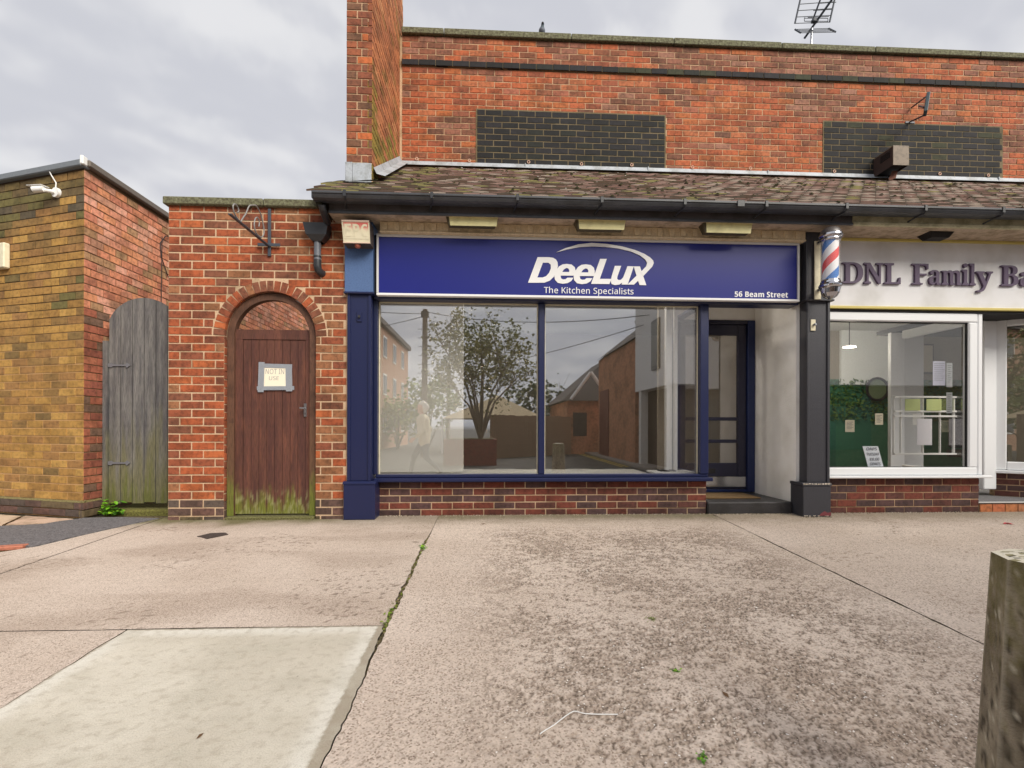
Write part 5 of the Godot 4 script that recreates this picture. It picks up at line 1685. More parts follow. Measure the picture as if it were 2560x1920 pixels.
# ------------------------------------------------------------------ outbuilding and the grey gate on the left
func outbuilding() -> void:
	var C := v3(-4.135, 0, 5.11)
	var fd := Vector3(-0.9525, 0, -0.3034)
	var fn := Vector3(-0.3034, 0, 0.9525)
	var W := 3.9865
	var L := C + fd * W
	var t := thing("outbuilding", "flat roofed yellow brick outbuilding with pinkish side wall at the left", "building", C)
	var s := st()
	var mcol := func(u, v, p):
		var h: float = p.y + 0.25 * nz2.get_noise_2d(p.x * 1.5 + p.z, p.y)
		return lin(206, 166, 118).lerp(lin(84, 66, 44), smoothstep(1.5, 2.3, h))
	sheet(s, L - fn * 0.007, C - L - Vector3(0.006, 0, 0), Vector3(0, 3.6, 0), 60, 60, fn, mcol)
	part(t, "mortar", s, M.mortar_dark)
	s = st()
	sheet(s, C - Vector3(0.007, 0, 0.006), Vector3(0, 0, -10.9), Vector3(0, 3.6, 0), 60, 40, Vector3(1, 0, 0), func(u, v, p): return lin(150, 120, 92).lerp(lin(112, 92, 62), clampf(0.5 + nz.get_noise_2d(p.z, p.y), 0, 1)))
	part(t, "mortar", s, M.mortar_dark)
	var tone := func(x, y):
		var soot: float = nz.get_noise_2d(x * 0.9, y * 1.3 + 9.0) + smoothstep(2.6, 3.5, y) * 0.6 - 0.42
		if x < 3.2 and y > 2.2:
			soot += 0.22
		if x > 3.78 and y > 1.9:
			soot += 0.2
		if soot > 0.1 + rng.randf() * 0.15:
			return pick("buff_soot", [2, 3, 3, 2])
		return pick("buff", [4, 4, 2.0, 3.5, 2, 0.7])
	lay(t, "brick", L, -fd, fn, W, 0.18, 41, 0.0826, 0.2345, no_cut, tone, 300, func(x, y): return -x, 0, 0.0095, 0.012)
	var stone := func(x, y):
		if x < 0.3 and y < 2.2:
			return pick("red_quoin", [3, 2, 2, 2])
		return pick("pink", [4, 4, 3, 2, 3, 2, 2])
	lay(t, "side_brick", C, Vector3(0, 0, -1), Vector3(1, 0, 0), 9.4, 0.18, 41, 0.0826, 0.168, no_cut, stone, 300, func(x, y): return 0.0 if (x < 1.9 and (y > 2.1 or x < 0.4)) or (x > 3.0 and x < 6.6 and y > 1.8 and y < 2.75) else 1.0, 1, 0.0095, 0.012)
	# plinth courses
	lay(t, "plinth_brick", L + fn * 0.018, -fd, fn, W + 0.02, 0.012, 2, 0.076, 0.2345, no_cut, func(x, y): return pick("plinth", [2, 2, 2, 3]), 300)
	lay(t, "plinth_brick", C + Vector3(0.018, 0, 0.018), Vector3(0, 0, -1), Vector3(1, 0, 0), 0.25, 0.012, 2, 0.076, 0.2345, no_cut, func(x, y): return pick("plinth", [3, 2, 1, 1]), 300)
	s = st()
	var q := [L + fn * 0.02, C + fn * 0.02 + Vector3(0.02, 0, 0)]
	quad(s, q[0] + Vector3(0, 0.162, 0), q[1] + Vector3(0, 0.162, 0), q[1] - fn * 0.03 + Vector3(0, 0.19, 0), q[0] - fn * 0.03 + Vector3(0, 0.19, 0), fn + Vector3.UP)
	quad(s, q[1] + Vector3(0, 0.162, 0), q[1] + Vector3(0, 0.162, -0.24), q[1] + Vector3(-0.03, 0.19, -0.24), q[1] + Vector3(-0.03, 0.19, 0), Vector3(1, 1, 0))
	part(t, "mortar_ledge", s, mat(srgb(170, 156, 116), 0.95, T.lichen, Vector3.ONE * 3))
	# roof edge trims
	s = st()
	XF = Transform3D(Basis(-fd, Vector3.UP, fn), L)
	box(s, Vector3(-0.1, 3.585, -0.05), Vector3(W + 0.02, 3.655, 0.05), 0.01)
	XF = Transform3D()
	part(t, "roof_edge", s, mat(srgb(120, 126, 132), 0.45, T.rough, Vector3.ONE * 2))
	s = st()
	box(s, C + Vector3(-0.05, 3.60, -11.0), C + Vector3(0.055, 3.67, 0.0), 0.01)
	part(t, "roof_edge", s, mat(srgb(112, 104, 96), 0.7, T.rough, Vector3.ONE * 2))
	s = st()
	box(s, C + Vector3(-0.004, 3.60, -0.01), C + Vector3(0.03, 3.69, 0.055), 0.008)
	part(t, "roof_edge_joint", s, M.white)
	s = st()
	var rf := [L + Vector3(0, 3.60, 0), C + Vector3(0, 3.60, 0), C + Vector3(0, 3.60, -11), L + Vector3(0, 3.60, -11)]
	quad(s, rf[0], rf[1], rf[2], rf[3], Vector3.UP)
	part(t, "roof", s, M.groove)
	# security camera
	var at := L + (-fd) * (W - 0.37) + Vector3(0, 3.37, 0)
	var cam := thing("security_camera", "white bullet security camera under the outbuilding roof edge", "camera", at)
	s = st()
	tube(s, [at, at + fn * 0.03], 0.05, 16)
	part(cam, "base", s, M.white)
	s = st()
	tube(s, [at + fn * 0.03, at + fn * 0.06 + fd * 0.03, at + fn * 0.09 + fd * 0.065 + Vector3(0, 0.0, 0)], 0.018, 10)
	part(cam, "arm", s, M.white)
	s = st()
	var ax := (fd * 0.9 + fn * 0.35 + Vector3(0, -0.12, 0)).normalized()
	var b0 := at + fn * 0.09 + fd * 0.055 + Vector3(0, 0.01, 0)
	tube(s, [b0, b0 + ax * 0.10], 0.031, 16)
	part(cam, "body", s, M.white)
	s = st()
	tube(s, [b0 + ax * 0.1005, b0 + ax * 0.107], 0.028, 16)
	part(cam, "lens", s, M.dark)
	s = st()
	XF = Transform3D(Basis(ax, ax.cross(fn).normalized() * -1.0, fn), b0 + Vector3(0, 0.033, 0))
	box(s, Vector3(-0.01, 0, -0.04), Vector3(0.13, 0.006, 0.035), 0.002)
	XF = Transform3D()
	part(cam, "sun_hood", s, M.white)
	s = st()
	tube(s, [at + fn * 0.02 + Vector3(0, 0.05, 0), at + fn * 0.02 + Vector3(0.01, 0.10, 0) + fd * 0.01, at + fn * 0.03 + fd * 0.055 + Vector3(0, 0.19, 0), at + fn * 0.04 + fd * 0.07 + Vector3(0, 0.24, 0)], 0.006, 6)
	part(cam, "cable", s, M.white)
	# white box cut by the picture's edge
	at = L + (-fd) * (W - 0.99) + Vector3(0, 2.77, 0)
	s = st()
	XF = Transform3D(Basis(-fd, Vector3.UP, fn), at)
	box(s, Vector3(-0.26, -0.13, 0), Vector3(-0.085, 0.14, 0.06), 0.01)
	XF = Transform3D()
	lone("alarm_box", s, M.cream, "cream alarm box on the yellow brick wall below the security camera", "alarm box")
	# cable loop on the side wall
	s = st()
	var cab := []
	for p in [[6.95, 3.33], [6.75, 3.36], [6.50, 3.40], [6.32, 3.37], [6.22, 3.24], [6.24, 3.08], [6.35, 2.9], [6.55, 2.65], [6.72, 2.40], [6.8, 2.1], [6.8, 1.8]]:
		cab.append(v3(-4.118, p[1], p[0]))
	tube(s, cab, 0.006, 6)
	lone("cable", s, M.cable, "black cable looping down the pinkish side wall behind the grey gate", "cable")
	s = st()
	tube(s, [v3(-4.12, 3.34, 6.26), v3(-4.12, 2.6, 6.245), v3(-4.12, 1.8, 6.25)], 0.004, 6)
	lone("cable", s, M.cable, "thin straight black cable hanging beside the looped one on the pinkish wall", "cable")

	# grey gate
	var g := thing("timber_gate", "weathered grey round topped plank gate with strap hinges", "gate", v3(-3.8, 0, 5.36))
	var gcol := func(u, v, p):
		var c := lin(98, 95, 95).lerp(lin(124, 121, 118), clampf(0.5 + 1.5 * nz.get_noise_2d(p.x * 18.0, p.y * 0.9), 0, 1))
		c = c.lerp(lin(82, 80, 84), 0.7 * smoothstep(0.15, 0.5, nz2.get_noise_2d(p.x * 26.0, p.y * 1.4)))
		var m: float = p.y + 0.5 * nz2.get_noise_2d(p.x * 8.0, p.y * 0.8) + 0.2 * nz3.get_noise_2d(p.x * 40.0, p.y * 2.0)
		c = c.lerp(lin(116, 112, 72), 0.75 * smoothstep(1.05, 0.3, m))
		c = c.lerp(lin(98, 102, 40), 0.75 * smoothstep(0.36, 0.14, m))
		return c
	s = st()
	painted_box(s, -4.128, -4.085, 0.0, 1.86, 5.34, 5.42, 2, 70, gcol)
	part(g, "hinge_post", s, M.timber_v)
	var gx0 := -4.078
	var gw := 0.122
	for i in 6:
		var x0 := gx0 + i * gw
		s = st()
		var ca := -3.72
		var top := func(x: float) -> float:
			var r := 0.385
			return 1.945 + sqrt(maxf(0.0, r * r - (x - ca) * (x - ca)))
		var nx := 6
		var ny := 80
		var xa := x0 + 0.002
		var xb := x0 + gw - 0.003
		var dd := 5.362 + rng.randf_range(-0.002, 0.002)
		for k in nx:
			var u0 := lerpf(xa, xb, float(k) / nx)
			var u1 := lerpf(xa, xb, float(k + 1) / nx)
			for j in ny:
				var q4 := []
				for e in [[u0, j], [u1, j], [u1, j + 1], [u0, j + 1]]:
					var y := lerpf(0.115 + 0.012 * (i % 2), top.call(e[0]), float(e[1]) / ny)
					q4.append(v3(e[0], y, dd))
				for e in [0, 3, 2, 0, 2, 1]:
					s.set_color(gcol.call(0, 0, q4[e]))
					s.set_normal(Vector3(0, 0, 1))
					s.add_vertex(q4[e])
			s.set_color(lin(90, 90, 92))
			quad(s, v3(u0, top.call(u0), dd), v3(u1, top.call(u1), dd), v3(u1, top.call(u1), dd + 0.025), v3(u0, top.call(u0), dd + 0.025), Vector3.UP)
		for e in [[xa, -1], [xb, 1]]:
			s.set_color(lin(70, 70, 66))
			quad(s, v3(e[0], 0.115, dd), v3(e[0], top.call(e[0]), dd), v3(e[0], top.call(e[0]), dd + 0.025), v3(e[0], 0.115, dd + 0.025), Vector3(e[1], 0, 0))
		part(g, "plank", s, M.timber_v)
	for y in [0.55, 1.60]:
		s = st()
		prism(s, PackedVector2Array([Vector2(-4.08, y - 0.018), Vector2(-4.045, y - 0.024), Vector2(-4.03, y - 0.01), Vector2(-3.9, y - 0.008), Vector2(-3.885, y - 0.028), Vector2(-3.868, y - 0.012), Vector2(-3.85, y), Vector2(-3.868, y + 0.012), Vector2(-3.885, y + 0.028), Vector2(-3.9, y + 0.008), Vector2(-4.03, y + 0.01), Vector2(-4.045, y + 0.024), Vector2(-4.08, y + 0.018)]), 5.350, 5.3585)
		part(g, "strap_hinge", s, mat(srgb(112, 112, 118), 0.6, T.rough, Vector3.ONE * 6))
	for y in [0.4, 1.5]:
		bxp(g, "ledge", mat(srgb(90, 88, 88), 0.9), -4.07, -3.36, y, y + 0.1, 5.39, 5.42, 0.004)
	bxp(self, "gate_step", mat(srgb(150, 146, 84), 0.95, T.lichen, Vector3.ONE * 2.4, T.grain, 0.6), -4.1, -3.2, -0.03, 0.055, 5.30, 5.75, 0.02)
	meta(get_node("gate_step"), "mossy stone step under the grey plank gate", "step")

# ------------------------------------------------------------------ things fixed to the walls and roofs
func fittings() -> void:
	# basket bracket
	var b := thing("basket_bracket", "black scrolled iron basket bracket on the red brick wall above the arch", "bracket", v3(-2.228, 2.68, 4.99))
	bxp(b, "wall_strap", M.iron, -2.243, -2.213, 2.675, 3.155, 4.978, 4.992, 0.002)
	bxp(b, "cross_strap", M.iron, -2.338, -2.116, 2.77, 2.80, 4.965, 4.9775, 0.002)
	var s := st()
	XF = Transform3D(Basis(), v3(-2.228, 2.785, 4.965))
	box(s, Vector3(-0.015, -0.02, 0.0), Vector3(0.015, -0.008, 0.73), 0.002)
	XF = Transform3D()
	part(b, "arm", s, M.iron)
	for q in [[[0.56, 2.775], [0.51, 2.84], [0.46, 2.90], [0.405, 2.99], [0.34, 3.03], [0.26, 3.055], [0.17, 3.01], [0.115, 2.92], [0.11, 2.86], [0.145, 2.81], [0.20, 2.79], [0.27, 2.80], [0.305, 2.85], [0.29, 2.92], [0.245, 2.955], [0.205, 2.93], [0.215, 2.88]], [[0.56, 2.775], [0.62, 2.79], [0.665, 2.815], [0.685, 2.86], [0.655, 2.895], [0.605, 2.89], [0.59, 2.86], [0.615, 2.84]]]:
		var cv := Curve3D.new()
		for i in q.size():
			var p := v3(-2.228, q[i][1], 4.975 - q[i][0])
			var a: Array = q[maxi(i - 1, 0)]
			var c: Array = q[mini(i + 1, q.size() - 1)]
			var tg := Vector3(0, c[1] - a[1], c[0] - a[0]) / 6.0
			cv.add_point(p, -tg, tg)
		s = st()
		tube(s, Array(cv.tessellate(4, 3)), 0.0065, 6)
		part(b, "scroll", s, M.iron_highlit)
	# rainwater hopper and pipe
	var h := thing("rainwater_hopper", "black rainwater hopper with short pipe turning into the brick wall", "rainwater hopper", v3(-1.73, 2.5, 4.95))
	s = st()
	var q0 := [v3(-1.855, 2.982, 4.87), v3(-1.607, 2.982, 4.87), v3(-1.607, 2.982, 4.998), v3(-1.855, 2.982, 4.998)]
	var q1 := [v3(-1.83, 2.87, 4.88), v3(-1.63, 2.87, 4.88), v3(-1.63, 2.87, 4.998), v3(-1.83, 2.87, 4.998)]
	var q2 := [v3(-1.775, 2.81, 4.905), v3(-1.685, 2.81, 4.905), v3(-1.685, 2.81, 4.998), v3(-1.775, 2.81, 4.998)]
	quad(s, q0[0], q0[1], q0[2], q0[3], Vector3.UP)
	for i in 4:
		var j := (i + 1) % 4
		var n: Vector3 = [Vector3(0, 0, 1), Vector3(1, 0, 0), Vector3(0, 0, -1), Vector3(-1, 0, 0)][i]
		quad(s, q0[i], q0[j], q1[j], q1[i], n)
		quad(s, q1[i], q1[j], q2[j], q2[i], n + Vector3(0, -0.8, 0))
	part(h, "hopper", s, M.black_plastic)
	s = st()
	tube(s, [v3(-1.735, 2.815, 4.945), v3(-1.735, 2.63, 4.945)], 0.034, 18)
	part(h, "pipe", s, M.plastic_pale)
	s = st()
	tube(s, [v3(-1.735, 2.67, 4.945), v3(-1.735, 2.655, 4.945)], 0.039, 18)
	part(h, "pipe_collar", s, M.black_plastic)
	s = st()
	tube(s, [v3(-1.735, 2.632, 4.945), v3(-1.735, 2.57, 4.945), v3(-1.73, 2.535, 4.955), v3(-1.715, 2.515, 4.985), v3(-1.70, 2.51, 5.03)], 0.038, 18)
	part(h, "elbow", s, M.black_plastic)
	s = st()
	tube(s, [v3(-1.60, 3.07, 4.68), v3(-1.60, 3.03, 4.70), v3(-1.62, 2.99, 4.9)], 0.034, 14)
	part(h, "gutter_outlet", s, M.black_plastic)
	# faded alarm box with red print
	var a := thing("alarm_box", "faded cream alarm box with worn red EPC print on the navy pilaster cap", "alarm box", v3(-1.31, 2.75, 4.9))
	s = st()
	var f0 := [v3(-1.447, 2.972, 4.775), v3(-1.178, 2.972, 4.775), v3(-1.178, 2.972, 4.955), v3(-1.447, 2.972, 4.955)]
	var f1 := [v3(-1.437, 2.758, 4.815), v3(-1.176, 2.758, 4.815), v3(-1.176, 2.758, 4.955), v3(-1.437, 2.758, 4.955)]
	quad(s, f0[0], f0[1], f1[1], f1[0], Vector3(0, -0.2, 1))
	part(a, "front_cover", s, M.cream)
	s = st()
	quad(s, f0[0], f0[1], f0[2], f0[3], Vector3.UP)
	quad(s, f1[0], f1[1], f1[2], f1[3], Vector3.DOWN)
	quad(s, f0[1], f0[2], f1[2], f1[1], Vector3(1, 0, 0))
	quad(s, f0[0], f0[3], f1[3], f1[0], Vector3(-1, 0, 0))
	part(a, "case", s, mat(srgb(74, 64, 60), 0.7))
	s = st()
	for e in [[-1.447, -1.178, 2.955, 2.972], [-1.44, -1.177, 2.758, 2.77]]:
		bx(s, e[0], e[1], e[2], e[3], 4.772 if e[2] > 2.9 else 4.806, 4.80 if e[2] > 2.9 else 4.82, 0.002)
	part(a, "rim", s, mat(srgb(214, 190, 172), 0.7))
	s = st()
	sheet(s, v3(-1.43, 2.80, 4.8045), Vector3(0.24, 0, 0), Vector3(0, 0.15, 0.0285), 24, 24, Vector3(0, 0, 1), func(u, v, p): return lin(226, 218, 190).lerp(lin(206, 74, 74), 0.9 * smoothstep(0.46, 0.98, v + 0.22 * (u - 0.5) + 0.12 * nz3.get_noise_2d(u * 14.0, v * 3.0))))
	part(a, "red_print", s, vcol(mat(Color.WHITE, 0.6)))
	var i3 := 0
	for ch in ["E", "P", "C"]:
		var le := letters(a, "letter", ch, "Droid Sans", true, -1.418 + i3 * 0.079, -1.356 + i3 * 0.079, 2.82, 2.938, 4.798, 0.002, M.cream)
		var tilt := Basis(Vector3.RIGHT, atan(0.187))
		var piv := v3(-1.42, 2.82, 4.798) - a.position
		le.transform = Transform3D(tilt * le.transform.basis, piv + tilt * (le.position - piv))
		i3 += 1
	s = st()
	lathe(s, [Vector2(0.0, 2.722), Vector2(0.018, 2.726), Vector2(0.029, 2.74), Vector2(0.031, 2.758)], v3(-1.306, 0, 4.85), 16)
	part(a, "strobe_lens", s, mat(srgb(166, 92, 72), 0.3))
	# three cream light fittings under the soffit
	var n3 := 0
	for q in [[-0.40, 0.085, 2.952], [0.895, 1.375, 2.945], [2.205, 2.69, 2.938]]:
		var l := thing("soffit_light", ["cream trough light fitting under the eaves above the left of the blue sign", "cream trough light fitting under the eaves above the white swoosh", "cream trough light fitting under the eaves nearest the black pilaster"][n3], "light fitting", v3((q[0] + q[1]) * 0.5, q[2], 4.84), "cream light fittings under the eaves")
		s = st()
		quad(s, v3(q[0], 3.034, 4.785), v3(q[1], 3.034, 4.785), v3(q[1] - 0.012, q[2], 4.80), v3(q[0] + 0.012, q[2], 4.80), Vector3(0, 0, 1))
		part(l, "diffuser", s, M.lamp_cream)
		part(l, "case", prism_box(q[0] - 0.03, q[1] + 0.0, q[2] + 0.001, 3.0335, 4.787, 4.90, 0.03), mat(srgb(86, 78, 56), 0.7))
		n3 += 1
	# vent cowl on the right hand dark panel
	var c := thing("vent_cowl", "brown metal vent cowl with side louvres on the right dark brick panel", "vent", v3(5.72, 4.6, 6.6))
	s = st()
	bx(s, 5.60, 5.826, 4.60, 4.87, 6.40, 6.412)
	bx(s, 5.60, 5.826, 4.86, 4.872, 6.4, 6.74)
	part(c, "front_plate", s, mat(srgb(128, 112, 94), 0.6, T.rough, Vector3.ONE * 5, null, 0, T.stain, 2.0))
	for x in [5.60, 5.816]:
		bxp(c, "side_plate", mat(srgb(72, 54, 48), 0.7, T.rough, Vector3.ONE * 5), x, x + 0.01, 4.60, 4.86, 6.413, 6.745, 0.0)
	for i in 4:
		bxp(c, "louvre", M.dark, 5.592, 5.60, 4.74 + i * 0.025, 4.75 + i * 0.025, 6.45, 6.62, 0.0)
	bxp(c, "dark_underside", M.dark, 5.612, 5.814, 4.615, 4.625, 6.42, 6.74, 0.0)  # dark sheet stands in for shade inside the open bottom
	s = st()
	prism(s, PackedVector2Array([Vector2(5.72, 4.60), Vector2(5.80, 4.60), Vector2(5.77, 4.50), Vector2(5.70, 4.47), Vector2(5.66, 4.475)]), 6.55, 6.556)
	part(c, "rust_flap", s, M.rust)
	# floodlight bracket
	var fl := thing("floodlight", "grey flat floodlight held out from the upper wall on two thin arms", "floodlight", v3(5.97, 5.3, 6.5))
	s = st()
	XF = Transform3D(Basis(Vector3.UP, 0.9) * Basis(Vector3.RIGHT, 0.12), v3(5.965, 5.365, 6.28))
	box(s, Vector3(-0.09, -0.125, -0.02), Vector3(0.06, 0.125, 0.02), 0.006)
	XF = Transform3D()
	part(fl, "lamp_body", s, mat(srgb(86, 100, 106), 0.5))
	for q in [[v3(6.167, 5.635, 6.74), v3(5.99, 5.50, 6.32)], [v3(6.15, 5.43, 6.74), v3(5.96, 5.24, 6.30)], [v3(6.06, 5.50, 6.5), v3(5.95, 5.34, 6.3)]]:
		s = st()
		tube(s, q, 0.011, 6)
		part(fl, "arm", s, M.iron)
	bxp(fl, "wall_plate", M.iron, 6.08, 6.22, 5.41, 5.435, 6.735, 6.748, 0.0)
	# aerial
	var ae := thing("television_aerial", "tilted rooftop television aerial with two grid reflectors behind the parapet", "aerial", v3(4.8, 6.3, 7.0))
	s = st()
	tube(s, [v3(4.79, 6.2, 6.96), v3(4.815, 6.92, 6.96)], 0.017, 8)
	part(ae, "mast", s, M.steel)
	s = st()
	tube(s, [v3(4.765, 6.85, 7.06), v3(5.10, 7.40, 6.4)], 0.016, 8)
	tube(s, [v3(4.81, 7.02, 6.94), v3(4.865, 7.40, 6.7)], 0.012, 8)
	part(ae, "boom", s, M.iron)
	for pnl in [[v3(4.602, 7.32, 6.9), v3(5.139, 7.39, 6.9), v3(4.554, 6.989, 6.96), v3(5.09, 7.03, 6.96), 5], [v3(4.554, 6.899, 6.96), v3(5.075, 6.935, 6.96), v3(4.604, 6.80, 6.9), v3(5.141, 6.835, 6.9), 4]]:
		s = st()
		tube(s, [pnl[0], pnl[2]], 0.012, 6)
		tube(s, [pnl[1], pnl[3]], 0.012, 6)
		var nn: int = pnl[4]
		for i in nn:
			var k := float(i) / (nn - 1)
			tube(s, [pnl[0].lerp(pnl[2], k), pnl[1].lerp(pnl[3], k)], 0.005, 5)
		part(ae, "reflector_grid", s, M.iron)
	for i in 6:
		var k := i / 6.0
		var m := v3(lerpf(4.86, 5.0, k), lerpf(7.03, 7.33, k), lerpf(6.88, 6.5, k))
		s = st()
		tube(s, [m - Vector3(0.16 - 0.015 * i, 0.015, 0), m + Vector3(0.16 - 0.015 * i, 0.015, 0)], 0.005, 5)
		part(ae, "director_rod", s, M.iron)
	s = st()
	for e in [[4.66, 6.975, 5.02, 6.99], [4.66, 7.02, 5.02, 7.035]]:
		tube(s, [v3(e[0], e[1], 6.9), v3(e[2], e[3], 6.9)], 0.005, 5)
	for x in [4.66, 5.02]:
		tube(s, [v3(x, 6.98, 6.9), v3(x, 7.03, 6.9)], 0.005, 5)
	part(ae, "dipole", s, M.iron)
	bxp(ae, "junction_box", M.iron, 4.78, 4.87, 6.97, 7.02, 6.88, 6.94, 0.008)
	# pigeon on the parapet
	s = st()
	var grey := lin(92, 98, 110)
	var dark := lin(48, 52, 62)
	net(s, [[v3(0.735, 6.53, 6.74), v3(0.75, 6.535, 6.84), 0.045, 0.03, grey], [v3(0.735, 6.545, 6.73), v3(0.742, 6.595, 6.71), 0.032, 0.017, lin(70, 84, 92)], [v3(0.742, 6.607, 6.705), v3(0.742, 6.61, 6.70), 0.017, 0.016, dark], [v3(0.74, 6.607, 6.69), v3(0.735, 6.601, 6.672), 0.006, 0.002, lin(60, 56, 54)], [v3(0.75, 6.53, 6.86), v3(0.757, 6.51, 6.97), 0.02, 0.012, dark], [v3(0.722, 6.5, 6.735), v3(0.722, 6.488, 6.735), 0.006, 0.008, lin(150, 90, 84)], [v3(0.75, 6.5, 6.735), v3(0.75, 6.488, 6.735), 0.006, 0.008, lin(150, 90, 84)]], 0.006, 0.02)
	lone("pigeon", s, vcol(mat(Color.WHITE, 0.7)), "grey pigeon perched on the long stone parapet", "bird")

func leaf_clump(called: String, label: String, cat: String, at: Vector3, spread: Vector3, n: int, size: float, cols: Array, group := "") -> Node3D:
	var t := thing(called, label, cat, at, group)
	var s := st()
	for i in n:
		var p := at + Vector3(rng.randfn(0, 0.4) * spread.x, absf(rng.randfn(0, 0.45)) * spread.y, rng.randfn(0, 0.4) * spread.z)
		var l := size * rng.randf_range(0.6, 1.25)
		XF = Transform3D(Basis.from_euler(Vector3(rng.randf_range(-0.9, 0.3), rng.randf() * TAU, rng.randf_range(-0.4, 0.4))), p)
		s.set_color(cols[rng.randi() % cols.size()])
		for e in [-1.0, 1.0]:
			quad(s, Vector3(0, 0, 0), Vector3(e * l * 0.36, l * 0.1, -l * 0.35), Vector3(e * l * 0.3, l * 0.08, -l * 0.75), Vector3(0, 0, -l), Vector3(-e * 0.3, 1, 0))
	XF = Transform3D()
	part(t, "leaves", s, M.leaf)
	s = st()
	for i in mini(6, n):
		tube(s, [at, at + Vector3(rng.randfn(0, 0.3) * spread.x, spread.y * 0.5, rng.randfn(0, 0.3) * spread.z)], 0.0015, 4)
	part(t, "stems", s, mat(srgb(96, 110, 50), 0.8))
	return t

func small_plants() -> void:
	var g := [lin(110, 168, 30), lin(86, 140, 30), lin(140, 186, 46), lin(64, 112, 28)]
	leaf_clump("weed", "bright green leafy weed growing at the foot of the grey gate post", "weed", v3(-3.985, 0.03, 5.27), Vector3(0.16, 0.12, 0.06), 90, 0.05, g)
	leaf_clump("weed", "small weed in the crack nearest the shop wall", "weed", v3(-0.535, gy(4.0) - 0.01, 4.0), Vector3(0.03, 0.025, 0.16), 60, 0.022, g)
	leaf_clump("weed", "small weed in the crack beside the corner of the pale patch", "weed", v3(-0.55, gy(2.75) - 0.012, 2.75), Vector3(0.03, 0.02, 0.2), 90, 0.018, [lin(128, 150, 36), lin(104, 128, 36), lin(90, 104, 40)])
	leaf_clump("weed", "tiny weed on the worn concrete at the very front", "weed", v3(0.708, gy(1.551), 1.551), Vector3(0.02, 0.012, 0.03), 22, 0.012, g)
	leaf_clump("weed", "tiny weed tuft in the middle of the worn concrete", "weed", v3(0.823, gy(2.067), 2.067), Vector3(0.025, 0.012, 0.02), 26, 0.014, g)
	leaf_clump("weed", "faint weed tuft farther back on the worn concrete", "weed", v3(0.893, gy(2.581), 2.581), Vector3(0.03, 0.008, 0.04), 26, 0.012, [lin(130, 140, 60), lin(116, 124, 64)])
	# moss cushions in the long crack
	var s := st()
	for i in 420:
		var d := rng.randf_range(2.45, 4.9)
		var r := rng.randf_range(0.003, 0.009)
		XF = Transform3D(Basis.from_scale(Vector3(r * 1.2, r * 0.7, r)), v3(-0.541 + rng.randfn(0, 0.008) * smoothstep(4.7, 3.6, d), gy(d) - 0.008, d))
		s.set_color([lin(112, 104, 62), lin(120, 132, 50), lin(92, 84, 60), lin(146, 130, 104)][rng.randi() % 4])
		for k in 6:
			tri(s, Vector3(0, 1, 0), Vector3(cos(TAU * k / 6), 0, sin(TAU * k / 6)), Vector3(cos(TAU * (k + 1) / 6), 0, sin(TAU * (k + 1) / 6)), Vector3(cos(TAU * (k + 0.5) / 6), 1, sin(TAU * (k + 0.5) / 6)))
	XF = Transform3D()
	var m := lone("moss", s, vcol(mat(Color.WHITE, 1.0)), "moss and grit filling the long crack in the forecourt", "moss")
	m.remove_meta("category")
	m.set_meta("kind", "stuff")
	s = st()
	for i in 500:
		var d := rng.randf_range(1.4, 5.0)
		var r := rng.randf_range(0.002, 0.006)
		XF = Transform3D(Basis.from_scale(Vector3(r * 0.8, r * 0.5, r * 1.6)), v3(2.4305 + rng.randfn(0, 0.003), gy(d) - 0.006, d))
		s.set_color([lin(98, 92, 52), lin(120, 116, 56), lin(90, 80, 60)][rng.randi() % 3])
		for k in 6:
			tri(s, Vector3(0, 1, 0), Vector3(cos(TAU * k / 6), 0, sin(TAU * k / 6)), Vector3(cos(TAU * (k + 1) / 6), 0, sin(TAU * (k + 1) / 6)), Vector3(cos(TAU * (k + 0.5) / 6), 1, sin(TAU * (k + 0.5) / 6)))
	XF = Transform3D()
	m = lone("moss", s, vcol(mat(Color.WHITE, 1.0)), "thin moss line in the right hand concrete joint", "moss")
	m.remove_meta("category")
	m.set_meta("kind", "stuff")
	# rubble fillet along the foot of the walls
	s = st()
	for i in 1500:
		var x := rng.randf_range(-1.1, 5.5)
		var dd := 5.135 - absf(rng.randfn(0, 0.022))
		if x > 3.3 and x < 3.66:
			dd = 4.935 - absf(rng.randfn(0, 0.01))
		elif x > 2.38 and x < 3.3:
			dd -= 0.025
		var r := rng.randf_range(0.002, 0.009)
		XF = Transform3D(Basis(Vector3.UP, rng.randf() * TAU) * Basis.from_scale(Vector3(r, r * 0.7, r * 0.8)), v3(x, gy(dd) + 0.001, dd))
		s.set_color([lin(150, 136, 116), lin(176, 158, 138), lin(118, 104, 84), lin(96, 90, 66), lin(200, 188, 172)][rng.randi() % 5])
		for k in 5:
			tri(s, Vector3(0, 1, 0), Vector3(cos(TAU * k / 5), 0, sin(TAU * k / 5)), Vector3(cos(TAU * (k + 1) / 5), 0, sin(TAU * (k + 1) / 5)), Vector3(cos(TAU * (k + 0.5) / 5), 1, sin(TAU * (k + 0.5) / 5)))
	XF = Transform3D()
	m = lone("grit", s, vcol(mat(Color.WHITE, 0.95)), "grit and dirt gathered at the foot of the shop walls", "grit")
	m.remove_meta("category")
	m.set_meta("kind", "stuff")
	# bits lying on the ground
	s = st()
	var cv := Curve3D.new()
	for p in [[0.183, 1.683, 0.02, 0.03], [0.25, 1.74, 0.03, 0.035], [0.322, 1.803, 0.02, 0.008], [0.36, 1.79, 0.02, -0.006], [0.42, 1.782, 0.02, 0.0], [0.486, 1.779, 0.02, -0.003]]:
		cv.add_point(v3(p[0], gy(p[1]) + 0.004, p[1]), -Vector3(p[2], 0, -p[3]) * 0.6, Vector3(p[2], 0, -p[3]) * 0.6)
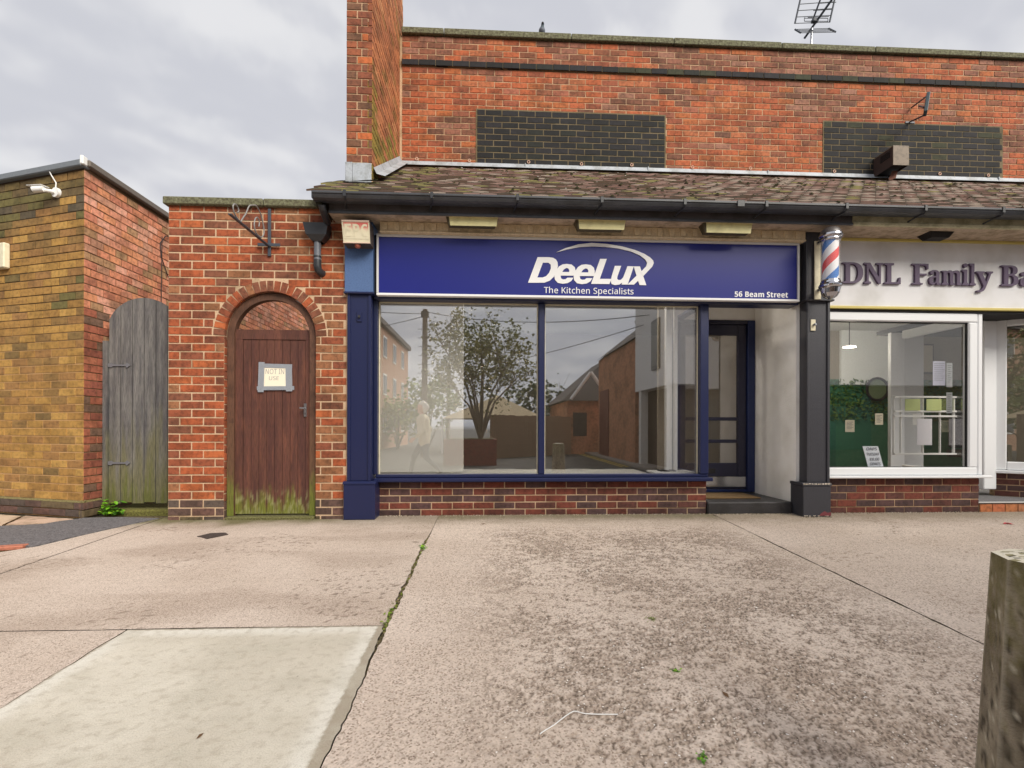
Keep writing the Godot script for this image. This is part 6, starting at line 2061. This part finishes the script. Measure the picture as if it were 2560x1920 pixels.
	tube(s, Array(cv.tessellate(4, 3)), 0.0022, 6)
	lone("string", s, M.white, "thin white string lying curved on the worn concrete", "string")
	s = st()
	for e in 2:
		XF = Transform3D(Basis(Vector3.UP, 0.3 + e * 1.4), v3(5.215 + e * 0.02, gy(4.585) + 0.004, 4.585))
		quad(s, Vector3(-0.045, 0, -0.01), Vector3(0, 0.008, -0.022), Vector3(0.05, 0.002, 0.0), Vector3(0, 0.004, 0.02), Vector3.UP)
	XF = Transform3D()
	lone("petal", s, mat(srgb(216, 48, 70), 0.6), "red petals lying on the pavement before the barber's step", "petals")
	var n := 0
	for q in [[-0.62, 4.12, 0.04], [0.95, 1.88, 0.028], [-0.05, 4.72, 0.03], [-1.0, 1.72, 0.016]]:
		s = st()
		XF = Transform3D(Basis(Vector3.UP, q[0] * 5.0), v3(q[0], gy(q[1]) + 0.005, q[1]))
		quad(s, Vector3(-q[2], 0, 0), Vector3(0, 0.006, -q[2] * 0.3), Vector3(q[2], 0.003, 0), Vector3(0, 0.001, q[2] * 0.25), Vector3.UP)
		XF = Transform3D()
		lone("dead_leaf", s, mat(srgb(104, 76, 50), 0.9), ["dry brown leaf beside the long crack", "dry brown leaf on the worn concrete near the string", "dry dark leaf close to the low brick wall", "small dry leaf on the pale concrete patch"][n], "leaf", "dry leaves on the forecourt")
		n += 1

func bollards() -> void:
	var first: Node3D = null
	for q in [[1.353, 1.081, "lichen covered octagonal concrete bollard close by in the foreground"], [4.42, 1.081, "farther octagonal concrete bollard seen only in the window reflection"]]:
		if first:
			var c: Node3D = first.duplicate()
			c.name = "concrete_bollard_001"
			add_child(c)
			c.position = v3(q[0], gy(q[1]), q[1])
			meta(c, q[2], "bollard", "concrete bollards along the forecourt edge")
			continue
		var at := v3(q[0], gy(q[1]), q[1])
		var t := thing("concrete_bollard", q[2], "bollard", at, "concrete bollards along the forecourt edge")
		first = t
		var s := st()
		var H := 0.795
		var phi := atan2(-0.457, -0.89)
		var ny := 60
		var nx := 10
		for k in 8:
			var a0 := phi + TAU * (k - 0.5) / 8.0
			var a1 := phi + TAU * (k + 0.5) / 8.0
			var pt := func(u: float, v: float) -> Vector3:
				var r := lerpf(0.150, 0.111, v)
				var p := Vector3(cos(a0), 0, sin(a0)).lerp(Vector3(cos(a1), 0, sin(a1)), u) * r
				var nn := Vector3(cos(phi + TAU * k / 8.0), 0, sin(phi + TAU * k / 8.0))
				p += nn * (0.0022 * nz3.get_noise_2d(u * 5.0 + k * 7.0, v * 40.0)) * sin(PI * u)
				return at + p + Vector3(0, v * H, 0)
			var cl := func(u: float, v: float) -> Color:
				var p: Vector3 = pt.call(u, v)
				var f := nz.get_noise_3d(p.x * 9.0, p.y * 4.0, p.z * 9.0)
				var c := lin(116, 106, 88).lerp(lin(156, 146, 126), clampf(0.5 + 1.6 * f, 0, 1))
				c = c.lerp(lin(72, 64, 50), smoothstep(0.08, 0.45, nz2.get_noise_3d(p.x * 34.0, p.y * 16.0, p.z * 34.0)))
				c = c.lerp(lin(104, 98, 44), 0.6 * smoothstep(0.62, 0.97, v + 0.35 * nz2.get_noise_2d(u * 6.0 + k * 3.0, v * 14.0)))
				c = c.lerp(lin(122, 118, 40), 0.8 * smoothstep(0.34, 0.1, v + 0.2 * nz2.get_noise_2d(u * 4.0 + k, v * 8.0)))
				c = c.lerp(lin(206, 200, 180), 0.7 * smoothstep(0.36, 0.5, nz.get_noise_3d(p.x * 30.0 + 4.0, p.y * 26.0, p.z * 30.0)))
				c = c.lerp(lin(172, 164, 146), 0.55 * smoothstep(0.06, 0.0, minf(u, 1.0 - u)))
				return c
			for j in ny:
				for i in nx:
					var us := [float(i) / nx, float(i + 1) / nx]
					var vs := [float(j) / ny, float(j + 1) / ny]
					var nn := Vector3(cos(phi + TAU * k / 8.0), 0.05, sin(phi + TAU * k / 8.0)).normalized()
					for e in [[0, 0], [1, 0], [1, 1], [0, 0], [1, 1], [0, 1]]:
						s.set_color(cl.call(us[e[0]], vs[e[1]]))
						s.set_normal(nn)
						s.add_vertex(pt.call(us[e[0]], vs[e[1]]))
		part(t, "shaft", s, M.rough_v)
		s = st()
		var rr := 0.111
		for k in 8:
			var a0 := phi + TAU * (k - 0.5) / 8.0
			var a1 := phi + TAU * (k + 0.5) / 8.0
			var b0 := Vector3(cos(a0), 0, sin(a0))
			var b1 := Vector3(cos(a1), 0, sin(a1))
			for ring in 7:
				for seg in 6:
					var q4 := []
					for e in [[0, 0], [1, 0], [1, 1], [0, 1]]:
						var f: float = 1.0 - (ring + e[1]) / 7.0
						var p: Vector3 = b0.lerp(b1, (seg + e[0]) / 6.0) * rr * f
						q4.append(at + p + Vector3(0, H + 0.012 * (1.0 - f) + 0.002 * nz3.get_noise_2d(p.x * 90.0, p.z * 90.0) * (1.0 if f < 0.95 else 0.0), 0))
					var w: float = nz2.get_noise_2d(q4[0].x * 50.0, q4[0].z * 50.0)
					s.set_color(lin(226, 218, 198).lerp(lin(150, 142, 104), smoothstep(0.1, 0.4, w)).lerp(lin(70, 62, 44), smoothstep(0.3, 0.5, -w)))
					quad(s, q4[0], q4[1], q4[2], q4[3], Vector3.UP)
		part(t, "cap", s, M.rough_v)

# ------------------------------------------------------------------ the street at the camera's back, met in the shop windows
func house_box(t: Node3D, called: String, m: Material, x0: float, x1: float, y0: float, y1: float, z0: float, z1: float) -> MeshInstance3D:
	var s := st()
	box(s, Vector3(x0, y0, z0), Vector3(x1, y1, z1))
	return part(t, called, s, m)

func street_behind() -> void:
	var GY := -0.42
	var brick := mat(srgb(206, 148, 112), 0.9, T.brick, Vector3.ONE * 0.8, null, 0, T.stain, 0.25)
	var slate := mat(srgb(92, 84, 80), 0.8, T.wood, Vector3(2, 8, 8))
	var s := st()
	for q in [[3.35, 3.45], [3.55, 3.65]]:
		quad(s, Vector3(q[0] + 1.2, GY + 0.004, 6.0), Vector3(q[1] + 1.2, GY + 0.004, 6.0), Vector3(q[1] + 1.2, GY + 0.004, 40.0), Vector3(q[0] + 1.2, GY + 0.004, 40.0), Vector3.UP)
	lone("road_marking", s, mat(srgb(206, 178, 70), 0.8), "double yellow lines along the side street kerb", "road marking").set_meta("kind", "structure")
	s = st()
	for i in 5:
		var x := -1.0 + i * 1.2
		quad(s, Vector3(x, GY + 0.004, 5.2), Vector3(x + 0.7, GY + 0.004, 5.2), Vector3(x + 0.7, GY + 0.004, 5.32), Vector3(x, GY + 0.004, 5.32), Vector3.UP)
	lone("road_marking", s, mat(srgb(220, 220, 214), 0.8), "broken white line across the side street mouth", "road marking").set_meta("kind", "structure")
	s = st()
	box(s, Vector3(4.9, GY, 4.5), Vector3(9, GY + 0.11, 40), 0.02)
	struct("far_pavement", s, mat(srgb(150, 142, 134), 0.9, T.concrete, Vector3.ONE))
	# white rendered corner building
	var c := thing("corner_building", "white rendered corner building with dark brick ground floor across the street", "building", Vector3(5.4, GY, 5.0))
	house_box(c, "upper_storey", mat(srgb(240, 240, 238), 0.85, T.rough, Vector3.ONE), 5.2, 16, 2.2, 7.2, 3.2, 6.5)
	house_box(c, "ground_floor", mat(srgb(96, 80, 66), 0.9, T.brick, Vector3.ONE), 5.6, 16, GY, 2.2, 3.6, 6.5)
	for z in [3.3, 5.9]:
		house_box(c, "pillar", mat(srgb(220, 218, 212), 0.8), 5.22, 5.46, GY + 0.1, 2.2, z, z + 0.24)
	house_box(c, "roof", slate, 5.0, 16.2, 7.2, 7.5, 3.0, 6.7)
	var sg := house_box(c, "sign_board", mat(srgb(64, 66, 64), 0.3), 5.15, 5.198, 2.75, 4.3, 4.0, 4.7)
	house_box(c, "sign_panel", mat(srgb(120, 122, 116), 0.4), 5.13, 5.149, 2.85, 4.2, 4.07, 4.63)
	for i in 5:
		var w := house_box(c, "shop_window", mat(srgb(50, 52, 54), 0.2), 6.4 + i * 1.9, 7.7 + i * 1.9, 0.3, 1.9, 3.58, 3.6)
	var bt := put(c, "lettering", text_mesh("Beach", "Droid Serif", false, 0.3), mat(srgb(236, 236, 232), 0.6))
	bt.transform = Transform3D(Basis(Vector3(-0.55, 0, 0), Vector3(0.1, 0.5, 0), Vector3(0, 0, -0.1)), Vector3(9.3, 1.85, 3.55) - c.position)
	house_box(c, "letter_board", mat(srgb(54, 62, 44), 0.8), 7.6, 11.2, 1.6, 2.19, 3.57, 3.599)
	# long brick range behind it
	var r := thing("brick_range", "low brick building with sloping slate roof beyond the corner building", "building", Vector3(5.2, GY, 9.0))
	house_box(r, "wall", brick, 5.2, 10, GY, 4.1, 6.52, 12.2)
	s = st()
	quad(s, Vector3(5.1, 4.1, 6.51), Vector3(5.1, 4.1, 12.3), Vector3(8, 6.4, 12.3), Vector3(8, 6.4, 6.51), Vector3(-1, 1, 0))
	quad(s, Vector3(10.2, 4.1, 6.51), Vector3(10.2, 4.1, 12.3), Vector3(8, 6.4, 12.3), Vector3(8, 6.4, 6.51), Vector3(1, 1, 0))
	tri(s, Vector3(5.2, 4.1, 12.25), Vector3(10, 4.1, 12.25), Vector3(8, 6.4, 12.25), Vector3(0, 0, 1))
	tri(s, Vector3(5.2, 4.1, 6.53), Vector3(10, 4.1, 6.53), Vector3(8, 6.4, 6.53), Vector3(0, 0, -1))
	part(r, "roof", s, slate)
	s = st()
	lathe(s, [Vector2(0.16, 4.4), Vector2(0.15, 5.0), Vector2(0.2, 5.05), Vector2(0.2, 5.12), Vector2(0, 5.14)], Vector3(5.9, 0, 8.2), 14)
	part(r, "flue_pipe", s, mat(srgb(120, 116, 110), 0.6))
	house_box(r, "door", mat(srgb(112, 52, 38), 0.7), 5.16, 5.2, GY, 2.6, 10.2, 11.8)
	# pavilion with white barge boards
	var p := thing("brick_pavilion", "small brick pavilion with white barge boards on its gable", "building", Vector3(4.0, GY, 15.0))
	house_box(p, "wall", brick, 4.0, 9, GY, 2.3, 14.0, 21.0)
	s = st()
	var e := [Vector3(3.7, 2.3, 13.7), Vector3(9.2, 2.3, 13.7), Vector3(9.2, 2.3, 21.3), Vector3(3.7, 2.3, 21.3), Vector3(6.4, 4.7, 15.5), Vector3(6.4, 4.7, 19.5)]
	quad(s, e[0], e[3], e[5], e[4], Vector3(-1, 1, 0))
	quad(s, e[1], e[2], e[5], e[4], Vector3(1, 1, 0))
	tri(s, e[0], e[1], e[4], Vector3(0, 1, -1))
	tri(s, e[3], e[2], e[5], Vector3(0, 1, 1))
	part(p, "roof", s, slate)
	s = st()
	tube(s, [Vector3(4.1, 2.35, 13.5), Vector3(5.1, 3.7, 13.5)], 0.09, 6)
	tube(s, [Vector3(6.1, 2.35, 13.5), Vector3(5.1, 3.7, 13.5)], 0.09, 6)
	part(p, "barge_board", s, M.white)
	house_box(p, "window", mat(srgb(60, 60, 60), 0.2), 4.3, 5.0, 0.5, 1.7, 13.95, 13.99)
	# brick flats at the left
	var a := thing("brick_flats", "three storey brick flats with white windows down the side street", "building", Vector3(-7.0, GY, 20.0))
	house_box(a, "wall", mat(srgb(184, 140, 112), 0.9, T.brick, Vector3.ONE * 0.8), -16, -6.4, GY, 7.0, 14, 28)
	house_box(a, "roof", slate, -16.3, -6.2, 7.0, 7.3, 13.7, 28.3)
	for fl in 3:
		for k in 4:
			var w := house_box(a, "window", M.white, -6.42, -6.36, 0.6 + fl * 2.3, 1.9 + fl * 2.3, 16.0 + k * 3.0, 17.0 + k * 3.0)
			house_box(w, "pane", mat(srgb(70, 74, 78), 0.1), -6.36, -6.34, 0.7 + fl * 2.3, 1.8 + fl * 2.3, 16.1 + k * 3.0, 16.9 + k * 3.0)
	# brick planter with the tree
	var pl := thing("brick_planter", "raised red brick planter at the foot of the street tree", "planter", Vector3(-0.35, GY, 7.4))
	house_box(pl, "wall", mat(srgb(132, 66, 52), 0.9, T.brick, Vector3.ONE), -1.6, 0.28, GY, 0.5, 6.7, 8.4)
	house_box(pl, "soil", M.soil, -1.5, 0.18, 0.5, 0.53, 6.8, 8.3)
	tree("street_tree", "leafy street tree in the brick planter with several thin stems", Vector3(-0.3, 0.5, 7.4), 4.9, Vector3(2.1, 2.0, 1.8), 3.0, 5200, 0.125, [lin(134, 136, 70), lin(112, 118, 58), lin(152, 148, 84), lin(92, 98, 50)], 7, "")
	tree("garden_tree", "pale green tree beyond the telegraph pole", Vector3(-4.0, GY, 21.7), 4.8, Vector3(2.0, 1.9, 1.8), 2.4, 1200, 0.3, [lin(112, 140, 60), lin(92, 120, 52), lin(134, 156, 72)], 4, "")
	tree("garden_tree", "lime green tree beside the brick flats", Vector3(-5.6, GY, 19.5), 3.6, Vector3(1.4, 1.6, 1.4), 1.6, 900, 0.25, [lin(150, 160, 60), lin(128, 146, 54)], 3, "")
	tree("garden_tree", "dark round tree behind the cream tent", Vector3(3.4, GY, 22.0), 4.4, Vector3(2.4, 2.0, 2.0), 2.0, 1200, 0.3, [lin(56, 76, 40), lin(70, 92, 46)], 3, "")
	# tent
	var te := thing("garden_tent", "cream garden tent behind the board fence", "tent", Vector3(0.5, GY, 16.5))
	s = st()
	var cn := [Vector3(-2.4, 1.4, 14.6), Vector3(3.0, 1.4, 14.6), Vector3(3.0, 1.4, 19.0), Vector3(-2.4, 1.4, 19.0)]
	var tp := Vector3(0.5, 2.75, 16.8)
	for i in 4:
		tri(s, cn[i], cn[(i + 1) % 4], tp, Vector3([0, 1, 0, -1][i], 1, [-1, 0, 1, 0][i]))
	part(te, "canopy", s, mat(srgb(226, 206, 168), 0.8))
	for q in cn:
		s = st()
		tube(s, [Vector3(q.x, GY, q.z), q], 0.04, 8)
		part(te, "pole", s, M.white)
	# fence
	var f := thing("board_fence", "dark board fence between the planter and the pavilion", "fence", Vector3(2.0, GY, 12.0))
	var fm := mat(srgb(168, 140, 112), 0.9, T.wood, Vector3(6, 1, 6))
	for i in 44:
		var k := i / 44.0
		XF = Transform3D(Basis(Vector3.UP, -0.70), Vector3(lerpf(0.1, 4.2, k), GY, lerpf(10.3, 13.8, k)))
		s = st()
		box(s, Vector3(-0.058, 0, -0.012), Vector3(0.058, 1.9 + rng.randf_range(-0.02, 0.02), 0.012), 0.004)
		XF = Transform3D()
		part(f, "board", s, fm)
	# telegraph poles and wires
	for q in [[-2.95, 11.7, 6.3, "tall wooden telegraph pole with step irons in the side street"], [-2.95, 24.7, 5.5, "distant wooden telegraph pole in the side street"]]:
		var t := thing("telegraph_pole", q[3], "pole", Vector3(q[0], GY, q[1]), "telegraph poles in the side street")
		s = st()
		tube(s, [Vector3(q[0], GY, q[1]), Vector3(q[0] + 0.04, q[2], q[1])], 0.15, 12, 0.11)
		part(t, "pole", s, mat(srgb(110, 92, 74), 0.9, T.wood, Vector3(6, 1, 6)))
		house_box(t, "cap", M.dark, q[0] - 0.13, q[0] + 0.2, q[2] - 0.35, q[2] - 0.1, q[1] - 0.12, q[1] + 0.12)
		for i in 9:
			s = st()
			tube(s, [Vector3(q[0] - 0.28, 2.2 + i * 0.4, q[1]), Vector3(q[0] + 0.3, 2.2 + i * 0.4, q[1])], 0.012, 5)
			part(t, "step_iron", s, M.iron)
	var wn := 0
	for w in [[Vector3(-2.9, 6.1, 11.7), Vector3(-14, 6.6, 8.0)], [Vector3(-2.9, 6.0, 11.7), Vector3(-14, 4.9, 14.0)], [Vector3(-2.9, 6.2, 11.7), Vector3(5.2, 4.6, 5.0)], [Vector3(5.2, 4.4, 5.6), Vector3(-3.0, 5.2, 24.7)]]:
		var pts := []
		for i in 13:
			var k := i / 12.0
			pts.append(w[0].lerp(w[1], k) - Vector3(0, 0.35 * 4.0 * k * (1.0 - k), 0))
		s = st()
		tube(s, pts, 0.014, 5)
		lone("overhead_wire", s, M.cable, ["telegraph wire running left from the near pole, the upper one", "telegraph wire sagging left from the near pole, the lower one", "telegraph wire from the near pole to the white corner building", "telegraph wire from the corner building to the distant pole"][wn], "wire", "overhead wires")
		wn += 1

func tree(called: String, label: String, at: Vector3, h: float, half: Vector3, clear: float, n: int, leaf: float, cols: Array, limbs: int, group: String) -> void:
	var t := thing(called, label, "tree", at, group)
	var s := st()
	var ends := []
	var top := at + Vector3(0, h - half.y * 0.6, 0)
	for i in limbs:
		var a := TAU * i / limbs + rng.randf() * 0.6
		var e := at + Vector3(cos(a) * half.x * 0.75, clear * 0.55 + rng.randf() * (h - clear * 0.6), sin(a) * half.z * 0.75)
		var m := at.lerp(e, 0.5) + Vector3(-cos(a) * half.x * 0.12, 0.15, 0)
		tube(s, [at, at.lerp(m, 0.5), m, e], 0.075, 7, 0.015)
		ends.append(e)
		for j in 3:
			var e2 := e + Vector3(rng.randfn(0, 0.35) * half.x, rng.randf() * half.y * 0.7, rng.randfn(0, 0.35) * half.z)
			tube(s, [m.lerp(e, 0.4 + 0.2 * j), e2], 0.02, 5, 0.006)
			ends.append(e2)
	tube(s, [at, at.lerp(top, 0.6) + Vector3(0.06, 0, 0), top], 0.09, 8, 0.015)
	ends.append(top)
	part(t, "trunk", s, mat(srgb(124, 108, 90), 0.9, T.wood, Vector3(6, 1, 6)))
	var mm := MultiMesh.new()
	mm.transform_format = MultiMesh.TRANSFORM_3D
	mm.use_colors = true
	s = st()
	quad(s, Vector3(-0.5, 0, 0), Vector3(0, 0.1, -0.42), Vector3(0.5, 0, 0), Vector3(0, 0.08, 0.45), Vector3.UP)
	mm.mesh = s.commit()
	mm.instance_count = n
	var c := at + Vector3(0, h - half.y, 0)
	for i in n:
		var p: Vector3
		for tries in 12:
			if rng.randf() < 0.55:
				p = (ends[rng.randi() % ends.size()] as Vector3) + Vector3(rng.randfn(0, 0.2) * half.x, rng.randfn(0, 0.18) * half.y, rng.randfn(0, 0.2) * half.z)
			else:
				p = c + Vector3(rng.randfn(0, 0.45) * half.x, rng.randfn(0, 0.45) * half.y, rng.randfn(0, 0.45) * half.z)
			if ((p - c) / half).length() < 1.12 and nz2.get_noise_3d(p.x * 1.3, p.y * 1.3, p.z * 1.3) > 0.0:
				break
		var b := Basis.from_euler(Vector3(rng.randf_range(-1, 1), rng.randf() * TAU, rng.randf_range(-1, 1))) * Basis.from_scale(Vector3.ONE * leaf * rng.randf_range(0.6, 1.2))
		mm.set_instance_transform(i, Transform3D(b, p - at))
		mm.set_instance_color(i, cols[rng.randi() % cols.size()])
	var o := MultiMeshInstance3D.new()
	o.name = "crown"
	o.set_meta("kind", "stuff")
	o.multimesh = mm
	o.material_override = M.leaf
	t.add_child(o)

# ------------------------------------------------------------------ the man walking past behind the camera
func walker() -> void:
	var at := Vector3(-1.5, gy(-0.9), 0.9)
	var t := thing("person", "man with white hair in a pale jacket and dark trousers walking past", "person", at)
	var q := func(f: float, y: float, side: float) -> Vector3: return at + Vector3(-f, y, side)
	var jacket := lin(196, 186, 160)
	var trouser := lin(74, 76, 86)
	var skin := lin(206, 160, 136)
	var hair := lin(214, 210, 204)
	var shoe := lin(40, 36, 34)
	var s := st()
	var bones := [
		[q.call(0.0, 0.98, 0.0), q.call(0.01, 1.10, 0.0), 0.15, 0.145, jacket], [q.call(0.01, 1.10, 0.0), q.call(0.03, 1.34, 0.0), 0.145, 0.155, jacket],
		[q.call(0.0, 0.86, 0.07), q.call(0.0, 1.0, 0.07), 0.125, 0.125, jacket], [q.call(0.0, 0.86, -0.07), q.call(0.0, 1.0, -0.07), 0.125, 0.125, jacket],
		[q.call(0.02, 1.40, 0.15), q.call(0.02, 1.40, -0.15), 0.082, 0.082, jacket], [q.call(0.03, 1.42, 0.0), q.call(0.06, 1.52, 0.0), 0.06, 0.052, skin],
		[q.call(0.02, 0.90, 0.09), q.call(0.24, 0.51, 0.085), 0.088, 0.062, trouser], [q.call(0.24, 0.51, 0.085), q.call(0.33, 0.11, 0.08), 0.062, 0.048, trouser],
		[q.call(0.31, 0.06, 0.08), q.call(0.47, 0.045, 0.08), 0.045, 0.034, shoe],
		[q.call(-0.02, 0.90, -0.09), q.call(-0.06, 0.50, -0.085), 0.088, 0.062, trouser], [q.call(-0.06, 0.50, -0.085), q.call(-0.37, 0.19, -0.08), 0.06, 0.046, trouser],
		[q.call(-0.39, 0.13, -0.08), q.call(-0.25, 0.05, -0.08), 0.042, 0.034, shoe],
		[q.call(0.02, 1.39, 0.20), q.call(-0.10, 1.13, 0.25), 0.062, 0.05, jacket], [q.call(-0.10, 1.13, 0.25), q.call(-0.03, 0.89, 0.24), 0.05, 0.038, jacket],
		[q.call(0.02, 1.39, -0.20), q.call(0.0, 1.12, -0.25), 0.062, 0.05, jacket], [q.call(0.0, 1.12, -0.25), q.call(0.17, 0.95, -0.23), 0.05, 0.038, jacket]]
	net(s, bones, 0.014, 0.035)
	for h in [[-0.03, 0.885, 0.24, Vector2(0.1, -1.0)], [0.175, 0.945, -0.23, Vector2(0.75, -0.66)]]:
		var w: Vector3 = q.call(h[0], h[1], h[2])
		var dn := Vector3(-h[3].x, h[3].y, 0).normalized()
		var fw := Vector3(-1, 0, 0)
		fw = (fw - dn * fw.dot(dn)).normalized()
		var hb := [[w, w + dn * 0.085, 0.028, 0.03, skin]]
		for i in 5:
			if i < 4:
				var k: Vector3 = w + dn * 0.085 + fw * (0.03 - 0.02 * i)
				var l: float = [0.07, 0.08, 0.074, 0.058][i]
				hb.append([k, k + dn * l * 0.55, 0.0095, 0.009, skin])
				hb.append([k + dn * l * 0.55, k + dn * l + fw * 0.012 - Vector3(0, 0, signf(h[2]) * 0.016), 0.009, 0.008, skin])
			else:
				hb.append([w + dn * 0.03 + fw * 0.02, w + dn * 0.06 + fw * 0.05, 0.012, 0.01, skin])
				hb.append([w + dn * 0.06 + fw * 0.05, w + dn * 0.092 + fw * 0.052, 0.01, 0.008, skin])
		net(s, hb, 0.005, 0.008)
	var hd := [[q.call(0.075, 1.585, 0), q.call(0.07, 1.66, 0), 0.07, 0.088, skin], [q.call(0.045, 1.645, 0), q.call(0.04, 1.665, 0), 0.092, 0.094, skin], [q.call(0.12, 1.545, 0), q.call(0.10, 1.56, 0.0), 0.034, 0.045, skin],
		[q.call(0.163, 1.64, 0), q.call(0.178, 1.605, 0), 0.009, 0.015, skin], [q.call(0.05, 1.63, 0.092), q.call(0.042, 1.60, 0.09), 0.016, 0.01, skin], [q.call(0.05, 1.63, -0.092), q.call(0.042, 1.60, -0.09), 0.016, 0.01, skin],
		[q.call(0.152, 1.645, 0.033), q.call(0.153, 1.645, 0.033), 0.009, 0.009, lin(40, 34, 32)], [q.call(0.152, 1.645, -0.033), q.call(0.153, 1.645, -0.033), 0.009, 0.009, lin(40, 34, 32)],
		[q.call(0.152, 1.567, 0.02), q.call(0.152, 1.567, -0.02), 0.007, 0.007, lin(160, 96, 88)]]
	net(s, hd, 0.0055, 0.012)
	part(t, "body", s, vcol(mat(Color.WHITE, 0.8)))
	s = st()
	net(s, [[q.call(0.03, 1.70, 0.0), q.call(-0.01, 1.66, 0.0), 0.092, 0.098, hair], [q.call(0.09, 1.72, 0.0), q.call(0.03, 1.735, 0.0), 0.045, 0.07, hair], [q.call(-0.02, 1.64, 0), q.call(-0.015, 1.58, 0), 0.09, 0.06, hair]], 0.008, 0.03)
	part(t, "hair", s, vcol(mat(Color.WHITE, 0.9)))
	s = st()
	net(s, [[q.call(0.115, 1.46, 0.0), q.call(0.165, 1.28, 0.0), 0.022, 0.03, lin(150, 170, 190)]], 0.008, 0.01)
	part(t, "shirt_front", s, vcol(mat(Color.WHITE, 0.9)))
